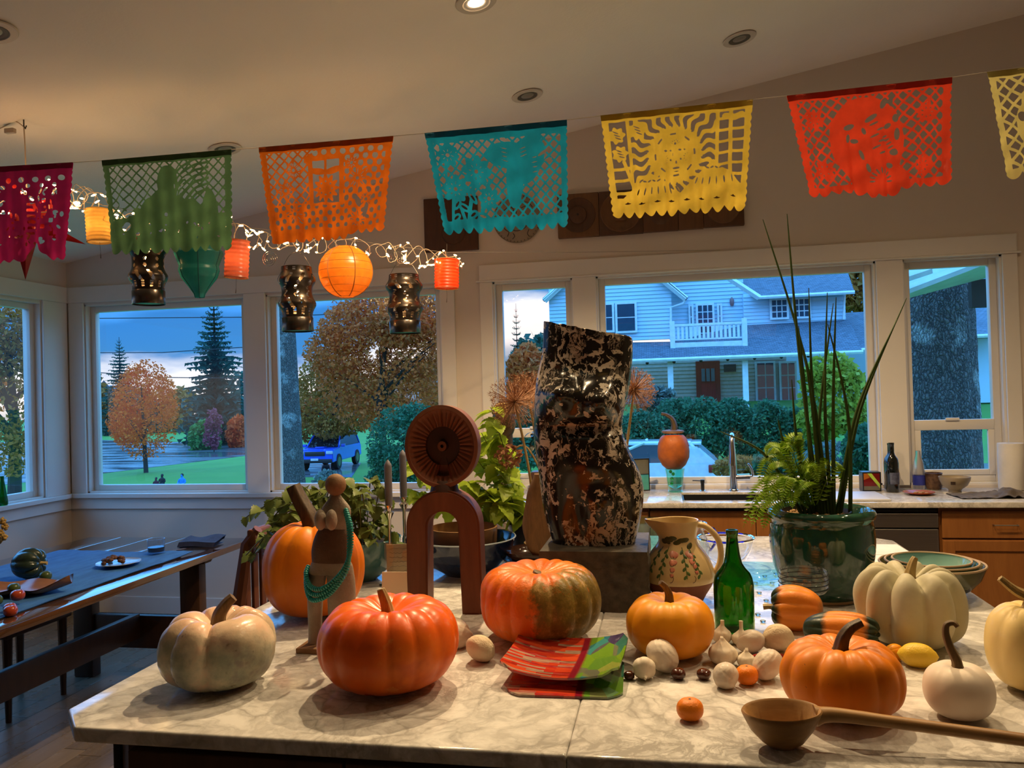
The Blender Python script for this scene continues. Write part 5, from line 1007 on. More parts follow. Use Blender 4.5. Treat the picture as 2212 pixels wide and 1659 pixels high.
single('glass_jar', 'clear plastic container cut off at the right edge behind the towel', 'container', G().lathe([(.0005, .003), (.05, .0005), (.07, .03), (.075, .09), (.06, .11), (.056, .11), (.07, .09), (.065, .032), (.0005, .008)], 32), glass('cloudy_plastic', (.85, .83, .80), .35), loc=(2.13, 5.06, TOP))
t = thing('dish_soap_bottle', 'frosted dish soap bottle with blue label on the sill end', 'bottle', (1.535, 5.285, TOP)); part(t, 'bottle_body', G().lathe([(.0005, .003), (.032, .0005), (.035, .01), (.035, .10), (.028, .16), (.015, .21), (.014, .235), (.0005, .237)], 28), glass('frosted_plastic', (.8, .82, .86), .3)); part(t, 'blue_label', G().lathe([(.0355, .025), (.0355, .085)], 28), mat('blue_label', (.03, .04, .30), .4))
t = thing('bonsai', 'small dark leafy plant in a square brown pot on the counter', 'plant', (-.78, 5.12, TOP)); part(t, 'pot', G().box(-.075, .075, -.06, .06, .03, .15, .008).box(-.055, .055, -.045, .045, .0005, .03), mat('brown_pot', (.06, .028, .022), .4, bump=.2)); part(t, 'trunk', G().tube(bez([(0, 0, .15), (.02, 0, .22), (-.01, 0, .30), (.02, 0, .38)], 5), [.012]*8+[.007]*8, 7), M_stem_dk)
leafC = meshof('leaf', leafgeo(.06, .018, 0, .2, .3, 6), leafmat('dark_leaf', (.008, .016, .012), (.015, .03, .02), .35, .1)); rn = random.Random(6)
for k in range(46): a = rn.uniform(0, 6.28); r = rn.uniform(.01, .13); inst(t, 'leaf', leafC, T(r*math.cos(a), r*math.sin(a)*.5, rn.uniform(.22, .42), rn.uniform(-1, .6), rn.uniform(-.5, .5), rn.uniform(0, 6.28)))
for lb, px in (('small clear jar on the sill left of the candles', 822), ('small clear jar on the sill behind the figurine head', 706)):
    p = at_y(px, 1060, 5.33); single('sill_jar', lb, 'jar', G().lathe([(.0005, .003), (.022, .0005), (.024, .01), (.024, .075), (.021, .085), (.023, .09), (.021, .09), (.020, .07), (.021, .012), (.0005, .008)], 24), M_clear, group='jars on the window sill', loc=(p[0], 5.332, .9052))
# ================================================================ on the dining table
TT = .7582
lying('dark green acorn squash with orange patch on the blue runner', -2.99, 3.29, .074, .15, skin('dark_acorn_skin', ((.3, (.012, .022, .016)), (.6, (.02, .035, .022)), (.75, (.06, .05, .02))), .3, 8, 4, .1, 40, speck(.58, .66, (.45, .13, .03), 5, .9), .3), .2, 14, True, TT, roll=.4)
M_lim = skin('green_gourd_skin', ((.3, (.05, .075, .02)), (.7, (.03, .05, .015))), .3, 8, 3, .1, 40, None, .2)
for lb, x, y, r in (('small green gourd at the far rim of the wooden leaf dish', -2.829, 3.21, .027), ('small green gourd near the middle of the wooden leaf dish', -2.79, 2.985, .026), ('small green gourd cut off by the left picture edge', -2.70, 2.80, .024)): single('green_gourd', lb, 'gourd', gourd_geo(r, r*1.75, 6, .02, .05, .04, .85, 3, .02, nu=32, nv=20), M_lim, group='small green gourds', loc=(x, y, TT+.010), ang=80)
M_tom = skin('tomato_skin', ((.3, (.30, .045, .018)), (.7, (.24, .03, .012))), .2, 8, 3, .02, 40, None, .4)
for lb, x, y, r, z in (('red tomato at the near end of the wooden leaf dish', -2.66, 2.865, .028, .012), ('front red tomato at the left table edge', -2.555, 2.715, .026, -.0075), ('red tomato tucked behind the front tomato', -2.60, 2.76, .024, -.0075)):
    t = thing('tomato', lb, 'tomato', (x, y, TT+z), 0, 'tomatoes on the table'); part(t, 'tomato_body', gourd_geo(r, r*1.7, 7, .02, .08, .04, .85, 5, .01, nu=36, nv=20), M_tom, ang=80); part(t, 'stem_scar', G().ball(.004, .004, .002, (0, 0, r*1.58), 8, 5), M_stem_dk)
def leafdish():
    def q(u, w):
        t = u; a = w*2-1; L = .44; x = (t-.5)*L; wd = .12*math.sin(PI*min(1, t*.9+.08))**.7*(1+.08*math.sin(19*t)); y = a*wd; z = .004+.030*a*a+.045*max(0, t-.72)**1.3*4+.006*math.sin(14*t)*abs(a); return (x, y, z)
    g = G().surf(q, 40, 18); n = len(g.v); g.v += [(x, y, max(.0002, z-.005)) for x, y, z in g.v]; g.f += [tuple(i+n for i in reversed(f)) for f in g.f]; g.m += [0]*(len(g.f)-len(g.m)); return g
single('leaf_dish', 'carved wooden leaf shaped dish on the blue runner', 'dish', leafdish(), wood('reddish_polished_wood', (.26, .12, .07), (.16, .07, .04), .22, 6, (.5, 2, 2), .05), loc=(-2.80, 3.03, TT), rz=.25)
t = thing('food_plate', 'round metal rimmed plate with a heap of brown nuts', 'plate', (-2.745, 3.60, TT)); part(t, 'plate', G().lathe([(.0005, .003), (.055, .0005), (.085, .008), (.107, .016), (.105, .018), (.08, .011), (.0005, .007)], 44), mat('pewter_plate', (.30, .32, .36), .2, metal=.5)); rn = random.Random(9)
for k in range(34): a, r = rn.uniform(0, 6.28), .055*math.sqrt(rn.random()); part(t, 'nut', G().ball(.014, .011, .010, (-.03+r*math.cos(a), r*math.sin(a), .017+.024*(1-r/.055)+rn.uniform(0, .01)), 8, 6, M=None), mat('brown_nut', (.10, .04, .022), .5, (.05, .02, .012), 30))
t = thing('drinking_glass', 'short tumbler with a dark drink on the runner', 'glass', (-2.742, 3.90, TT)); part(t, 'tumbler', G().lathe([(.0005, .002), (.040, .0005), (.044, .006), (.0455, .078), (.0435, .078), (.0415, .010), (.0005, .008)], 40), M_clear); part(t, 'drink', G().lathe([(.0005, .0085), (.0410, .0105), (.0420, .034), (.0005, .034)], 36), mat('dark_drink', (.012, .008, .010), .05))
def napkin():
    g = G()
    for k in range(4): g.surf(lambda u, w: (lerp(-.10, .11, u)+.004*k, lerp(-.075, .085, w), .004+k*.009+.010*sm(w)*(1+.6*math.sin(7*u+k))+.004*math.sin(5*u+3*w)), 22, 14)
    g.surf(lambda u, w: (lerp(-.10, .11, u), lerp(-.075, .085, w), .0004), 22, 14)
    n = 22
    for s, (j0) in ((0, 0), (1, 13)):
        for k in range(3):
            for i in range(n-1): a = k*308+j0*n+i; g.f.append((a, a+1, a+309, a+308)); g.m.append(0)
    return g
single('cloth_napkin', 'folded dark blue cloth napkin at the far end of the table', 'napkin', napkin(), mat('navy_linen', (.020, .030, .085), .85, (.012, .018, .05), 30, bump=.4, bs=200), loc=(-2.65, 4.17, .7505), rz=.15, ang=60)
# green bottle on the left sill, flowers
single('sill_bottle', 'green glass bottle standing on the left window sill', 'bottle', G().lathe(shellprof([(.0005, .006), (.03, .0005), (.036, .01), (.035, .03), (.022, .12), (.014, .17), (.014, .2), (.016, .2)], .003), 28), glass('deep_green_glass', (.02, .30, .10), .03), loc=(WX+.015, 4.70, .9055))
t = thing('flower_vase', 'yellow flower bunch cut off by the left picture edge', 'flowers', (-2.95, 3.15, TT)); vO = Vector((-2.95, 3.15, TT))
t.location = (-3.22, 3.20, TT); vO = Vector((-3.22, 3.20, TT)); part(t, 'vase', G().lathe([(.0005, .003), (.035, .0005), (.045, .05), (.03, .12), (.036, .14), (.032, .14), (.0005, .02)], 24), M_aqua); rn = random.Random(15)
for k, (px, py) in enumerate(((6, 1125), (10, 1138), (2, 1150), (8, 1160), (-10, 1130), (-14, 1150), (0, 1168), (-25, 1140))):
    e = Vector(at_y(px, py, 3.2+rn.uniform(-.05, .05)))-vO; part(t, 'flower_stem', G().tube(bez([(0, 0, .12), (e.x*.5, e.y*.5, e.z*.6+.03), e], 5), .002, 5), M_stemg); g = G()
    for q in range(14): z = rn.uniform(-1, 1); a = rn.uniform(0, 6.28); s = math.sqrt(1-z*z); g.ball(.007, c=(e.x+s*math.cos(a)*.012, e.y+s*math.sin(a)*.012, e.z+z*.012), nu=7, nv=5)
    part(t, 'blossom', g, mat('mustard_petals', (.42, .26, .05), .7, (.30, .17, .03), 40))
# ================================================================ cut paper banners on a string
BW, BH = 40.0, 28.0
NX, NY = 168, 118
_x = np.linspace(0, BW, NX+1); _y = np.linspace(0, BH, NY+1); X, Y = np.meshgrid(_x, _y)
disc = lambda cx, cy, r: r-np.hypot(X-cx, Y-cy)
def ell(cx, cy, rx, ry, rot=0):
    c, s = math.cos(rot), math.sin(rot); a = ((X-cx)*c+(Y-cy)*s)/rx; b = (-(X-cx)*s+(Y-cy)*c)/ry; return (1-np.hypot(a, b))*min(rx, ry)
def seg(x0, y0, x1, y1, w):
    dx, dy = x1-x0, y1-y0; t = np.clip(((X-x0)*dx+(Y-y0)*dy)/(dx*dx+dy*dy), 0, 1); return w-np.hypot(X-x0-t*dx, Y-y0-t*dy)
def rect(x0, y0, x1, y1): return np.minimum(np.minimum(X-x0, x1-X), np.minimum(Y-y0, y1-Y))
def flower(cx, cy, r, n=8, ph=0, k=.36): th = np.arctan2(Y-cy, X-cx); return r*(1-k+k*np.cos(n*th+ph))-np.hypot(X-cx, Y-cy)
def lattice(p, t):
    a = (X+Y) % p; b = (X-Y) % p; return t-np.minimum(np.minimum(a, p-a), np.minimum(b, p-b))/1.414
U = lambda *a: np.maximum.reduce(a)
CUT = lambda f, *a: np.minimum.reduce([f]+[-q for q in a])
def petals(cx, cy, r, n, w, L, ph=0): return U(*[ell(cx+r*math.cos(ph+2*PI*k/n), cy+r*math.sin(ph+2*PI*k/n), L, w, ph+2*PI*k/n) for k in range(n)])
def finish(f, side=1.9, top=2.0, bot=2.2, sc_n=12, side_scal=True, bottom=None):
    f = U(f, np.minimum.reduce([top-Y, X, BW-X]), side-X, X-(BW-side), Y-(BH-bot-1.6))
    by = BH-1.5*(1-np.abs(np.sin(PI*X*sc_n/BW))) if bottom is None else bottom; f = np.minimum(f, by-Y)
    if side_scal: s = .45*(1-np.abs(np.sin(PI*Y*15/BH)))*(Y > top); f = np.minimum(np.minimum(f, X-s), BW-s-X)
    return np.minimum.reduce([f, X+.02, BW+.02-X, Y+.02])
rn = random.Random(77)
def d_pink():
    f = np.ones_like(X)*1.0; f = CUT(f, *[CUT(ell(4+k*4.1, 4.2, .9, .8), -ell(4+k*4.1, 4.2, 9, 9)) for k in range(9)], *[ell(2+k*4.1, 6.1, .7, .6) for k in range(10)])
    cs = [ell(rn.uniform(3, 37), rn.uniform(7, 23), rn.uniform(.25, 1.0), rn.uniform(.2, .6), rn.uniform(0, 3)) for _ in range(85)]+[rect(26, 11+k*1.7, 28.5, 11.8+k*1.7) for k in range(6)]+[rect(31+2.2*(k % 2), 10+k*1.9, 32.3+2.2*(k % 2), 11.3+k*1.9) for k in range(6)]
    f = CUT(f, *cs); b = BH-.8*(1-np.abs(np.sin(PI*X*11/BW)))-4.5*np.exp(-((X-29)/3.0)**2)*(1); return finish(f, bottom=b)
def d_green():
    f = lattice(3.0, .22); f = U(f, ell(20, 18, 6, 9.5), ell(14, 20, 4.2, 8), ell(9.5, 21, 3.6, 6.5), ell(27, 21, 4.5, 8), ell(33, 20, 3.0, 9.5), ell(20, 8, 3.2, 5), rect(2, 17.5, 38, 28))
    for k in range(7): f = U(f, CUT(disc(33, 17, 16-k*1.5), disc(33, 17, 15.3-k*1.5), rect(-5, 15, 50, 50), rect(33, -5, 50, 50)))
    cs = [disc(5.5, 13.5, 1.1), ell(7, 16, 1.5, .6), disc(19, 17, .6), ell(6, 20, .9, 1.5, .5), ell(9, 22, 1, .5)]+[ell(22+k*.9, 9+2.5*math.sin(k), .18, .8, .3*k) for k in range(6)]+[ell(rn.uniform(4, 36), rn.uniform(19, 25), .45, .25, rn.uniform(0, 3)) for _ in range(22)]
    return finish(CUT(f, *cs))
def d_orange():
    f = lattice(2.9, .24); m = np.where(X > 23, 1, 0); dots = 1.0-np.hypot(((X+1.4*((Y//1.9) % 2)) % 2.8)-1.4, (Y % 1.9)-.95); f = np.where(X < 15+2*np.sin(Y), f, -(-.15+dots*.9)); f = np.where((Y > 17), -(-.25+dots*.8), f)
    f = U(f, rect(14.5, 4, 25.5, 18)); win = rect(15.8, 5, 24.2, 17.2); fl = U(flower(20, 13.2, 4.2, 12, 0, .16), ell(17.6, 8.2, 2.9, .95, .25), ell(22.4, 8.2, 2.9, .95, -.25), seg(20, 5, 20, 12, .35), seg(15.8, 4.6, 20, 4.9, .4)); f = U(CUT(f, CUT(win, fl)), np.minimum(fl, rect(14.5, 4, 25.5, 18)))
    for cx, cy, r in ((10, 7.5, 3), (6.8, 13, 3.4), (9.5, 20, 3.2), (30, 11, 4), (33, 17, 3), (30.5, 22.5, 3.6), (28, 6.5, 2.2)): f = U(f, flower(cx, cy, r, 8)); f = CUT(f, disc(cx, cy, .5), *[ell(cx+r*.5*math.cos(a), cy+r*.5*math.sin(a), r*.22, .14, a) for a in np.linspace(0, 2*PI, 9)[:-1]])
    f = CUT(f, *[disc(20+1.9*math.cos(a), 13.2+1.9*math.sin(a), .28) for a in np.linspace(0, 2*PI, 9)[:-1]], ell(33, 20, .7, 2, .3), ell(30.5, 17.5, .8, 1.6, -.4)); b = BH-1.2*(1-np.abs(np.sin(PI*X*13/BW)))-1.6*sm_(X, 27, 30)+1.0*sm_(X, 12, 3); return finish(f, bottom=np.minimum(b, BH-.1))
def sm_(x, a, b): t = np.clip((x-a)/(b-a), 0, 1); return t*t*(3-2*t)
def d_blue():
    f = lattice(2.9, .26); f = U(CUT(f, np.minimum(rect(2, 18, 13, 25.2), 1)), -1+0*X)
    for a in ((3.5, 25.5, 5.5, 16, .45), (8, 25.5, 6.2, 18, .5), (8.5, 25.5, 12.5, 13, .55), (11, 25.5, 16, 19, .5), (4, 12, 5, 6, .4), (14, 20, 17, 14, .45)): f = U(f, seg(*a))
    for cx, cy, L, r in ((8, 21, 2, .6), (10.5, 23, 1.8, -.6), (6, 20, 1.8, -.9), (13.5, 23.5, 2, .5), (5, 23.5, 1.6, -.4), (11, 18.5, 2, 1)): f = CUT(U(f, ell(cx, cy, L, .95, r)), ell(cx, cy, L*.55, .35, r))
    for cx, cy, r in ((6.2, 15.8, 4.0), (13.2, 11.5, 4.3), (5.5, 6.5, 3.3), (16, 19, 3.2)): f = U(f, petals(cx, cy, r*.55, 8, r*.26, r*.48, .2), disc(cx, cy, r*.45)); f = CUT(f, disc(cx, cy, .55), *[ell(cx+r*.42*math.cos(a), cy+r*.42*math.sin(a), .5, .13, a) for a in np.linspace(.2, 2*PI+.2, 9)[:-1]])
    f = U(f, ell(24, 8, 7.5, 3.6, .15), ell(24.5, 14, 2.6, 8, .12), ell(30, 10.5, 2.6, 6, .5), ell(29, 4.8, 4, 1.6, -.3), rect(2, 2, 38, 3.1)); f = CUT(f, *[ell(22+.0*k, 6+k*1.1, 1.1, .14, .3) for k in range(4)], *[ell(27.5, 6.2+k*1.0, 1.2, .14, -.2) for k in range(3)], *[ell(30.5, 9+k*1.3, .9, .15, -.2) for k in range(4)], ell(22, 3.6, .9, .5, .2), ell(33, 8, 1.6, .4, -.5), ell(34.5, 9.8, 1.2, .35, -.3)); return finish(f)
def d_yellow():
    cx, cy = 19.5, 12.2; th = np.arctan2(Y-cy, X-cx); rh = np.hypot(X-cx, Y-cy)
    rays = (np.cos(24*(th+.05*np.sin(rh*1.5)))-.05-.03*(rh-8))*rh*.085; f = U(disc(cx, cy, 6.4), 7.6-rh+.7*np.abs(np.cos(24*th))-.6, np.where(rh > 5.5, rays, -1)); box = rect(7.2, 2.0, 30.8, 26); f = np.minimum(f, box)
    f = U(f, .5-np.abs(X-7), .55-np.abs(X-31.2)); f = U(f, *[np.minimum(.36-np.abs(Y-q), rect(31, 0, 40, 28)) for q in np.arange(4, 26, 2.9)], *[np.minimum(.4-np.abs(Y-q), rect(0, 0, 7.2, 28)) for q in (15, 18, 21.5)], .5-np.abs(X-34.6))
    for a, b, r in ((3.8, 5.8, 2.4), (9.6, 5, 2.6), (4.2, 10.8, 2.3)): f = U(f, flower(a, b, r, 7, 0, .12)); f = CUT(f, *[ell(a-.2+.3*k, b-.9+k*.85, 1.1, .17, .45) for k in range(3)])
    f = U(f, seg(5, 13, 7, 20, .45), seg(35.6, 4, 33.2, 3.4, .8), seg(35.6, 4, 37.2, 3.4, .8))
    mt = U(Y-(16.5+np.abs(X-12.5)*.72), Y-(14.2+np.abs(X-30.2)*.85), Y-22.8); f = U(f, np.minimum(mt*.8, 1))
    arcs = [np.minimum(.22-np.abs(rh-5.4), np.cos(8*th+.4)-.35)]
    cs = arcs+[ell(16.9, 11.2, .5, .25), ell(18.4, 11.1, .3, .2), ell(21.0, 11, .5, .25), ell(22.4, 10.9, .3, .2), ell(19.9, 14.2, .22, .5), ell(19.8, 15.7, 1.0, .28), ell(19.9, 16.6, .7, .13), ell(19.0, 12.1, .12, .5), ell(20.6, 12.1, .12, .5), disc(18.4, 13.5, .28), disc(21.2, 13.4, .28), disc(19.7, 9.4, .32)]+[ell(19.7+1.1*math.cos(a), 9.6+1.1*math.sin(a), .38, .1, a) for a in np.linspace(-PI, 0, 8)]+[ell(16.4+1.1*math.cos(a), 13.2+1.2*math.sin(a), .35, .1, a) for a in np.linspace(-1.2, 1.4, 6)]+[ell(23.4-1.1*math.cos(a), 12.8+1.2*math.sin(a), .35, .1, -a) for a in np.linspace(-1.2, 1.4, 6)]
    cs += [ell(8.6+k*1.9, 21.2, .2, 1.1, .45-.15*k) for k in range(7)]+[ell(25.2+k*2, 19.6, .2, 1.1, .45-.15*k) for k in range(6)]+[ell(10.6+k*1.3, 18.6+.1*(k % 2), .6, .22, .4*(-1)**k) for k in range(4)]+[ell(28.6+k*1.3, 16.2, .6, .22, .4*(-1)**k) for k in range(4)]+[U(ell(5+k*4.4, 24.2, 1.0, .2), disc(5+k*4.4, 24.1, .32)) for k in range(8)]
    return finish(CUT(f, *cs), bot=2.0, top=2.2)
def d_red():
    f = lattice(3.0, .28); f = U(f, ell(18.5, 13.8, 9.8, 11.3), ell(21, 23.5, 8, 3.5)); f = CUT(f, np.minimum(ell(33, 9, 6, 0.1), -1+0*X))
    for cx, cy in ((5.5, 7), (6, 20), (33, 21), (34, 8)): f = U(f, flower(cx, cy, 2.9, 9, 0, .18)); f = CUT(f, *[ell(cx+1.2*math.cos(a), cy+1.2*math.sin(a), .4, .13, a) for a in np.linspace(0, 2*PI, 8)[:-1]])
    cs = [ell(14.0, 9.8, 1.6, .7, -.3), ell(13.4, 12.6, .6, 1.1, .3), ell(15.2, 13.3, 1.1, .55, .2), ell(18, 11, .6, .9, -.5), ell(20, 8, 1.6, .6, -.5), ell(16.6, 17, .5, 1.4, -.3), ell(26.2, 8.6, .9, 1.0, .4), ell(26.4, 12.6, .8, 1.6, .2), ell(25.4, 17, 1.1, .8, .2), ell(23.4, 4.6, .7, 1.5, .5), ell(25.2, 4.2, .5, 1.4, .1), ell(24, 10.4, 1.0, .6, -.5), ell(18.2, 20.4, .6, 1.2, -.2), ell(24, 20.2, .9, .7, .4)]
    cs += [ell(20.5+1.5*(k % 2), 9.5+k*1.5, 1.1, .26, -.3) for k in range(6)]+[ell(23+.5*k, 13+k*.9, .9, .22, -.4) for k in range(5)]+[ell(21.2+2.7*math.cos(a), 24+2.5*math.sin(a), .9, .22, a) for a in np.linspace(PI, 2*PI, 9)]+[ell(18.3, 25.2, 1.0, .3, .3), ell(24, 25.0, .9, .4, -.4)]
    b = BH-1.5-1.2*(1-np.abs(np.sin(PI*X*12/BW)))+1.8*np.exp(-((X-21)/5.5)**4); return finish(CUT(f, *cs), bottom=b)
def d_pale():
    f = lattice(3.6, .34); f = U(f, ell(14, 15, 9, 9), ell(13, 9, 6, 5), ell(30, 15, 7, 9)); cs = [ell(6.5, 12.5, .8, 1.3), ell(9, 18.5, 2.2, .4, .3), ell(12.5, 20.2, 2, .3, .1), ell(11, 14.5, 1.2, .25), ell(11, 16, 1.2, .25), ell(13, 7.2, 2.2, .7), ell(13, 10, 1.8, .5), ell(17, 13, 1.6, 2), ell(22, 13, 1.6, 2), ell(28, 14, 1.4, 1.8)]+[rect(4.2+3*k, 24.6, 5.2+3*k, 26.4) for k in range(11)]; return finish(CUT(f, *cs), bot=1.0)
def cut_mesh(field, P):
    """marching squares: keep the area where field > 0"""
    g = G(); vid = {}; eid = {}; F0 = field
    def vert(i, j):
        k = (i, j)
        if k not in vid: vid[k] = len(g.v); g.v.append(P(_x[i], _y[j]))
        return vid[k]
    def edge(i, j, k, l):
        key = (i, j, k, l) if (i, j) < (k, l) else (k, l, i, j)
        if key not in eid:
            a, b = F0[key[1], key[0]], F0[key[3], key[2]]; t = a/(a-b); eid[key] = len(g.v); g.v.append(P(lerp(_x[key[0]], _x[key[2]], t), lerp(_y[key[1]], _y[key[3]], t)))
        return eid[key]
    pos = F0 > 0
    for j in range(NY):
        for i in range(NX):
            c = ((i, j), (i+1, j), (i+1, j+1), (i, j+1)); s = [pos[q[1], q[0]] for q in c]
            if not any(s): continue
            poly = []
            for k in range(4):
                a, b = c[k], c[(k+1) % 4]
                if s[k]: poly.append(vert(*a))
                if s[k] != s[(k+1) % 4]: poly.append(edge(*a, *b))
            if len(poly) > 2: g.f.append(tuple(poly)); g.m.append(0)
    return g
BAN = [('pink', (.62, .022, .17), d_pink, .935, ((-130, 368), (158, 351), (-100, 575), (145, 560)), 'magenta cut paper banner at the left picture edge'),
       ('green', (.13, .27, .12), d_green, .962, ((220, 347), (500, 323), (243, 552), (500, 540)), 'green cut paper banner with cactus shapes'),
       ('orange', (.80, .17, .012), d_orange, .993, ((559, 319), (850, 294), (588, 528), (828, 512)), 'orange cut paper banner with flowers'),
       ('blue', (.01, .30, .50), d_blue, 1.008, ((917, 288), (1225, 259), (960, 508), (1228, 492)), 'turquoise blue cut paper banner with bird and flowers'),
       ('yellow', (.80, .56, .07), d_yellow, 1.037, ((1297, 250), (1626, 215), (1325, 474), (1612, 454)), 'yellow cut paper banner with a sun face'),
       ('red', (.80, .065, .025), d_red, 1.066, ((1700, 207), (2057, 167), (1752, 440), (2050, 412)), 'red cut paper banner with a moon face'),
       ('pale', (.72, .62, .22), d_pale, 1.09, ((2131, 156), (2500, 110), (2182, 388), (2480, 345)), 'pale yellow cut paper banner at the right picture edge')]
STR = []
for nm, c, fn, k, (tl, tr, bl, br), lb in BAN:
    A, B = [CAMP+(at_z(*p, 2.3)-CAMP)*k for p in (tl, tr)]; Cc, D = at_y(*bl, A[1]-.012), at_y(*br, B[1]-.012); A, B, Cc, D = map(Vector, (A, B, Cc, D)); STR += [A, B]; sd = rn.uniform(0, 6)
    def P(x, y):
        u, w = x/BW, y/BH; p = A.lerp(B, u).lerp(Cc.lerp(D, u), w); a = (.25+.75*w)*(.006*math.sin(x*.62+sd+.12*y)+.004*math.sin(x*1.35+2*sd)+.002*math.sin(y*.9+x*.3)); return tuple(p+Vector((a*.25, -a*1.2 if y > 0 else 0, 0))-A)
    t = thing('paper_banner', lb, 'banner', tuple(A), group='cut paper banners'); f = fn(); part(t, 'cut_paper', cut_mesh(f, P), paper('tissue_'+nm, c, .42), label=None)
    part(t, 'folded_hem', G().surf(lambda u, w: tuple(Vector(P(u*BW, .0)).lerp(Vector(P(u*BW, 1.6)), w)+Vector((0, -.0012, .0004))), 40, 3), paper('hem_'+nm, tuple(q*.62 for q in c), .2))
pts = []
for a, b in zip(STR, STR[1:]): pts += [a.lerp(b, q/4) for q in range(4)]
pts = [STR[0]+(STR[0]-STR[1])*1.2]+pts+[STR[-1], STR[-1]+(STR[-1]-STR[-2])*1.5]
single('banner_string', 'thin white string carrying the row of paper banners', 'string', G().tube(pts, .0012, 5), mat('white_cord', (.55, .48, .40), .8))
# ================================================================ string lights, lanterns (all along one line from the ceiling hook to a nail by the kitchen window)
_p0 = np.array([-2.93, 3.25]); _p1 = np.array([.395, 5.36]); _nr = np.array([-(_p1-_p0)[1], (_p1-_p0)[0]])
def onv(x, y, off=0): d = ray(x, y); t = (_nr @ _p0+off*np.linalg.norm(_nr))/(_nr @ d[:2]); return Vector(CAMP+d*t)
sl = thing('string_lights', 'tangled string of warm mini lights over the lanterns', 'string lights', tuple(onv(580, 520))); sO = onv(580, 520)
WP = [(-20, 440), (30, 400), (70, 450), (110, 420), (150, 430), (170, 425), (205, 440), (240, 468), (300, 492), (350, 505), (420, 480), (470, 488), (520, 508), (560, 515), (600, 522), (640, 520), (700, 532), (745, 525), (800, 538), (850, 545), (880, 548), (930, 560), (960, 562), (985, 575)]
rn = random.Random(21); cen = bez([(x, 0, y) for x, y in WP], 14); wire = []; ph = 0
for k, p in enumerate(cen):
    ph += rn.uniform(.3, 1.5); a = 20 if p.x < 560 else 15; wire.append(onv(p.x+a*math.cos(ph)*1.1+rn.uniform(-6, 6), p.z+a*math.sin(ph)*1.1+rn.uniform(-8, 8), .05*math.sin(ph*1.3))-sO)
wire = bez(wire, 3); M_wire = glass('clear_wire_sheath', (.95, .80, .62), .25)
part(sl, 'wire', G().tube(wire, .0019, 5), mat('cream_wire', (.60, .46, .33), .4))
M_bulb = glow('mini_bulb_glow', (1, .62, .26), BULB_GLOW)
def minib(): return G().lathe([(.0005, -.010), (.0038, -.010), (.0042, 0), (.0046, .004), (.0040, .010), (.0016, .018), (.0003, .022)], 7)
bulbme = meshof('bulb', minib(), [M_bulb]); n = len(wire)
spots = [wire[rn.randrange(n)] for _ in range(150)]+[onv(rn.uniform(-5, 150), rn.uniform(370, 520), rn.uniform(-.06, .06))-sO for _ in range(22)]  # second batch added around the star in place of its lit perforations
for p in spots: inst(sl, 'bulb', bulbme, T(p.x+rn.uniform(-.008, .008), p.y+rn.uniform(-.008, .008), p.z+rn.uniform(-.008, .008), rn.uniform(-2, 2), rn.uniform(-2, 2), 0))
single('lantern_line', 'thin grey line on which the lanterns hang', 'string', G().tube([onv(-80, 405), onv(160, 432), onv(400, 475), onv(650, 505), onv(960, 545), onv(1250, 545), Vector((.395, 5.345, 2.472))], .0012, 5), mat('grey_thread', (.22, .19, .16), .8))
def inner_light(p, e, loc=(0, 0, 0), c=(1, .55, .2)):
    d = bpy.data.lights.new('inner_bulb', 'POINT'); o = link('inner_bulb', d, p); o.location = loc; d.energy = e*SMALL_LAMP; d.color = c; d.shadow_soft_size = .025
def hung(name, label, px, py, grp=None): p = onv(px, py); return thing(name, label, 'lantern', tuple(p), 0, grp), p
SC = lambda px: float((onv(px, 560)-Vector(CAMP)).dot(Vector(_f)))/F
def thread(t, top): part(t, 'hanging_thread', G().tube([(0, 0, top), (0, 0, top+.09)], .0007, 4), MATS['grey_thread'])
# globe
t, p = hung('globe_lantern', 'round orange paper globe lantern', 747, 587); R = .288/2
def globe(u, w): a = PI*(1-w); r = R*(math.sin(a)+.006*math.sin(24*a)*math.sin(a))+.012*(1 if w in (0, 1) else 0); return (r*math.cos(2*PI*u), r*math.sin(2*PI*u), R*math.cos(a)*.985)
part(t, 'paper_shade', G().surf(lambda u, w: globe(u, .06+w*.88), 48, 48, True), paper('orange_lantern_paper', (.88, .33, .03), .6)); thread(t, R)
for w in (.1, .2, .3, .4, .5, .6, .7, .8, .9): r = R*math.sin(PI*w)*1.001; part(t, 'rib', G().tube([(r*math.cos(a), r*math.sin(a), R*.985*math.cos(PI*(1-w))) for a in np.linspace(0, 2*PI, 41)[:-1]], .0011, 5, closed=True), mat('bamboo_rib', (.42, .14, .02), .6))
for a in (.2, 1.25, 2.3, 3.35, 4.4, 5.45): part(t, 'seam', G().tube([(R*1.002*math.sin(q)*math.cos(a), R*1.002*math.sin(q)*math.sin(a), R*.987*math.cos(q)) for q in np.linspace(.3, 2.85, 24)], .0028, 4), mat('bamboo_rib', (.42, .14, .02)))
inner_light(t, .8, (0, 0, .03))
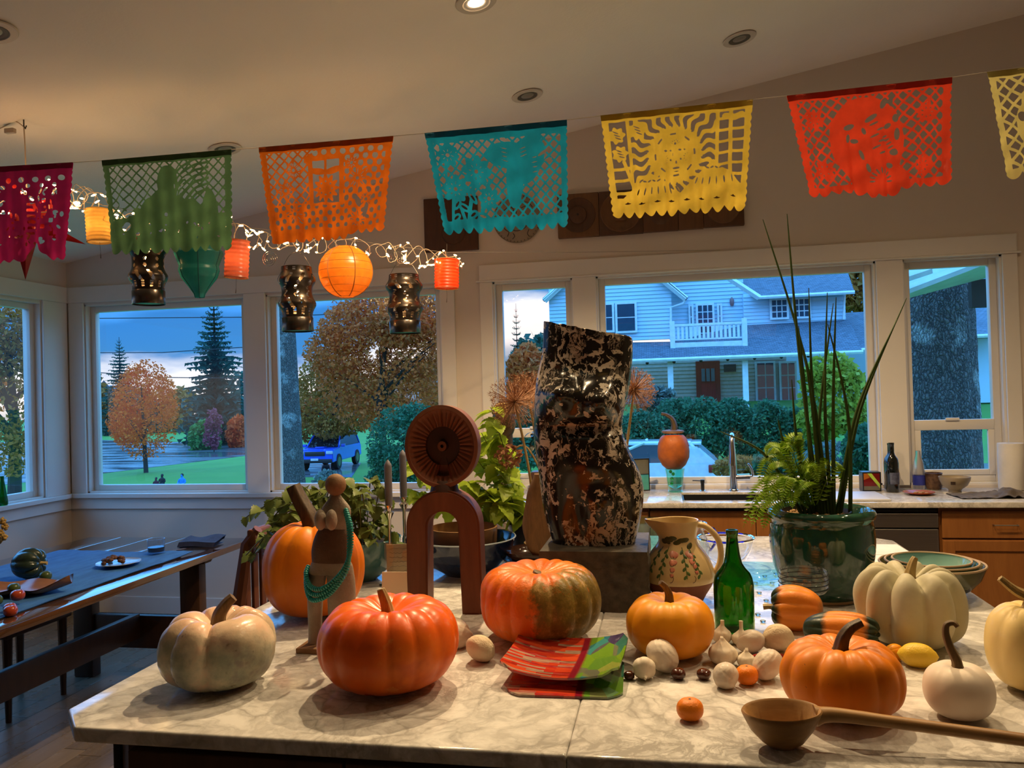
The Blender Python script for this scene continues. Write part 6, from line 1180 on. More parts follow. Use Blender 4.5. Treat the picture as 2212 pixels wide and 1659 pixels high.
# accordion lanterns
for nm, lb, px, py, w, h, c, e, tl in (('yl', 'small yellow crinkled paper lantern between the pink and green banners', 213, 488, 50, 70, (.80, .50, .13), .35, -.05), ('sa', 'small salmon pink crinkled paper lantern', 512, 560, 50, 80, (.80, .20, .11), .30, .07), ('rd', 'small bright red-orange crinkled paper lantern at the right end', 965, 592, 52, 62, (.90, .09, .015), .30, .03)):
    s = SC(px); t, p = hung('accordion_lantern', lb, px, py, 'small crinkled paper lanterns'); r = w*s/2; H2 = h*s/2; t.rotation_euler = (0, tl, 0)
    part(t, 'paper_shade', G().surf(lambda u, v: (r*(1+.07*(abs(((v*9) % 1)-.5)*2-.5))*math.cos(2*PI*u), r*(1+.07*(abs(((v*9) % 1)-.5)*2-.5))*math.sin(2*PI*u), lerp(-H2, H2, v)), 36, 73, True), paper('lantern_paper_'+nm, c, .6), ang=80)
    for z in (-H2, H2): part(t, 'end_ring', G().tube([(r*.98*math.cos(a), r*.98*math.sin(a), z) for a in np.linspace(0, 2*PI, 33)[:-1]], .0022, 5, closed=True), mat('card_ring', tuple(q*.5 for q in c), .7))
    part(t, 'tassel', G().tube([(0, 0, -H2), (.001, 0, -H2-.05), (.0, 0, -H2-.08)], [.0008, .0008, .0022], 5), M_stem_dk); thread(t, H2); inner_light(t, e)
# teal diamond lantern
s = SC(430); t, p = hung('teal_lantern', 'teal paper lantern tapering to a point below the green banner', 430, 580); z = lambda py: (580-py)*s
part(t, 'paper_shade', G().lathe([(r*s*(1+.012*(i % 2)), z(py)) for i, (py, r) in enumerate((q, float(np.interp(q, (505, 515, 542, 548, 575, 585, 600, 620, 635, 643), (12, 24, 48, 50, 40, 42, 37, 22, 12, 10)))) for q in np.linspace(643, 505, 60))], 40), paper('teal_lantern_paper', (.03, .34, .34), .55), ang=70)
for a in np.linspace(0, 2*PI, 7)[:-1]: part(t, 'frame_wire', G().tube([(r*s*1.01*math.cos(a), r*s*1.01*math.sin(a), z(py)) for py, r in ((643, 10), (635, 12), (620, 22), (600, 37), (585, 42), (575, 40), (548, 50), (542, 48), (515, 24), (505, 12))], .002, 5), mat('teal_wire', (.01, .10, .12), .6))
thread(t, z(505)); inner_light(t, .06)
# punched tin lanterns
M_tin = mat('dark_tin', (.055, .042, .034), .32, (.09, .07, .055), 12, metal=.9); M_tinb = mat('tin_band', (.16, .13, .11), .25, metal=1)
def tin(label, px, y0, y1, style, seed):
    s = SC(px); t, p = hung('tin_lantern', label, px, (y0+y1)/2, 'punched tin lanterns'); H2 = (y1-y0)/2*s; R = 34*s; n, m = 132, 88
    def rad(v): b = max(math.exp(-((v-.42)/.085)**2), math.exp(-((v-.84 if style == 0 else v-.80)/.085)**2)); return R*(.94+.24*b)
    def keep(i, j):
        v = j/m; a = i/n
        if v < .24 or v > .97: return True
        if .33 < v < .52 or .72 < v < .90:
            q = (a*9+v*3.2*(1 if v < .6 else -1)*(1 if style < 2 else -1)) % 1; return not (q < .30 and abs(v-(.42 if v < .6 else .81)) < .075)
        if .52 <= v <= .72:
            if style == 0: return not (math.hypot(((a*8) % 1-.5)*R*6.28/8, (((v-.52)/.10) % 1-.5)*.10*2*H2) < .0088)
            q = (a*8+.12*math.sin(v*60)) % 1; return not (abs(q-.5) < .10 and (v*30) % 1 < .75)
        q = (a*12) % 1; return not (abs(q-.5) < .16 and abs((v*22) % 1-.5) < .28)
    part(t, 'punched_body', G().lathe([(rad(j/m), lerp(-H2, H2, j/m)) for j in range(m+1)], n, keep=keep), M_tin, ang=60)
    part(t, 'base_band', G().lathe([(R*.97, -H2), (R*.985, -H2+.002), (R*.985, -H2+.20*2*H2), (R*.96, -H2+.21*2*H2)], 40), M_tinb); part(t, 'bottom_plate', G().lathe([(.0005, -H2+.006), (R*.95, -H2+.006), (R*.96, -H2+.001)], 32), M_tin)
    part(t, 'wire_bail', G().tube(bez([(-R*.95, 0, H2), (-R*.5, 0, H2+.06), (0, 0, H2+.08), (R*.5, 0, H2+.06), (R*.95, 0, H2)], 5), .0012, 5), M_tinb)
    r2 = random.Random(seed)
    for k in range(7): inst(t, 'inner_bulb_glass', bulbme, T(r2.uniform(-.03, .03), r2.uniform(-.03, .03), r2.uniform(-H2*.55, H2*.8), r2.uniform(-2, 2), 0, 0))
    inner_light(t, 3.0, (0, 0, .02))
tin('punched tin lantern with slanted slots and round holes below the green banner', 320, 516, 658, 0, 1); tin('punched tin lantern with scrolls left of the orange globe', 642, 577, 716, 1, 2); tin('punched tin lantern right of the orange globe', 874, 594, 720, 2, 3)
# red star lantern
t, p = hung('star_lantern', 'red many pointed paper star lantern behind the magenta banner', 55, 480); s = SC(55)
def spike(tx, ty, off=0, b=.055):
    e = onv(tx, ty, off)-p; d = e.normalized(); u = d.orthogonal().normalized(); w = d.cross(u); g = G(); v = [tuple(d*.05+(u*math.cos(a)+w*math.sin(a))*b) for a in np.linspace(0, 2*PI, 5)[:-1]]+[tuple(e)]; part(t, 'star_point', g.add(v, [(0, 1, 4), (1, 2, 4), (2, 3, 4), (3, 0, 4)]), paper('red_star_paper', (.50, .012, .012), .5), False)
for q in ((55, 605, 0), (186, 528, 0), (-60, 540, 0), (10, 360, .0), (130, 420, .05), (55, 470, -.26), (70, 480, .26)): spike(*q)
part(t, 'star_core', G().ball(.075, nu=10, nv=7), MATS['red_star_paper'], False); inner_light(t, 1.0, (0, -.10, .12), (1, .5, .2)); thread(t, .1)
# wire spirals
for lb, px, py in (('silver wire spiral ornament left of the scrolled tin lantern', 582, 560), ('silver wire spiral ornament above the right tin lantern', 855, 560)):
    s = SC(px); t, p = hung('wire_spiral', lb, px, py, 'silver wire spirals'); t['category'] = 'ornament'
    part(t, 'spiral', G().tube([(r*s*math.cos(a), 0, r*s*math.sin(a)) for a, r in ((k*.3, 18-k*.22) for k in range(70))], .0013, 5), M_silv); part(t, 'hook', G().tube([(0, 0, 18*s), (0, 0, 30*s)], .0009, 4), M_silv)
# ceiling hook with cord
h = Vector((-2.93, 3.25, CEIL(-2.93))); t = thing('ceiling_hook', 'ceiling hook with cord and plug above the magenta banner', 'hook', tuple(h))
part(t, 'hook', G().tube([(0, 0, -.001), (0, 0, -.03), (.008, 0, -.045), (.014, 0, -.03)], .003, 6), M_black); part(t, 'cord', G().tube(bez([(0, 0, -.035), (.004, 0, -.12), (.006, 0, -.25), (.01, 0, -.36)], 5), .003, 6), MATS['cream_wire']); part(t, 'cord', G().tube(bez([(0, 0, -.035), (-.05, 0, -.005), (-.12, .0, -.028), (-.3, .02, -.06)], 5), .0025, 6), MATS['cream_wire'])
part(t, 'plug', G().box(-.10, -.05, -.012, .012, -.06, -.036, .004), mat('clear_plug', (.45, .38, .32), .3))
# ================================================================ wall pieces above the windows
M_wp = [wood('plaque_wood_%d' % k, c, tuple(x*.6 for x in c), .5, 5, (2, 1, .4), .1) for k, c in enumerate(((.10, .035, .014), (.20, .085, .03), (.11, .045, .02), (.15, .06, .022), (.18, .075, .026), (.12, .05, .02)))]
t = thing('wooden_wall_plaque', 'large dark square wooden plaque left of the round ceramic disc', 'wall plaque', (-1.413, WY-.001, 2.762)); part(t, 'board', G().box(-.192, .192, -.03, 0, -.187, .187, .004), M_wp[0]); part(t, 'turned_boss', G().lathe([(.085, 0), (.08, .008), (.03, .014), (.0005, .015)], 36, M=T(.02, -.03, -.06, PI/2)), M_wp[0])
t = thing('ceramic_disc', 'round ceramic disc with black line drawing of a face', 'wall plate', (-.945, WY-.001, 2.77)); part(t, 'disc', G().lathe([(.0005, .022), (.14, .02), (.16, .012), (.168, .016), (.165, .0)], 64, M=T(0, 0, 0, PI/2)), mat('disc_clay', (.32, .25, .18), .5, (.25, .19, .13), 6))
M_lin = mat('black_glaze_line', (.02, .015, .012), .5)
for P in ([(-.09, 0, .06), (-.05, 0, .085), (-.02, 0, .06), (-.04, 0, .04)], [(.03, 0, .07), (.07, 0, .08), (.095, 0, .05)], [(0, 0, .05), (-.012, 0, 0), (.015, 0, -.02)], [(-.06, 0, -.06), (-.01, 0, -.085), (.05, 0, -.07), (.08, 0, -.03)], [(-.11, 0, -.02), (-.085, 0, -.07), (-.06, 0, -.09), (-.07, 0, -.12)], [(-.03, 0, -.10), (-.02, 0, -.12), (-.035, 0, -.14)], [(.08, 0, -.08), (.07, 0, -.11), (.085, 0, -.13)], [(.03, 0, .11), (.08, 0, .105), (.11, 0, .07)], [(-.12, 0, .03), (-.10, 0, .0), (-.115, 0, -.03)]): part(t, 'drawn_line', G().tube([(q.x, -.0215, q.z) for q in bez(P, 5)], .0022, 5), M_lin)
for k in range(40): a = 2*PI*k/40; part(t, 'rim_tick', G().box(-.0015, .0015, -.018, -.0155, -.005, .005, M=T(.158*math.cos(a), 0, .158*math.sin(a), 0, -a+PI/2)), M_lin, False)
for k, (x0, x1, z0, z1, kind, lb) in enumerate(((-.663, -.385, 2.612, 2.905, 'ring', 'wooden mould block with ringed round hollow, leftmost of the row'), (-.383, -.096, 2.613, 2.905, 'big', 'wooden mould block with large round disc, second of the row'), (-.094, .133, 2.616, 2.84, 'dome', 'plain wooden mould block with shallow dome, third of the row'), (.135, .294, 2.618, 2.84, 'none', 'narrow plain wooden mould block, fourth of the row'), (.296, .551, 2.622, 2.875, 'half', 'wooden mould block with rounded shadowed hollow, rightmost of the row'))):
    cx, cz = (x0+x1)/2, (z0+z1)/2; w, h = (x1-x0)/2, (z1-z0)/2; t = thing('wooden_mould', lb, 'wooden mould', (cx, WY-.001, cz), 0, 'row of wooden foundry moulds'); part(t, 'block', G().box(-w, w, -.045, 0, -h, h, .003), M_wp[k+1])
    D = {'ring': [(.118, .0), (.115, .006), (.10, .004), (.06, -.0), (.056, .016), (.05, .02), (.0005, .02)], 'big': [(.135, 0), (.133, .012), (.127, .014), (.11, .006), (.0005, .005)], 'dome': [(.07, 0), (.05, .012), (.0005, .016)], 'half': [(.11, .0), (.105, .012), (.09, .006), (.0005, .004)]}.get(kind)
    if D: part(t, 'round_boss', G().lathe(D, 44, M=T(0, -.045, 0, PI/2)), M_wp[(k+3) % 6] if kind != 'ring' else M_wp[2])
    if kind == 'ring': part(t, 'hole_shade_disc', G().lathe([(.008, 0), (.0005, .001)], 12, M=T(0, -.0655, 0, PI/2)), M_dark)  # dark disc laid on top, coloured as the shade inside a hole
    if kind == 'big': part(t, 'square_plug', G().box(-.035, .035, -.062, -.05, -.06, -.02, .003), M_wp[1])
# ================================================================ outside
def gz(x, y):
    a = -2.1; b = -.95+1.85*sm((y-27)/10); s = sm((x-(-.27*y))/(2+.08*y)); return lerp(a, b, s)
def grass():
    t = NT('wet_lawn'); co = t.co(); n = t.noise(.35, 5, co); f = t.math('ADD', t.math('MULTIPLY', n, .6), t.math('MULTIPLY', t.noise(14, 4, co), .4)); return t.done(t.bsdf(t.ramp(f, ((.3, (.06, .20, .025)), (.55, (.10, .27, .03)), (.75, (.17, .26, .05)))), .8, nrm=t.bump(t.noise(30, 3, co), .6, .05)))
def ground():
    ys = [5.9, 8, 11, 14, 18, 22, 26, 30, 34, 38, 44, 52, 62, 75, 95, 130, 200]; g = G(); n = 60; v = []
    for y in ys:
        for i in range(n): x = lerp(-3.2*y-12, 1.2*y+8, i/(n-1)); v.append((x, y, gz(x, y)))
    return g.add(v, [(j*n+i, j*n+i+1, (j+1)*n+i+1, (j+1)*n+i) for j in range(len(ys)-1) for i in range(n-1)])
struct('lawn_ground', ground(), grass(), True)
def asphalt():
    t = NT('wet_street'); co = t.mapping(t.co(), (.12, .7, 1)); n = t.noise(1.2, 5, co); return t.done(t.bsdf(t.ramp(n, ((.4, (.05, .055, .06)), (.6, (.12, .12, .13)))), t.ramp(n, ((.42, .5), (.55, .08))), nrm=t.bump(t.noise(5, 3, co), .1, .01)))
M_asph = asphalt()
def flat(pix, z, t=.03):
    P = [at_z(a, b, z) for a, b in pix]; return G().prism([(p[0], p[1]) for p in P], z-t, z)
struct('wet_street', flat([(-120, 1062), (225, 1022), (420, 998), (533, 984), (540, 958), (400, 955), (200, 950), (-120, 958)], -2.085), M_asph); struct('driveway', flat([(560, 1030), (760, 1030), (780, 1000), (560, 985)], -2.08), M_asph)
struct('side_driveway', flat([(1930, 870), (2500, 850), (2500, 1090), (1930, 1090)], -.93), M_asph)
M_bk = mat('tree_bark', (.10, .085, .075), .9, (.05, .042, .038), 8, 6, bump=.8, bs=14, stretch=(1, 1, .3)); M_bk2 = mat('dark_branch', (.035, .03, .028), .9)
def foliage(blobs, n, size, seed, flat_=1.0, droop=0):
    rn = np.random.RandomState(seed); w = np.array([b[3]*b[4]*b[5] for b in blobs])**.67; w = w/w.sum(); idx = rn.choice(len(blobs), n, p=w); B = np.array(blobs)[idx]
    d = rn.normal(size=(n, 3)); d /= np.linalg.norm(d, axis=1)[:, None]; r = rn.uniform(.55, 1.05, n)**.6; c = B[:, :3]+d*B[:, 3:6]*r[:, None]
    a = rn.normal(size=(n, 3)); a[:, 2] *= flat_; a[:, 2] -= droop; a /= np.linalg.norm(a, axis=1)[:, None]; b = np.cross(a, rn.normal(size=(n, 3))); b /= np.linalg.norm(b, axis=1)[:, None]; s = size*rn.uniform(.6, 1.3, n)[:, None]
    v = np.stack([c-a*s, c-b*s*.5+a*s*.1, c+a*s, c+b*s*.5+a*s*.1], 1).reshape(-1, 3); g = G(); g.v = [tuple(q) for q in v.tolist()]; g.f = [(4*i, 4*i+1, 4*i+2, 4*i+3) for i in range(n)]; g.m = [0]*n; return g
LM = {k: leafmat('foliage_'+k, a, b, .6, .3, .5) for k, a, b in (('gold', (1.0, .19, .006), (.85, .12, .006)), ('rust', (.95, .12, .015), (.65, .10, .015)), ('brown', (.85, .17, .03), (.42, .13, .03)), ('teal', (.030, .10, .075), (.05, .14, .09)), ('hedge', (.035, .13, .065), (.07, .21, .10)), ('lime', (.42, .42, .04), (.26, .32, .05)), ('pink', (.42, .07, .10), (.30, .06, .08)), ('green', (.07, .22, .04), (.12, .26, .06)), ('olive', (.30, .15, .03), (.55, .18, .03)), ('grey', (.14, .18, .16), (.20, .24, .20)))}
def tree(label, px, ptop, pbase, Y, halfw, kind, n=3000, size=None, name='tree', trunk=None, blobs=None, seed=None, low=.28, cat='tree', grp='trees outside the windows'):
    """px centre, top/base pixel rows, half width in pixels, at distance Y"""
    s = Y/F*1.03; b = at_y(px, pbase, Y); tp = at_y(px, ptop, Y); h = tp[2]-b[2]; R = halfw*s; zb = min(b[2], gz(b[0], Y)); t = thing(name, label, cat, (b[0], Y, zb), 0, grp); seed = seed or int(px+Y*7); rn = random.Random(seed); o = b[2]-zb
    if blobs is None:
        blobs = [(0, 0, o+h*(.5+low*.3), R*.78, R*.7, h*(.46-low*.2))]
        for k in range(9): a = rn.uniform(0, 6.28); q = rn.uniform(.35, .75); zz = rn.uniform(low, .9); ww = 1-.55*abs(zz-.45)*1.6; blobs.append((R*q*ww*math.cos(a), R*q*ww*math.sin(a)*.8, o+h*zz, R*rn.uniform(.28, .45), R*.4, h*rn.uniform(.10, .17)))
    if trunk != 0:
        tr = trunk or R*.06; g = G().tube([(0, 0, .0), (rn.uniform(-.1, .1)*R, 0, o+h*.35), (rn.uniform(-.1, .1)*R, 0, o+h*.8)], [tr, tr*.75, tr*.25], 8)
        for k in range(7): a = rn.uniform(0, 6.28); z0 = o+h*rn.uniform(low*.7, .6); g.tube([(0, 0, z0), (R*.35*math.cos(a), R*.3*math.sin(a), z0+h*.14), (R*.7*math.cos(a), R*.6*math.sin(a), z0+h*.24)], [tr*.4, tr*.25, tr*.08], 5)
        part(t, 'trunk', g, M_bk2)
    part(t, 'crown', foliage(blobs, n, size or R*.07, seed), LM[kind], False, kind='stuff'); return t
def conifer(label, px, ptop, pbase, Y, halfw, n=16, seed=1, kind='teal'):
    s = Y/F*1.03; b = at_y(px, pbase, Y); h = at_y(px, ptop, Y)[2]-b[2]; R = halfw*s; zb = gz(b[0], Y); t = thing('conifer', label, 'tree', (b[0], Y, zb), 0, 'trees outside the windows'); rn = random.Random(seed); o = b[2]-zb
    part(t, 'trunk', G().tube([(0, 0, 0), (0, 0, o+h)], [R*.07, R*.01], 7), M_bk2); g = G()
    for j in range(n):
        f = j/n; z = o+h*(.06+.92*f); L = R*(1-f)**.8*rn.uniform(.85, 1.15)+R*.03
        for k in range(12):
            a = 6.28*(k+rn.random())/12; l = L*rn.uniform(.6, 1.15); P = [Vector((math.cos(a)*l*q, math.sin(a)*l*q, z+l*(.10-.34*q*q)+.03*h*(q > .9))) for q in (0, .5, 1)]; m = 14
            for q in range(m):
                tt = (q+rn.random())/m; p = P[0].lerp(P[1], tt*2) if tt < .5 else P[1].lerp(P[2], tt*2-1); w = l*.34*(1.15-tt*.7); d = Vector((rn.uniform(-1, 1), rn.uniform(-1, 1), rn.uniform(-.9, -.1))).normalized()*w; e = Vector((math.cos(a), math.sin(a), 0))*w*.5; g.add([p-e, p+d*.5, p+e, p+d], [(0, 1, 2), (0, 2, 3)])
    part(t, 'needles', g, LM[kind], False, kind='stuff')
# through the corner windows
tree('young golden maple standing alone on the lawn', 317, 775, 1045, 38, 98, 'gold', 9000, .085, trunk=.13, low=.30)
conifer('tall dark conifer at the right of the corner window', 470, 630, 1010, 62, 100, 34, 3); conifer('smaller pointed conifer left of the golden maple', 262, 728, 950, 85, 55, 30, 5); conifer('narrow distant conifer behind the golden maple', 352, 800, 930, 95, 28, 14, 8)
tree('round green shrub right of the golden maple', 442, 905, 990, 56, 45, 'green', 2200, .2, 'shrub', 0, cat='shrub', low=.15); tree('small pink leaved tree before the green shrub', 462, 880, 992, 53, 24, 'pink', 900, .14, low=.3); tree('orange shrub at the right edge of the corner window', 512, 900, 985, 58, 30, 'rust', 1500, .2, 'shrub', 0, cat='shrub', low=.1)
tree('pale bare looking tree beside the tall conifer', 505, 865, 985, 66, 36, 'grey', 500, .25, low=.4)
for k, (px, tp, hw, kd, lb) in enumerate(((190, 790, 70, 'olive', 'far olive tree at the left edge of the corner window'), (300, 845, 80, 'teal', 'far dark tree behind the golden maple, left part'), (395, 838, 70, 'olive', 'far olive tree behind the golden maple, right part'), (560, 800, 90, 'teal', 'far dark tree hidden between the two left windows'), (690, 840, 70, 'brown', 'far brown tree behind the blue car'), (800, 800, 90, 'olive', 'far olive tree behind the big autumn tree'), (930, 760, 90, 'brown', 'far brown tree behind the dark hedge'))): tree(lb, px, tp, 985, 88+k*2, hw, kd, 2000, .5, low=.1)
tree('yellowing oak filling the left side window', 30, 640, 1085, 22, 150, 'olive', 8000, .085, trunk=.22, low=.25); tree('tall autumn tree far left outside the left side window', -90, 560, 1000, 30, 150, 'gold', 2500, .18, low=.2)
tree('overhanging pink-gold branch at the top left of the corner window', 232, 655, 720, 30, 30, 'rust', 260, .10, 'tree_branch', 0, blobs=[(0, 0, 15, .5, .4, .42), (-.5, 0, 15.4, .6, .4, .5)], cat='branch') if False else None
t = tree('big brown autumn tree filling the middle window', 835, 600, 1000, 34, 200, 'brown', 24000, .10, trunk=.2, low=.22); tree('green-gold lower branches of a second autumn tree', 720, 760, 960, 40, 120, 'olive', 9000, .11, low=.12)
tree('dark green hedge mass at the right of the middle window', 875, 868, 1075, 20, 105, 'hedge', 9000, .06, 'hedge', 0, cat='hedge', low=.05, grp='hedges outside the windows'); tree('silvery low shrub before the blue car', 705, 1016, 1075, 24, 42, 'grey', 1500, .07, 'shrub', 0, cat='shrub', low=.05)
# trunks
def trunk(label, px, Y, r0, r1, z0, z1, lean=0, seed=1):
    b = at_y(px, 1000, Y); rn = Vector((seed, 0, 0)); g = G()
    def q(u, w):
        a = 2*PI*u; z = lerp(z0, z1, w); r = lerp(r0, r1, w**.6)*(1+.25*math.exp(-w*12)); k = 1+.05*MN.noise(Vector((math.cos(a)*5, math.sin(a)*5, z*1.6))+rn)+.035*MN.noise(Vector((math.cos(a)*16, math.sin(a)*16, z*3))+rn); return (r*k*math.cos(a)+lean*w, r*k*math.sin(a), z-z0)
    g.surf(q, 90, 120, True); t = NT('oak_bark_%d' % seed); wv = t.noise(5, 4, t.co(), .6, out=1); vm = t.n('ShaderNodeVectorMath'); vm.operation = 'MULTIPLY_ADD'; t.l(wv, vm.inputs[0]); vm.inputs[1].default_value = (.16, .16, .3); t.l(t.co(), vm.inputs[2]); co = t.mapping(vm.outputs[0], (26, 26, 8)); v = t.voro(1.2, co, 'DISTANCE_TO_EDGE'); n = t.noise(3, 5, t.co()); li = t.noise(1.1, 3, t.co())
    col = t.mix(t.ramp(li, ((.56, 0.0), (.62, .75))), t.ramp(v, ((.0, (.025, .022, .022)), (.12, (.12, .105, .10)), (.4, (.20, .18, .17)))), t.ramp(v, ((0, (.10, .10, .10)), (.15, (.48, .48, .46))))); m = t.done(t.bsdf(col, .9, nrm=t.bump(v, .9, .05)))
    th = thing('tree_trunk', label, 'tree trunk', (b[0], Y, z0), 0, 'big trunks close to the windows'); part(th, 'bark', g, m); return th
trunk('thick rough trunk filling the rightmost window', 2026, 10.6, .50, .44, -1.0, 6.5, -.02, 3); trunk('straight trunk at the left of the middle window', 634, 21, .36, .27, -2.1, 9, -.35, 5)
# distant small house
t = thing('distant_house', 'small distant gabled house at the left of the corner window', 'house', tuple(at_y(225, 900, 92))); M_fw = mat('grey_siding', (.30, .34, .38), .7); M_ft = mat('white_far_trim', (.7, .72, .75), .6); M_fr = mat('dark_far_roof', (.06, .05, .06), .8); s = 92/F*1.03
part(t, 'wall', G().prism([(-45*s, -10*s), (22*s, -10*s), (22*s, 48*s), (6*s, 74*s), (-14*s, 48*s), (-45*s, 48*s)], 0, -4, XZ), M_fw, False); part(t, 'roof', G().tube([(-18*s, -.3, 44*s), (6*s, -.3, 80*s), (30*s, -.3, 50*s)], .35, 4), M_fr, False); part(t, 'main_roof', G().box(-45*s, -8*s, -.2, 4, 48*s, 66*s), M_fr, False)
for x, z0, z1, w in ((-2, 44, 64, 7), (14, 38, 50, 4), (-2, 6, 28, 8)): f = part(t, 'window', G().box((x-w)*s, (x+w)*s, -.12, -.01, z0*s, z1*s), M_ft, False); part(f, 'pane', G().box((x-w*.75)*s, (x-.3)*s, -.16, -.121, (z0+2)*s, (z1-2)*s).box((x+.3)*s, (x+w*.75)*s, -.16, -.121, (z0+2)*s, (z1-2)*s), mat('far_pane', (.03, .05, .08), .1), False)
# power lines
for lb, a, b in (('upper power line across the corner window', (150, 688), (1000, 668)), ('middle power line across the corner window', (150, 762), (560, 748)), ('lower power line behind the golden maple', (150, 800), (560, 818))): p, q = at_y(*a, 60), at_y(*b, 60); single('power_line', lb, 'cable', G().tube([p, (p+q)/2-np.array([0, 0, .25]), q], .035, 4), M_bk2, group='power lines')
# people sitting on the lawn
M_skinp = mat('skin_tone', (.35, .2, .14), .6); M_hair = mat('dark_hair', (.015, .012, .012), .7)
def sitter(label, px, ptop, Y, cloth_, sc_=1.0):
    b = at_y(px, ptop, Y); z = gz(b[0], Y); H_ = b[2]-z; t = thing('person', label, 'person', (b[0], Y, z), 0, 'people sitting on the lawn'); k = H_/.86
    rows = [(0, 0, 0.0, .20*k, .22*k), (0, 0, .12*k, .20*k, .20*k), (0, 0, .25*k, .16*k, .11*k), (0, 0, .42*k, .18*k, .11*k), (0, 0, .55*k, .19*k, .10*k), (0, 0, .60*k, .10*k, .07*k), (0, 0, .645*k, .05*k, .055*k), (0, -.01, .68*k, .065*k, .075*k), (0, -.01, .76*k, .078*k, .092*k), (0, 0, .83*k, .06*k, .075*k), (0, 0, .86*k, .02*k, .02*k)]
    g = loft(interp_rows(rows, 34), 20)
    for sx in (-1, 1): g.tube(bez([(sx*.17*k, 0, .53*k), (sx*.23*k, -.05*k, .34*k), (sx*.12*k, -.20*k, .26*k)], 4), [.05*k]*5+[.04*k]*4, 8); g.tube(bez([(sx*.10*k, 0, .09*k), (sx*.18*k, -.25*k, .22*k), (sx*.14*k, -.42*k, .04*k)], 4), [.085*k]*5+[.05*k]*4, 8)
    part(t, 'body', g, cloth_); part(t, 'hair', G().ball(.088*k, .10*k, .10*k, (0, .012, .775*k), 16, 10), M_hair)
sitter('person in a maroon top sitting on the lawn', 337, 1031, 31, mat('maroon_cloth', (.10, .02, .03), .8)); sitter('dark dressed person sitting tallest on the lawn', 350, 1024, 31.6, mat('black_cloth', (.015, .015, .018), .8)); sitter('dark haired person in a bright blue jacket on the lawn', 393, 1023, 31, mat('blue_jacket', (.02, .25, .65), .6))
# ---- cars
M_tyre = mat('black_tyre', (.012, .012, .012), .8); M_cgl = mat('dark_car_glass', (.012, .016, .022), .05); M_rim = mat('grey_rim', (.18, .18, .19), .3, metal=.8)
def car(label, loc, rz, paint, L, Wd, prof, cabin, wheels, wr, lights, name='car'):
    t = thing(name, label, 'car', loc, rz, 'parked cars'); h = Wd/2
    def sec(poly, w0, w1, zsplit):
        bm = bmesh.new(); n = len(poly); a = [bm.verts.new((x, -(w0 if z < zsplit else w1), z)) for x, z in poly]; b = [bm.verts.new((x, (w0 if z < zsplit else w1), z)) for x, z in poly]; bm.faces.new(a); bm.faces.new(b[::-1])
        for i in range(n): bm.faces.new((a[(i+1) % n], a[i], b[i], b[(i+1) % n]))
        bmesh.ops.recalc_face_normals(bm, faces=bm.faces[:]); bmesh.ops.bevel(bm, geom=bm.edges[:], offset=.045, segments=2, affect='EDGES'); g = G(); return g.bm(bm)
    part(t, 'lower_body', sec(prof, h, h*.96, .7), paint); cb, roofz = cabin; part(t, 'cabin_glass', sec(cb, h*.90, h*.72, cb[0][1]+.12), M_cgl); x0 = min(q[0] for q in cb if q[1] > roofz-.12); x1 = max(q[0] for q in cb if q[1] > roofz-.12); part(t, 'roof', G().box(x0-.02, x1+.06, -h*.75, h*.75, roofz-.05, roofz+.03, .03), paint)
    for q in cb:
        if q[1] > roofz-.12:
            lowq = min((p for p in cb if p[1] <= roofz-.12), key=lambda p: abs(p[0]-q[0]))
            for sy in (-1, 1): part(t, 'pillar', G().tube([(lowq[0], sy*h*.90, lowq[1]), (q[0], sy*h*.73, q[1])], .045, 6), paint)
    for wx in wheels:
        for sy in (-1, 1): w = part(t, 'wheel', G().tube([(wx, sy*(h-.20), wr), (wx, sy*(h+.012), wr)], wr, 24), M_tyre); part(w, 'rim', G().tube([(wx, sy*(h+.0), wr), (wx, sy*(h+.02), wr)], wr*.62, 18), M_rim)
    for nm, bx, m in lights: part(t, nm, G().box(*bx, .02), m)
    return t
M_blue = mat('bright_blue_car_paint', (.01, .10, .75), .15, coat=.6); M_whp = mat('white_car_paint', (.62, .70, .78), .15, coat=.6); M_lamp = mat('headlamp_glass', (.6, .65, .7), .1); M_red = mat('red_tail_lamp', (.35, .02, .02), .15); M_blk = mat('black_trim', (.02, .02, .022), .4)
p = at_z(716, 1008, -2.08)
car('bright blue off-road car parked in the street, seen from the front', (p[0], p[1], -2.08), math.radians(-86), M_blue, 4.8, 1.92, [(-2.3, .45), (-2.35, .95), (-2.3, 1.12), (1.15, 1.14), (2.2, 1.06), (2.35, .95), (2.4, .42)], ([(-2.25, 1.10), (1.25, 1.12), (.55, 1.76), (-2.0, 1.80)], 1.80), (-1.5, 1.5), .40,
    [('grille', (2.36, 2.42, -.52, .52, .76, .98), M_blk), ('bumper', (2.34, 2.46, -.9, .9, .40, .60), M_blk), ('headlamp', (2.30, 2.40, -.92, -.58, .84, 1.0), M_lamp), ('headlamp', (2.30, 2.40, .58, .92, .84, 1.0), M_lamp), ('number_plate', (2.45, 2.48, -.2, .2, .52, .64), M_ft), ('mirror', (.95, 1.12, -1.14, -.95, 1.12, 1.28), M_blue), ('mirror', (.95, 1.12, .95, 1.14, 1.12, 1.28), M_blue), ('roof_rack', (-1.8, .3, -.62, -.56, 1.86, 1.90), M_blk), ('roof_rack', (-1.8, .3, .56, .62, 1.86, 1.90), M_blk), ('hood_scoop', (1.3, 1.7, -.25, .25, 1.12, 1.18), M_blue)])
q = at_y(1557, 1020, 20); zc = -1.25
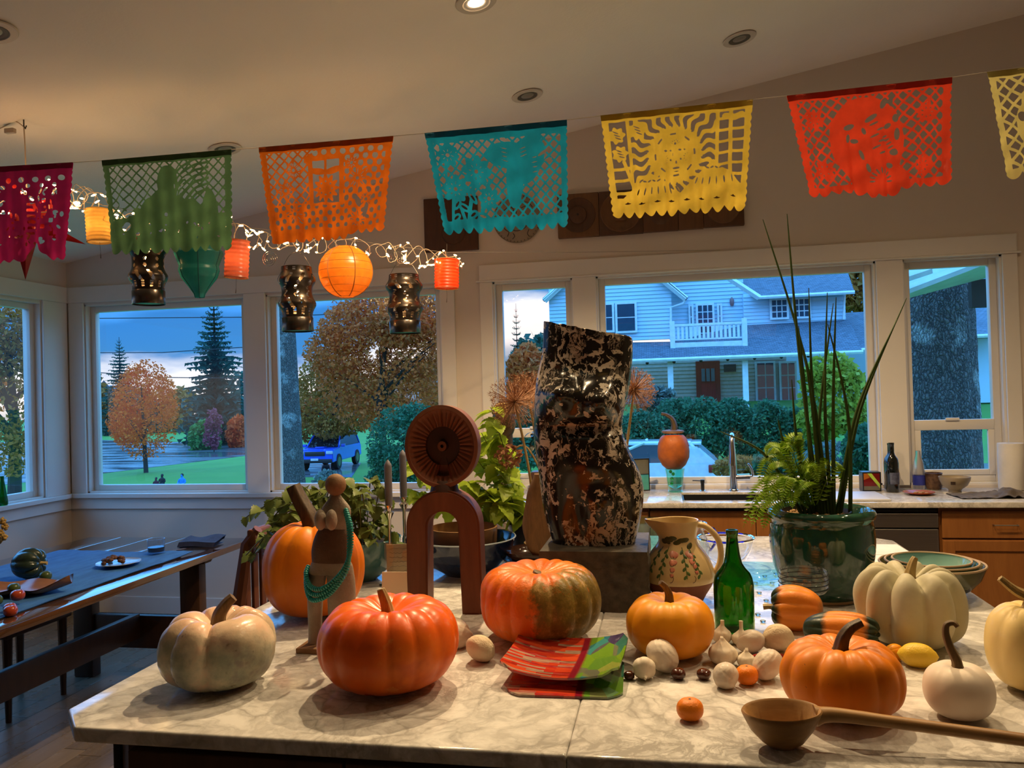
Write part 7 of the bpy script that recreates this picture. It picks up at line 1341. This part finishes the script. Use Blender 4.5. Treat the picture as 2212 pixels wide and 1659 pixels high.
car('white hatchback parked behind the pumpkin on the vase', (q[0]-2.0, 21.2, zc), PI-.06, M_whp, 4.1, 1.75, [(-2.05, .30), (-2.1, .75), (-1.97, .98), (-1.55, 1.36), (-1.28, 1.38), (-.85, .97), (1.0, .95), (1.9, .75), (2.05, .55), (2.05, .28)], ([(-1.85, .92), (1.15, .92), (.35, 1.40), (-.2, 1.47), (-1.35, 1.42)], 1.45), (-1.3, 1.25), .31,
    [('tail_lamp', (-2.02, -1.78, .56, .875, .72, .92), M_red), ('tail_lamp', (-2.02, -1.78, -.875, -.56, .72, .92), M_red), ('rear_spoiler', (-1.62, -1.30, -.6, .6, 1.40, 1.46), M_whp), ('rear_bumper', (-2.15, -1.95, -.84, .84, .30, .55), M_whp)])
# ---- neighbour's house
def shingles():
    t = NT('blue_grey_shingles'); co = t.co(); s = t.n('ShaderNodeSeparateXYZ'); t.l(co, s.inputs[0]); c = t.n('ShaderNodeCombineXYZ'); t.l(s.outputs[0], c.inputs[0]); t.l(t.math('MULTIPLY', s.outputs[2], 2.2), c.inputs[1])
    b = t.n('ShaderNodeTexBrick'); t.l(c.outputs[0], b.inputs[0]); b.inputs['Scale'].default_value = 2.6; b.inputs['Mortar Size'].default_value = .03; b.inputs['Color1'].default_value = (.16, .20, .26, 1); b.inputs['Color2'].default_value = (.07, .095, .13, 1); b.inputs['Mortar'].default_value = (.03, .04, .06, 1)
    return t.done(t.bsdf(t.mix(t.ramp(t.noise(5, 4, co), ((.3, .0), (.7, .6))), b.outputs[0], (.11, .14, .18)), .85))
NY_ = 38.0; hs = NY_/F*1.0
hp = at_y(1530, 870, NY_); nh = thing('neighbour_house', 'pale blue two storey house with balcony and red front door', 'house', (hp[0], NY_, hp[2])); hO = Vector((hp[0], NY_, hp[2]))
M_sid = mat('pale_blue_siding', (.50, .66, .78), .6, (.47, .63, .75), 1); M_wtr = mat('white_house_trim', (.72, .78, .82), .5); M_shg = shingles(); M_hgl = mat('dark_house_glass', (.03, .055, .09), .06); M_crm = mat('cream_porch_wall', (.62, .54, .45), .6); M_rdr = mat('red_door', (.36, .05, .02), .4)
def H(px, py, dy=0): p = Vector(at_y(px, py, NY_+dy))-hO; return p
def hbox(name, px0, py0, px1, py1, y0, y1, m, parent=None, b=0):
    a = H(px0, (py0+py1)/2, y0); c = H(px1, (py0+py1)/2, y0); z1 = H((px0+px1)/2, py0, y0).z; z0 = H((px0+px1)/2, py1, y0).z; return part(parent or nh, name, G().box(a.x, c.x, y0, y1, z0, z1, b), m, False), (a.x, c.x, z0, z1)
def siding(px0, py0, px1, py1, y, n, m, gable=None):
    _, (x0, x1, z0, z1) = hbox('wall', px0, py0, px1, py1, y, y+.3, m); d = (z1-z0)/n
    for k in range(n):
        a, b = x0, x1
        if gable:
            zc = z0+(k+.5)*d
            b = gable(zc, x0, x1)
            if b-a < .2: continue
        part(nh, 'siding_board', G().add([(a, y-.012, z0+k*d), (b, y-.012, z0+k*d), (b, y-.055, z0+k*d), (a, y-.055, z0+k*d), (a, y-.012, z0+(k+1)*d), (b, y-.012, z0+(k+1)*d)], [(0, 1, 2, 3), (3, 2, 5, 4)]), m, False)
siding(1186, 560, 1450, 737, -3.0, 22, M_sid); siding(1450, 590, 1607, 745, -1.2, 19, M_sid); siding(1606, 630, 1826, 702, -1.6, 9, M_sid); siding(1300, 775, 1700, 872, .6, 12, M_crm)
def hwin(px0, py0, px1, py1, y, cols, rws, name='window'):
    f, (x0, x1, z0, z1) = hbox(name, px0, py0, px1, py1, y-.14, y-.05, M_wtr); m = .07
    for i in range(cols):
        for j in range(rws):
            a = x0+m+(x1-x0-2*m)*i/cols; b = x0+m+(x1-x0-2*m)*(i+1)/cols; c = z0+m+(z1-z0-2*m)*j/rws; d = z0+m+(z1-z0-2*m)*(j+1)/rws; part(f, 'pane', G().box(a+.025, b-.025, y-.16, y-.141, c+.025, d-.025), M_hgl, False)
hwin(1296, 654, 1327, 718, -3.06, 1, 2); hwin(1329, 652, 1376, 719, -3.06, 1, 2); hwin(1663, 644, 1704, 690, -1.66, 3, 3); hwin(1711, 642, 1752, 688, -1.66, 3, 3)
hwin(1488, 657, 1499, 736, -1.26, 1, 3, 'side_light'); hwin(1504, 655, 1544, 738, -1.26, 3, 5, 'french_door'); hwin(1550, 655, 1561, 734, -1.26, 1, 3, 'side_light')
lanp = H(1581, 652, -1.3); part(nh, 'wall_lantern', G().lathe([(.06, -.18), (.09, -.1), (.10, .08), (.03, .2), (.0005, .22)], 10, tuple(lanp)), mat('brown_lantern', (.30, .14, .14), .5))
# roofs
def slope(name, pts, m, th=.12):
    P = [Vector(q) for q in pts]; n = (P[1]-P[0]).cross(P[2]-P[0]).normalized()
    if n.y > 0: n = -n
    k = len(P); v = [tuple(p) for p in P]+[tuple(p-n*th) for p in P]; part(nh, name, G().add(v, [tuple(range(k)), tuple(range(2*k-1, k-1, -1))]+[(i, k+i, k+(i+1) % k, (i+1) % k) for i in range(k)]), m, False)
slope('upper_roof', (H(1562, 596, .5), H(1638, 641, -2.4), H(1845, 628, -2.4), H(1822, 560, 3.0), H(1590, 560, 3.0)), M_shg); slope('porch_roof', (H(1290, 780, -5.0), H(1862, 757, -5.0), H(1836, 690, -1.6), H(1606, 702, -1.6), H(1450, 738, -2.95), H(1290, 741, -2.95)), M_shg); slope('side_roof', (H(1826, 758, -4.5), H(1980, 740, -4.5), H(1960, 668, 2), H(1822, 676, 2)), M_shg)
slope('side_roof', (H(2060, 728, -5), H(2170, 722, -5), H(2170, 660, 2), H(2060, 664, 2)), M_shg); hbox('rear_wall', 1690, 752, 2000, 880, 4, 4.3, M_sid); hbox('far_wing_wall', 2050, 728, 2160, 870, -3, -2.6, M_sid)
for a, b in (((1636, 643, -2.5), (1846, 631, -2.5)), ((1285, 783, -5.1), (1864, 760, -5.1)), ((2055, 729, -5.1), (2175, 723, -5.1)), ((1826, 760, -4.6), (1985, 742, -4.6))): part(nh, 'gutter', G().tube([H(*a), H(*b)], .085, 6), M_wtr)
for a, b in (((1558, 590, -2.5), (1640, 643, -2.5)), ((1420, 595, -3.4), (1482, 646, -3.4)), ((1230, 600, -3.4), (1176, 650, -3.4))): part(nh, 'rake_board', G().tube([H(*a), H(*b)], .13, 4), M_wtr)
slope('gable_roof', (H(1424, 592, -3.5), H(1486, 644, -3.5), H(1486, 640, 1), H(1424, 588, 1)), M_shg); slope('gable_roof', (H(1230, 596, -3.5), H(1172, 648, -3.5), H(1172, 644, 1), H(1230, 592, 1)), M_shg)
part(nh, 'downspout', G().tube([H(1480, 648, -3.4), H(1476, 655, -3.3), H(1449, 664, -3.15), H(1449, 735, -3.15)], .05, 6), M_wtr); part(nh, 'downspout', G().tube([H(1824, 634, -2.2), H(1824, 640, -1.8), H(1822, 690, -1.75)], .05, 6), M_wtr)
# balcony
_, (bx0, bx1, bz0, bz1) = hbox('balcony_floor', 1449, 738, 1614, 752, -3.9, -1.25, M_wtr); rz_ = H(1530, 700, -3.85).z
part(nh, 'hand_rail', G().box(bx0, bx1, -3.9, -3.78, rz_-.05, rz_+.05), M_wtr, False); part(nh, 'bottom_rail', G().box(bx0, bx1, -3.87, -3.81, bz1+.10, bz1+.16), M_wtr, False); bal = meshof('baluster', G().box(-.05, .05, -.03, .03, 0, rz_-.05-bz1-.16), M_wtr, False)
for k in range(17): inst(nh, 'baluster', bal, T(lerp(bx0+.15, bx1-.15, k/16), -3.84, bz1+.16))
for x in (bx0+.08, bx1-.08): part(nh, 'newel_post', G().box(x-.10, x+.10, -3.94, -3.74, bz0, rz_+.18), M_wtr, False)
# porch
for px in (1449, 1611): hbox('porch_post', px-6, 778, px+6, 880, -4.7, -4.45, M_wtr)
f, (x0, x1, z0, z1) = hbox('front_door', 1504, 780, 1556, 872, .42, .58, M_rdr); w = x1-x0
for i in range(3): part(f, 'pane', G().box(x0+w*(.2+.2*i)+.03, x0+w*(.4+.2*i)-.03, .38, .419, z1-.95, z1-.35), mat('frosted_door_pane', (.20, .20, .22), .3), False)
part(f, 'door_panel', G().box(x0+w*.2, x0+w*.8, .39, .419, z0+.3, z1-1.05), mat('red_door_panel', (.42, .04, .02), .4), False)
hbox('porch_plaque', 1564, 787, 1590, 803, .45, .58, mat('weathered_sign', (.12, .07, .05), .8)); hwin(1632, 780, 1676, 868, .55, 2, 3); hwin(1684, 780, 1722, 868, .55, 2, 3)
for k in range(9): p = H(1340+k*58, 787-k*2.6, -4.9); part(nh, 'porch_bulb', G().ball(.07, c=tuple(p), nu=8, nv=6), M_blk)
part(nh, 'plastic_sheet', G().surf(lambda u, w_: tuple(H(lerp(1630, 1690, u), lerp(775, 868, w_), -4.3+.15*math.sin(9*u))), 20, 8), pane('plastic_film', 3.0), True)
# planting before the neighbour's house
HD = [(1390, 880, 60, 'hedge'), (1455, 855, 60, 'hedge'), (1525, 850, 62, 'hedge'), (1592, 852, 60, 'hedge'), (1660, 858, 58, 'hedge'), (1712, 875, 50, 'hedge')]; HL = ['leftmost dense green hedge shrub beside the torso', 'second green hedge shrub from the torso', 'green hedge shrub below the red front door', 'green hedge shrub right of the red front door', 'green hedge shrub left of the rushes', 'rightmost green hedge shrub behind the rushes']
for k, (px, tp, hw, kd) in enumerate(HD): tree(HL[k], px, tp, 1010, 26+.5*(k % 2), hw, kd, 5200, .075, 'hedge_shrub', 0, cat='shrub', low=.05, grp='hedge shrubs before the neighbour house')
tree('yellow-green bush at the right of the kitchen window', 1800, 755, 960, 24, 80, 'lime', 3600, .12, 'shrub', 0, cat='shrub', low=.1); tree('dusty blue low shrub below the yellow-green bush', 1800, 950, 1040, 17, 70, 'grey', 2200, .06, 'shrub', 0, cat='shrub', low=.05); tree('dark low shrub right of the faucet', 1680, 965, 1040, 18, 60, 'hedge', 1800, .07, 'shrub', 0, cat='shrub', low=.05); tree('tan grasses clump behind the faucet', 1600, 985, 1040, 19, 70, 'olive', 1500, .07, 'shrub', 0, cat='shrub', low=.05); tree('green spiky shrub at the right end of the kitchen window', 1860, 920, 1040, 14, 45, 'hedge', 1800, .06, 'shrub', 0, cat='shrub', low=.05)
tree('blue-grey shrub at the porch corner left of the door', 1420, 830, 900, 31, 45, 'grey', 1500, .12, 'shrub', 0, cat='shrub', low=.1)
tree('rust coloured tree in the narrow kitchen window', 1150, 735, 1000, 30, 75, 'brown', 4200, .14, low=.15); conifer('slim conifer against the white sky in the narrow kitchen window', 1121, 655, 900, 75, 30, 18, 11); tree('far green trees low in the narrow kitchen window', 1160, 715, 950, 80, 75, 'teal', 2200, .45, low=.1); tree('dark bushes below in the narrow kitchen window', 1140, 850, 1020, 22, 70, 'hedge', 2600, .11, 'shrub', 0, cat='shrub', low=.05); tree('leafy tree at the right end above the neighbour roof', 1850, 560, 700, 60, 60, 'olive', 1600, .3, low=.1)
# eave of the porch roof seen above the thick trunk
ev = thing('porch_eave', 'white roof eave with gutter above the thick trunk', 'roof eave', tuple(at_y(2000, 600, 8.6))); eO = Vector(at_y(2000, 600, 8.6)); E = lambda a, b, y: Vector(at_y(a, b, y))-eO
v = [E(1900, 640, 8.6), E(2070, 583, 8.6), E(2300, 500, 8.6), E(2300, 560, 9.6), E(2108, 606, 9.6), E(1940, 650, 9.6)]; part(ev, 'soffit', G().add([tuple(q) for q in v]+[tuple(q+Vector((0, .1, .3))) for q in v], [tuple(range(6)), (6, 7, 8, 9, 10, 11)]+[(i, (i+1) % 6, 6+(i+1) % 6, 6+i) for i in range(6)]), M_wtr, False)
part(ev, 'gutter', G().tube([E(1890, 652, 8.5), E(2080, 580, 8.5), E(2300, 492, 8.5)], .05, 6), M_wtr); part(ev, 'gutter', G().tube([E(1890, 622, 8.3), E(2010, 582, 8.3)], .05, 6), M_wtr); part(ev, 'brown_post', G().box(*(lambda a, b: (a.x, b.x, 0, .1, b.z, a.z))(E(2098, 604, 9.7), E(2150, 662, 9.7)), M=T(0, 1.1, 0)), mat('brown_board', (.07, .05, .045), .8), False)
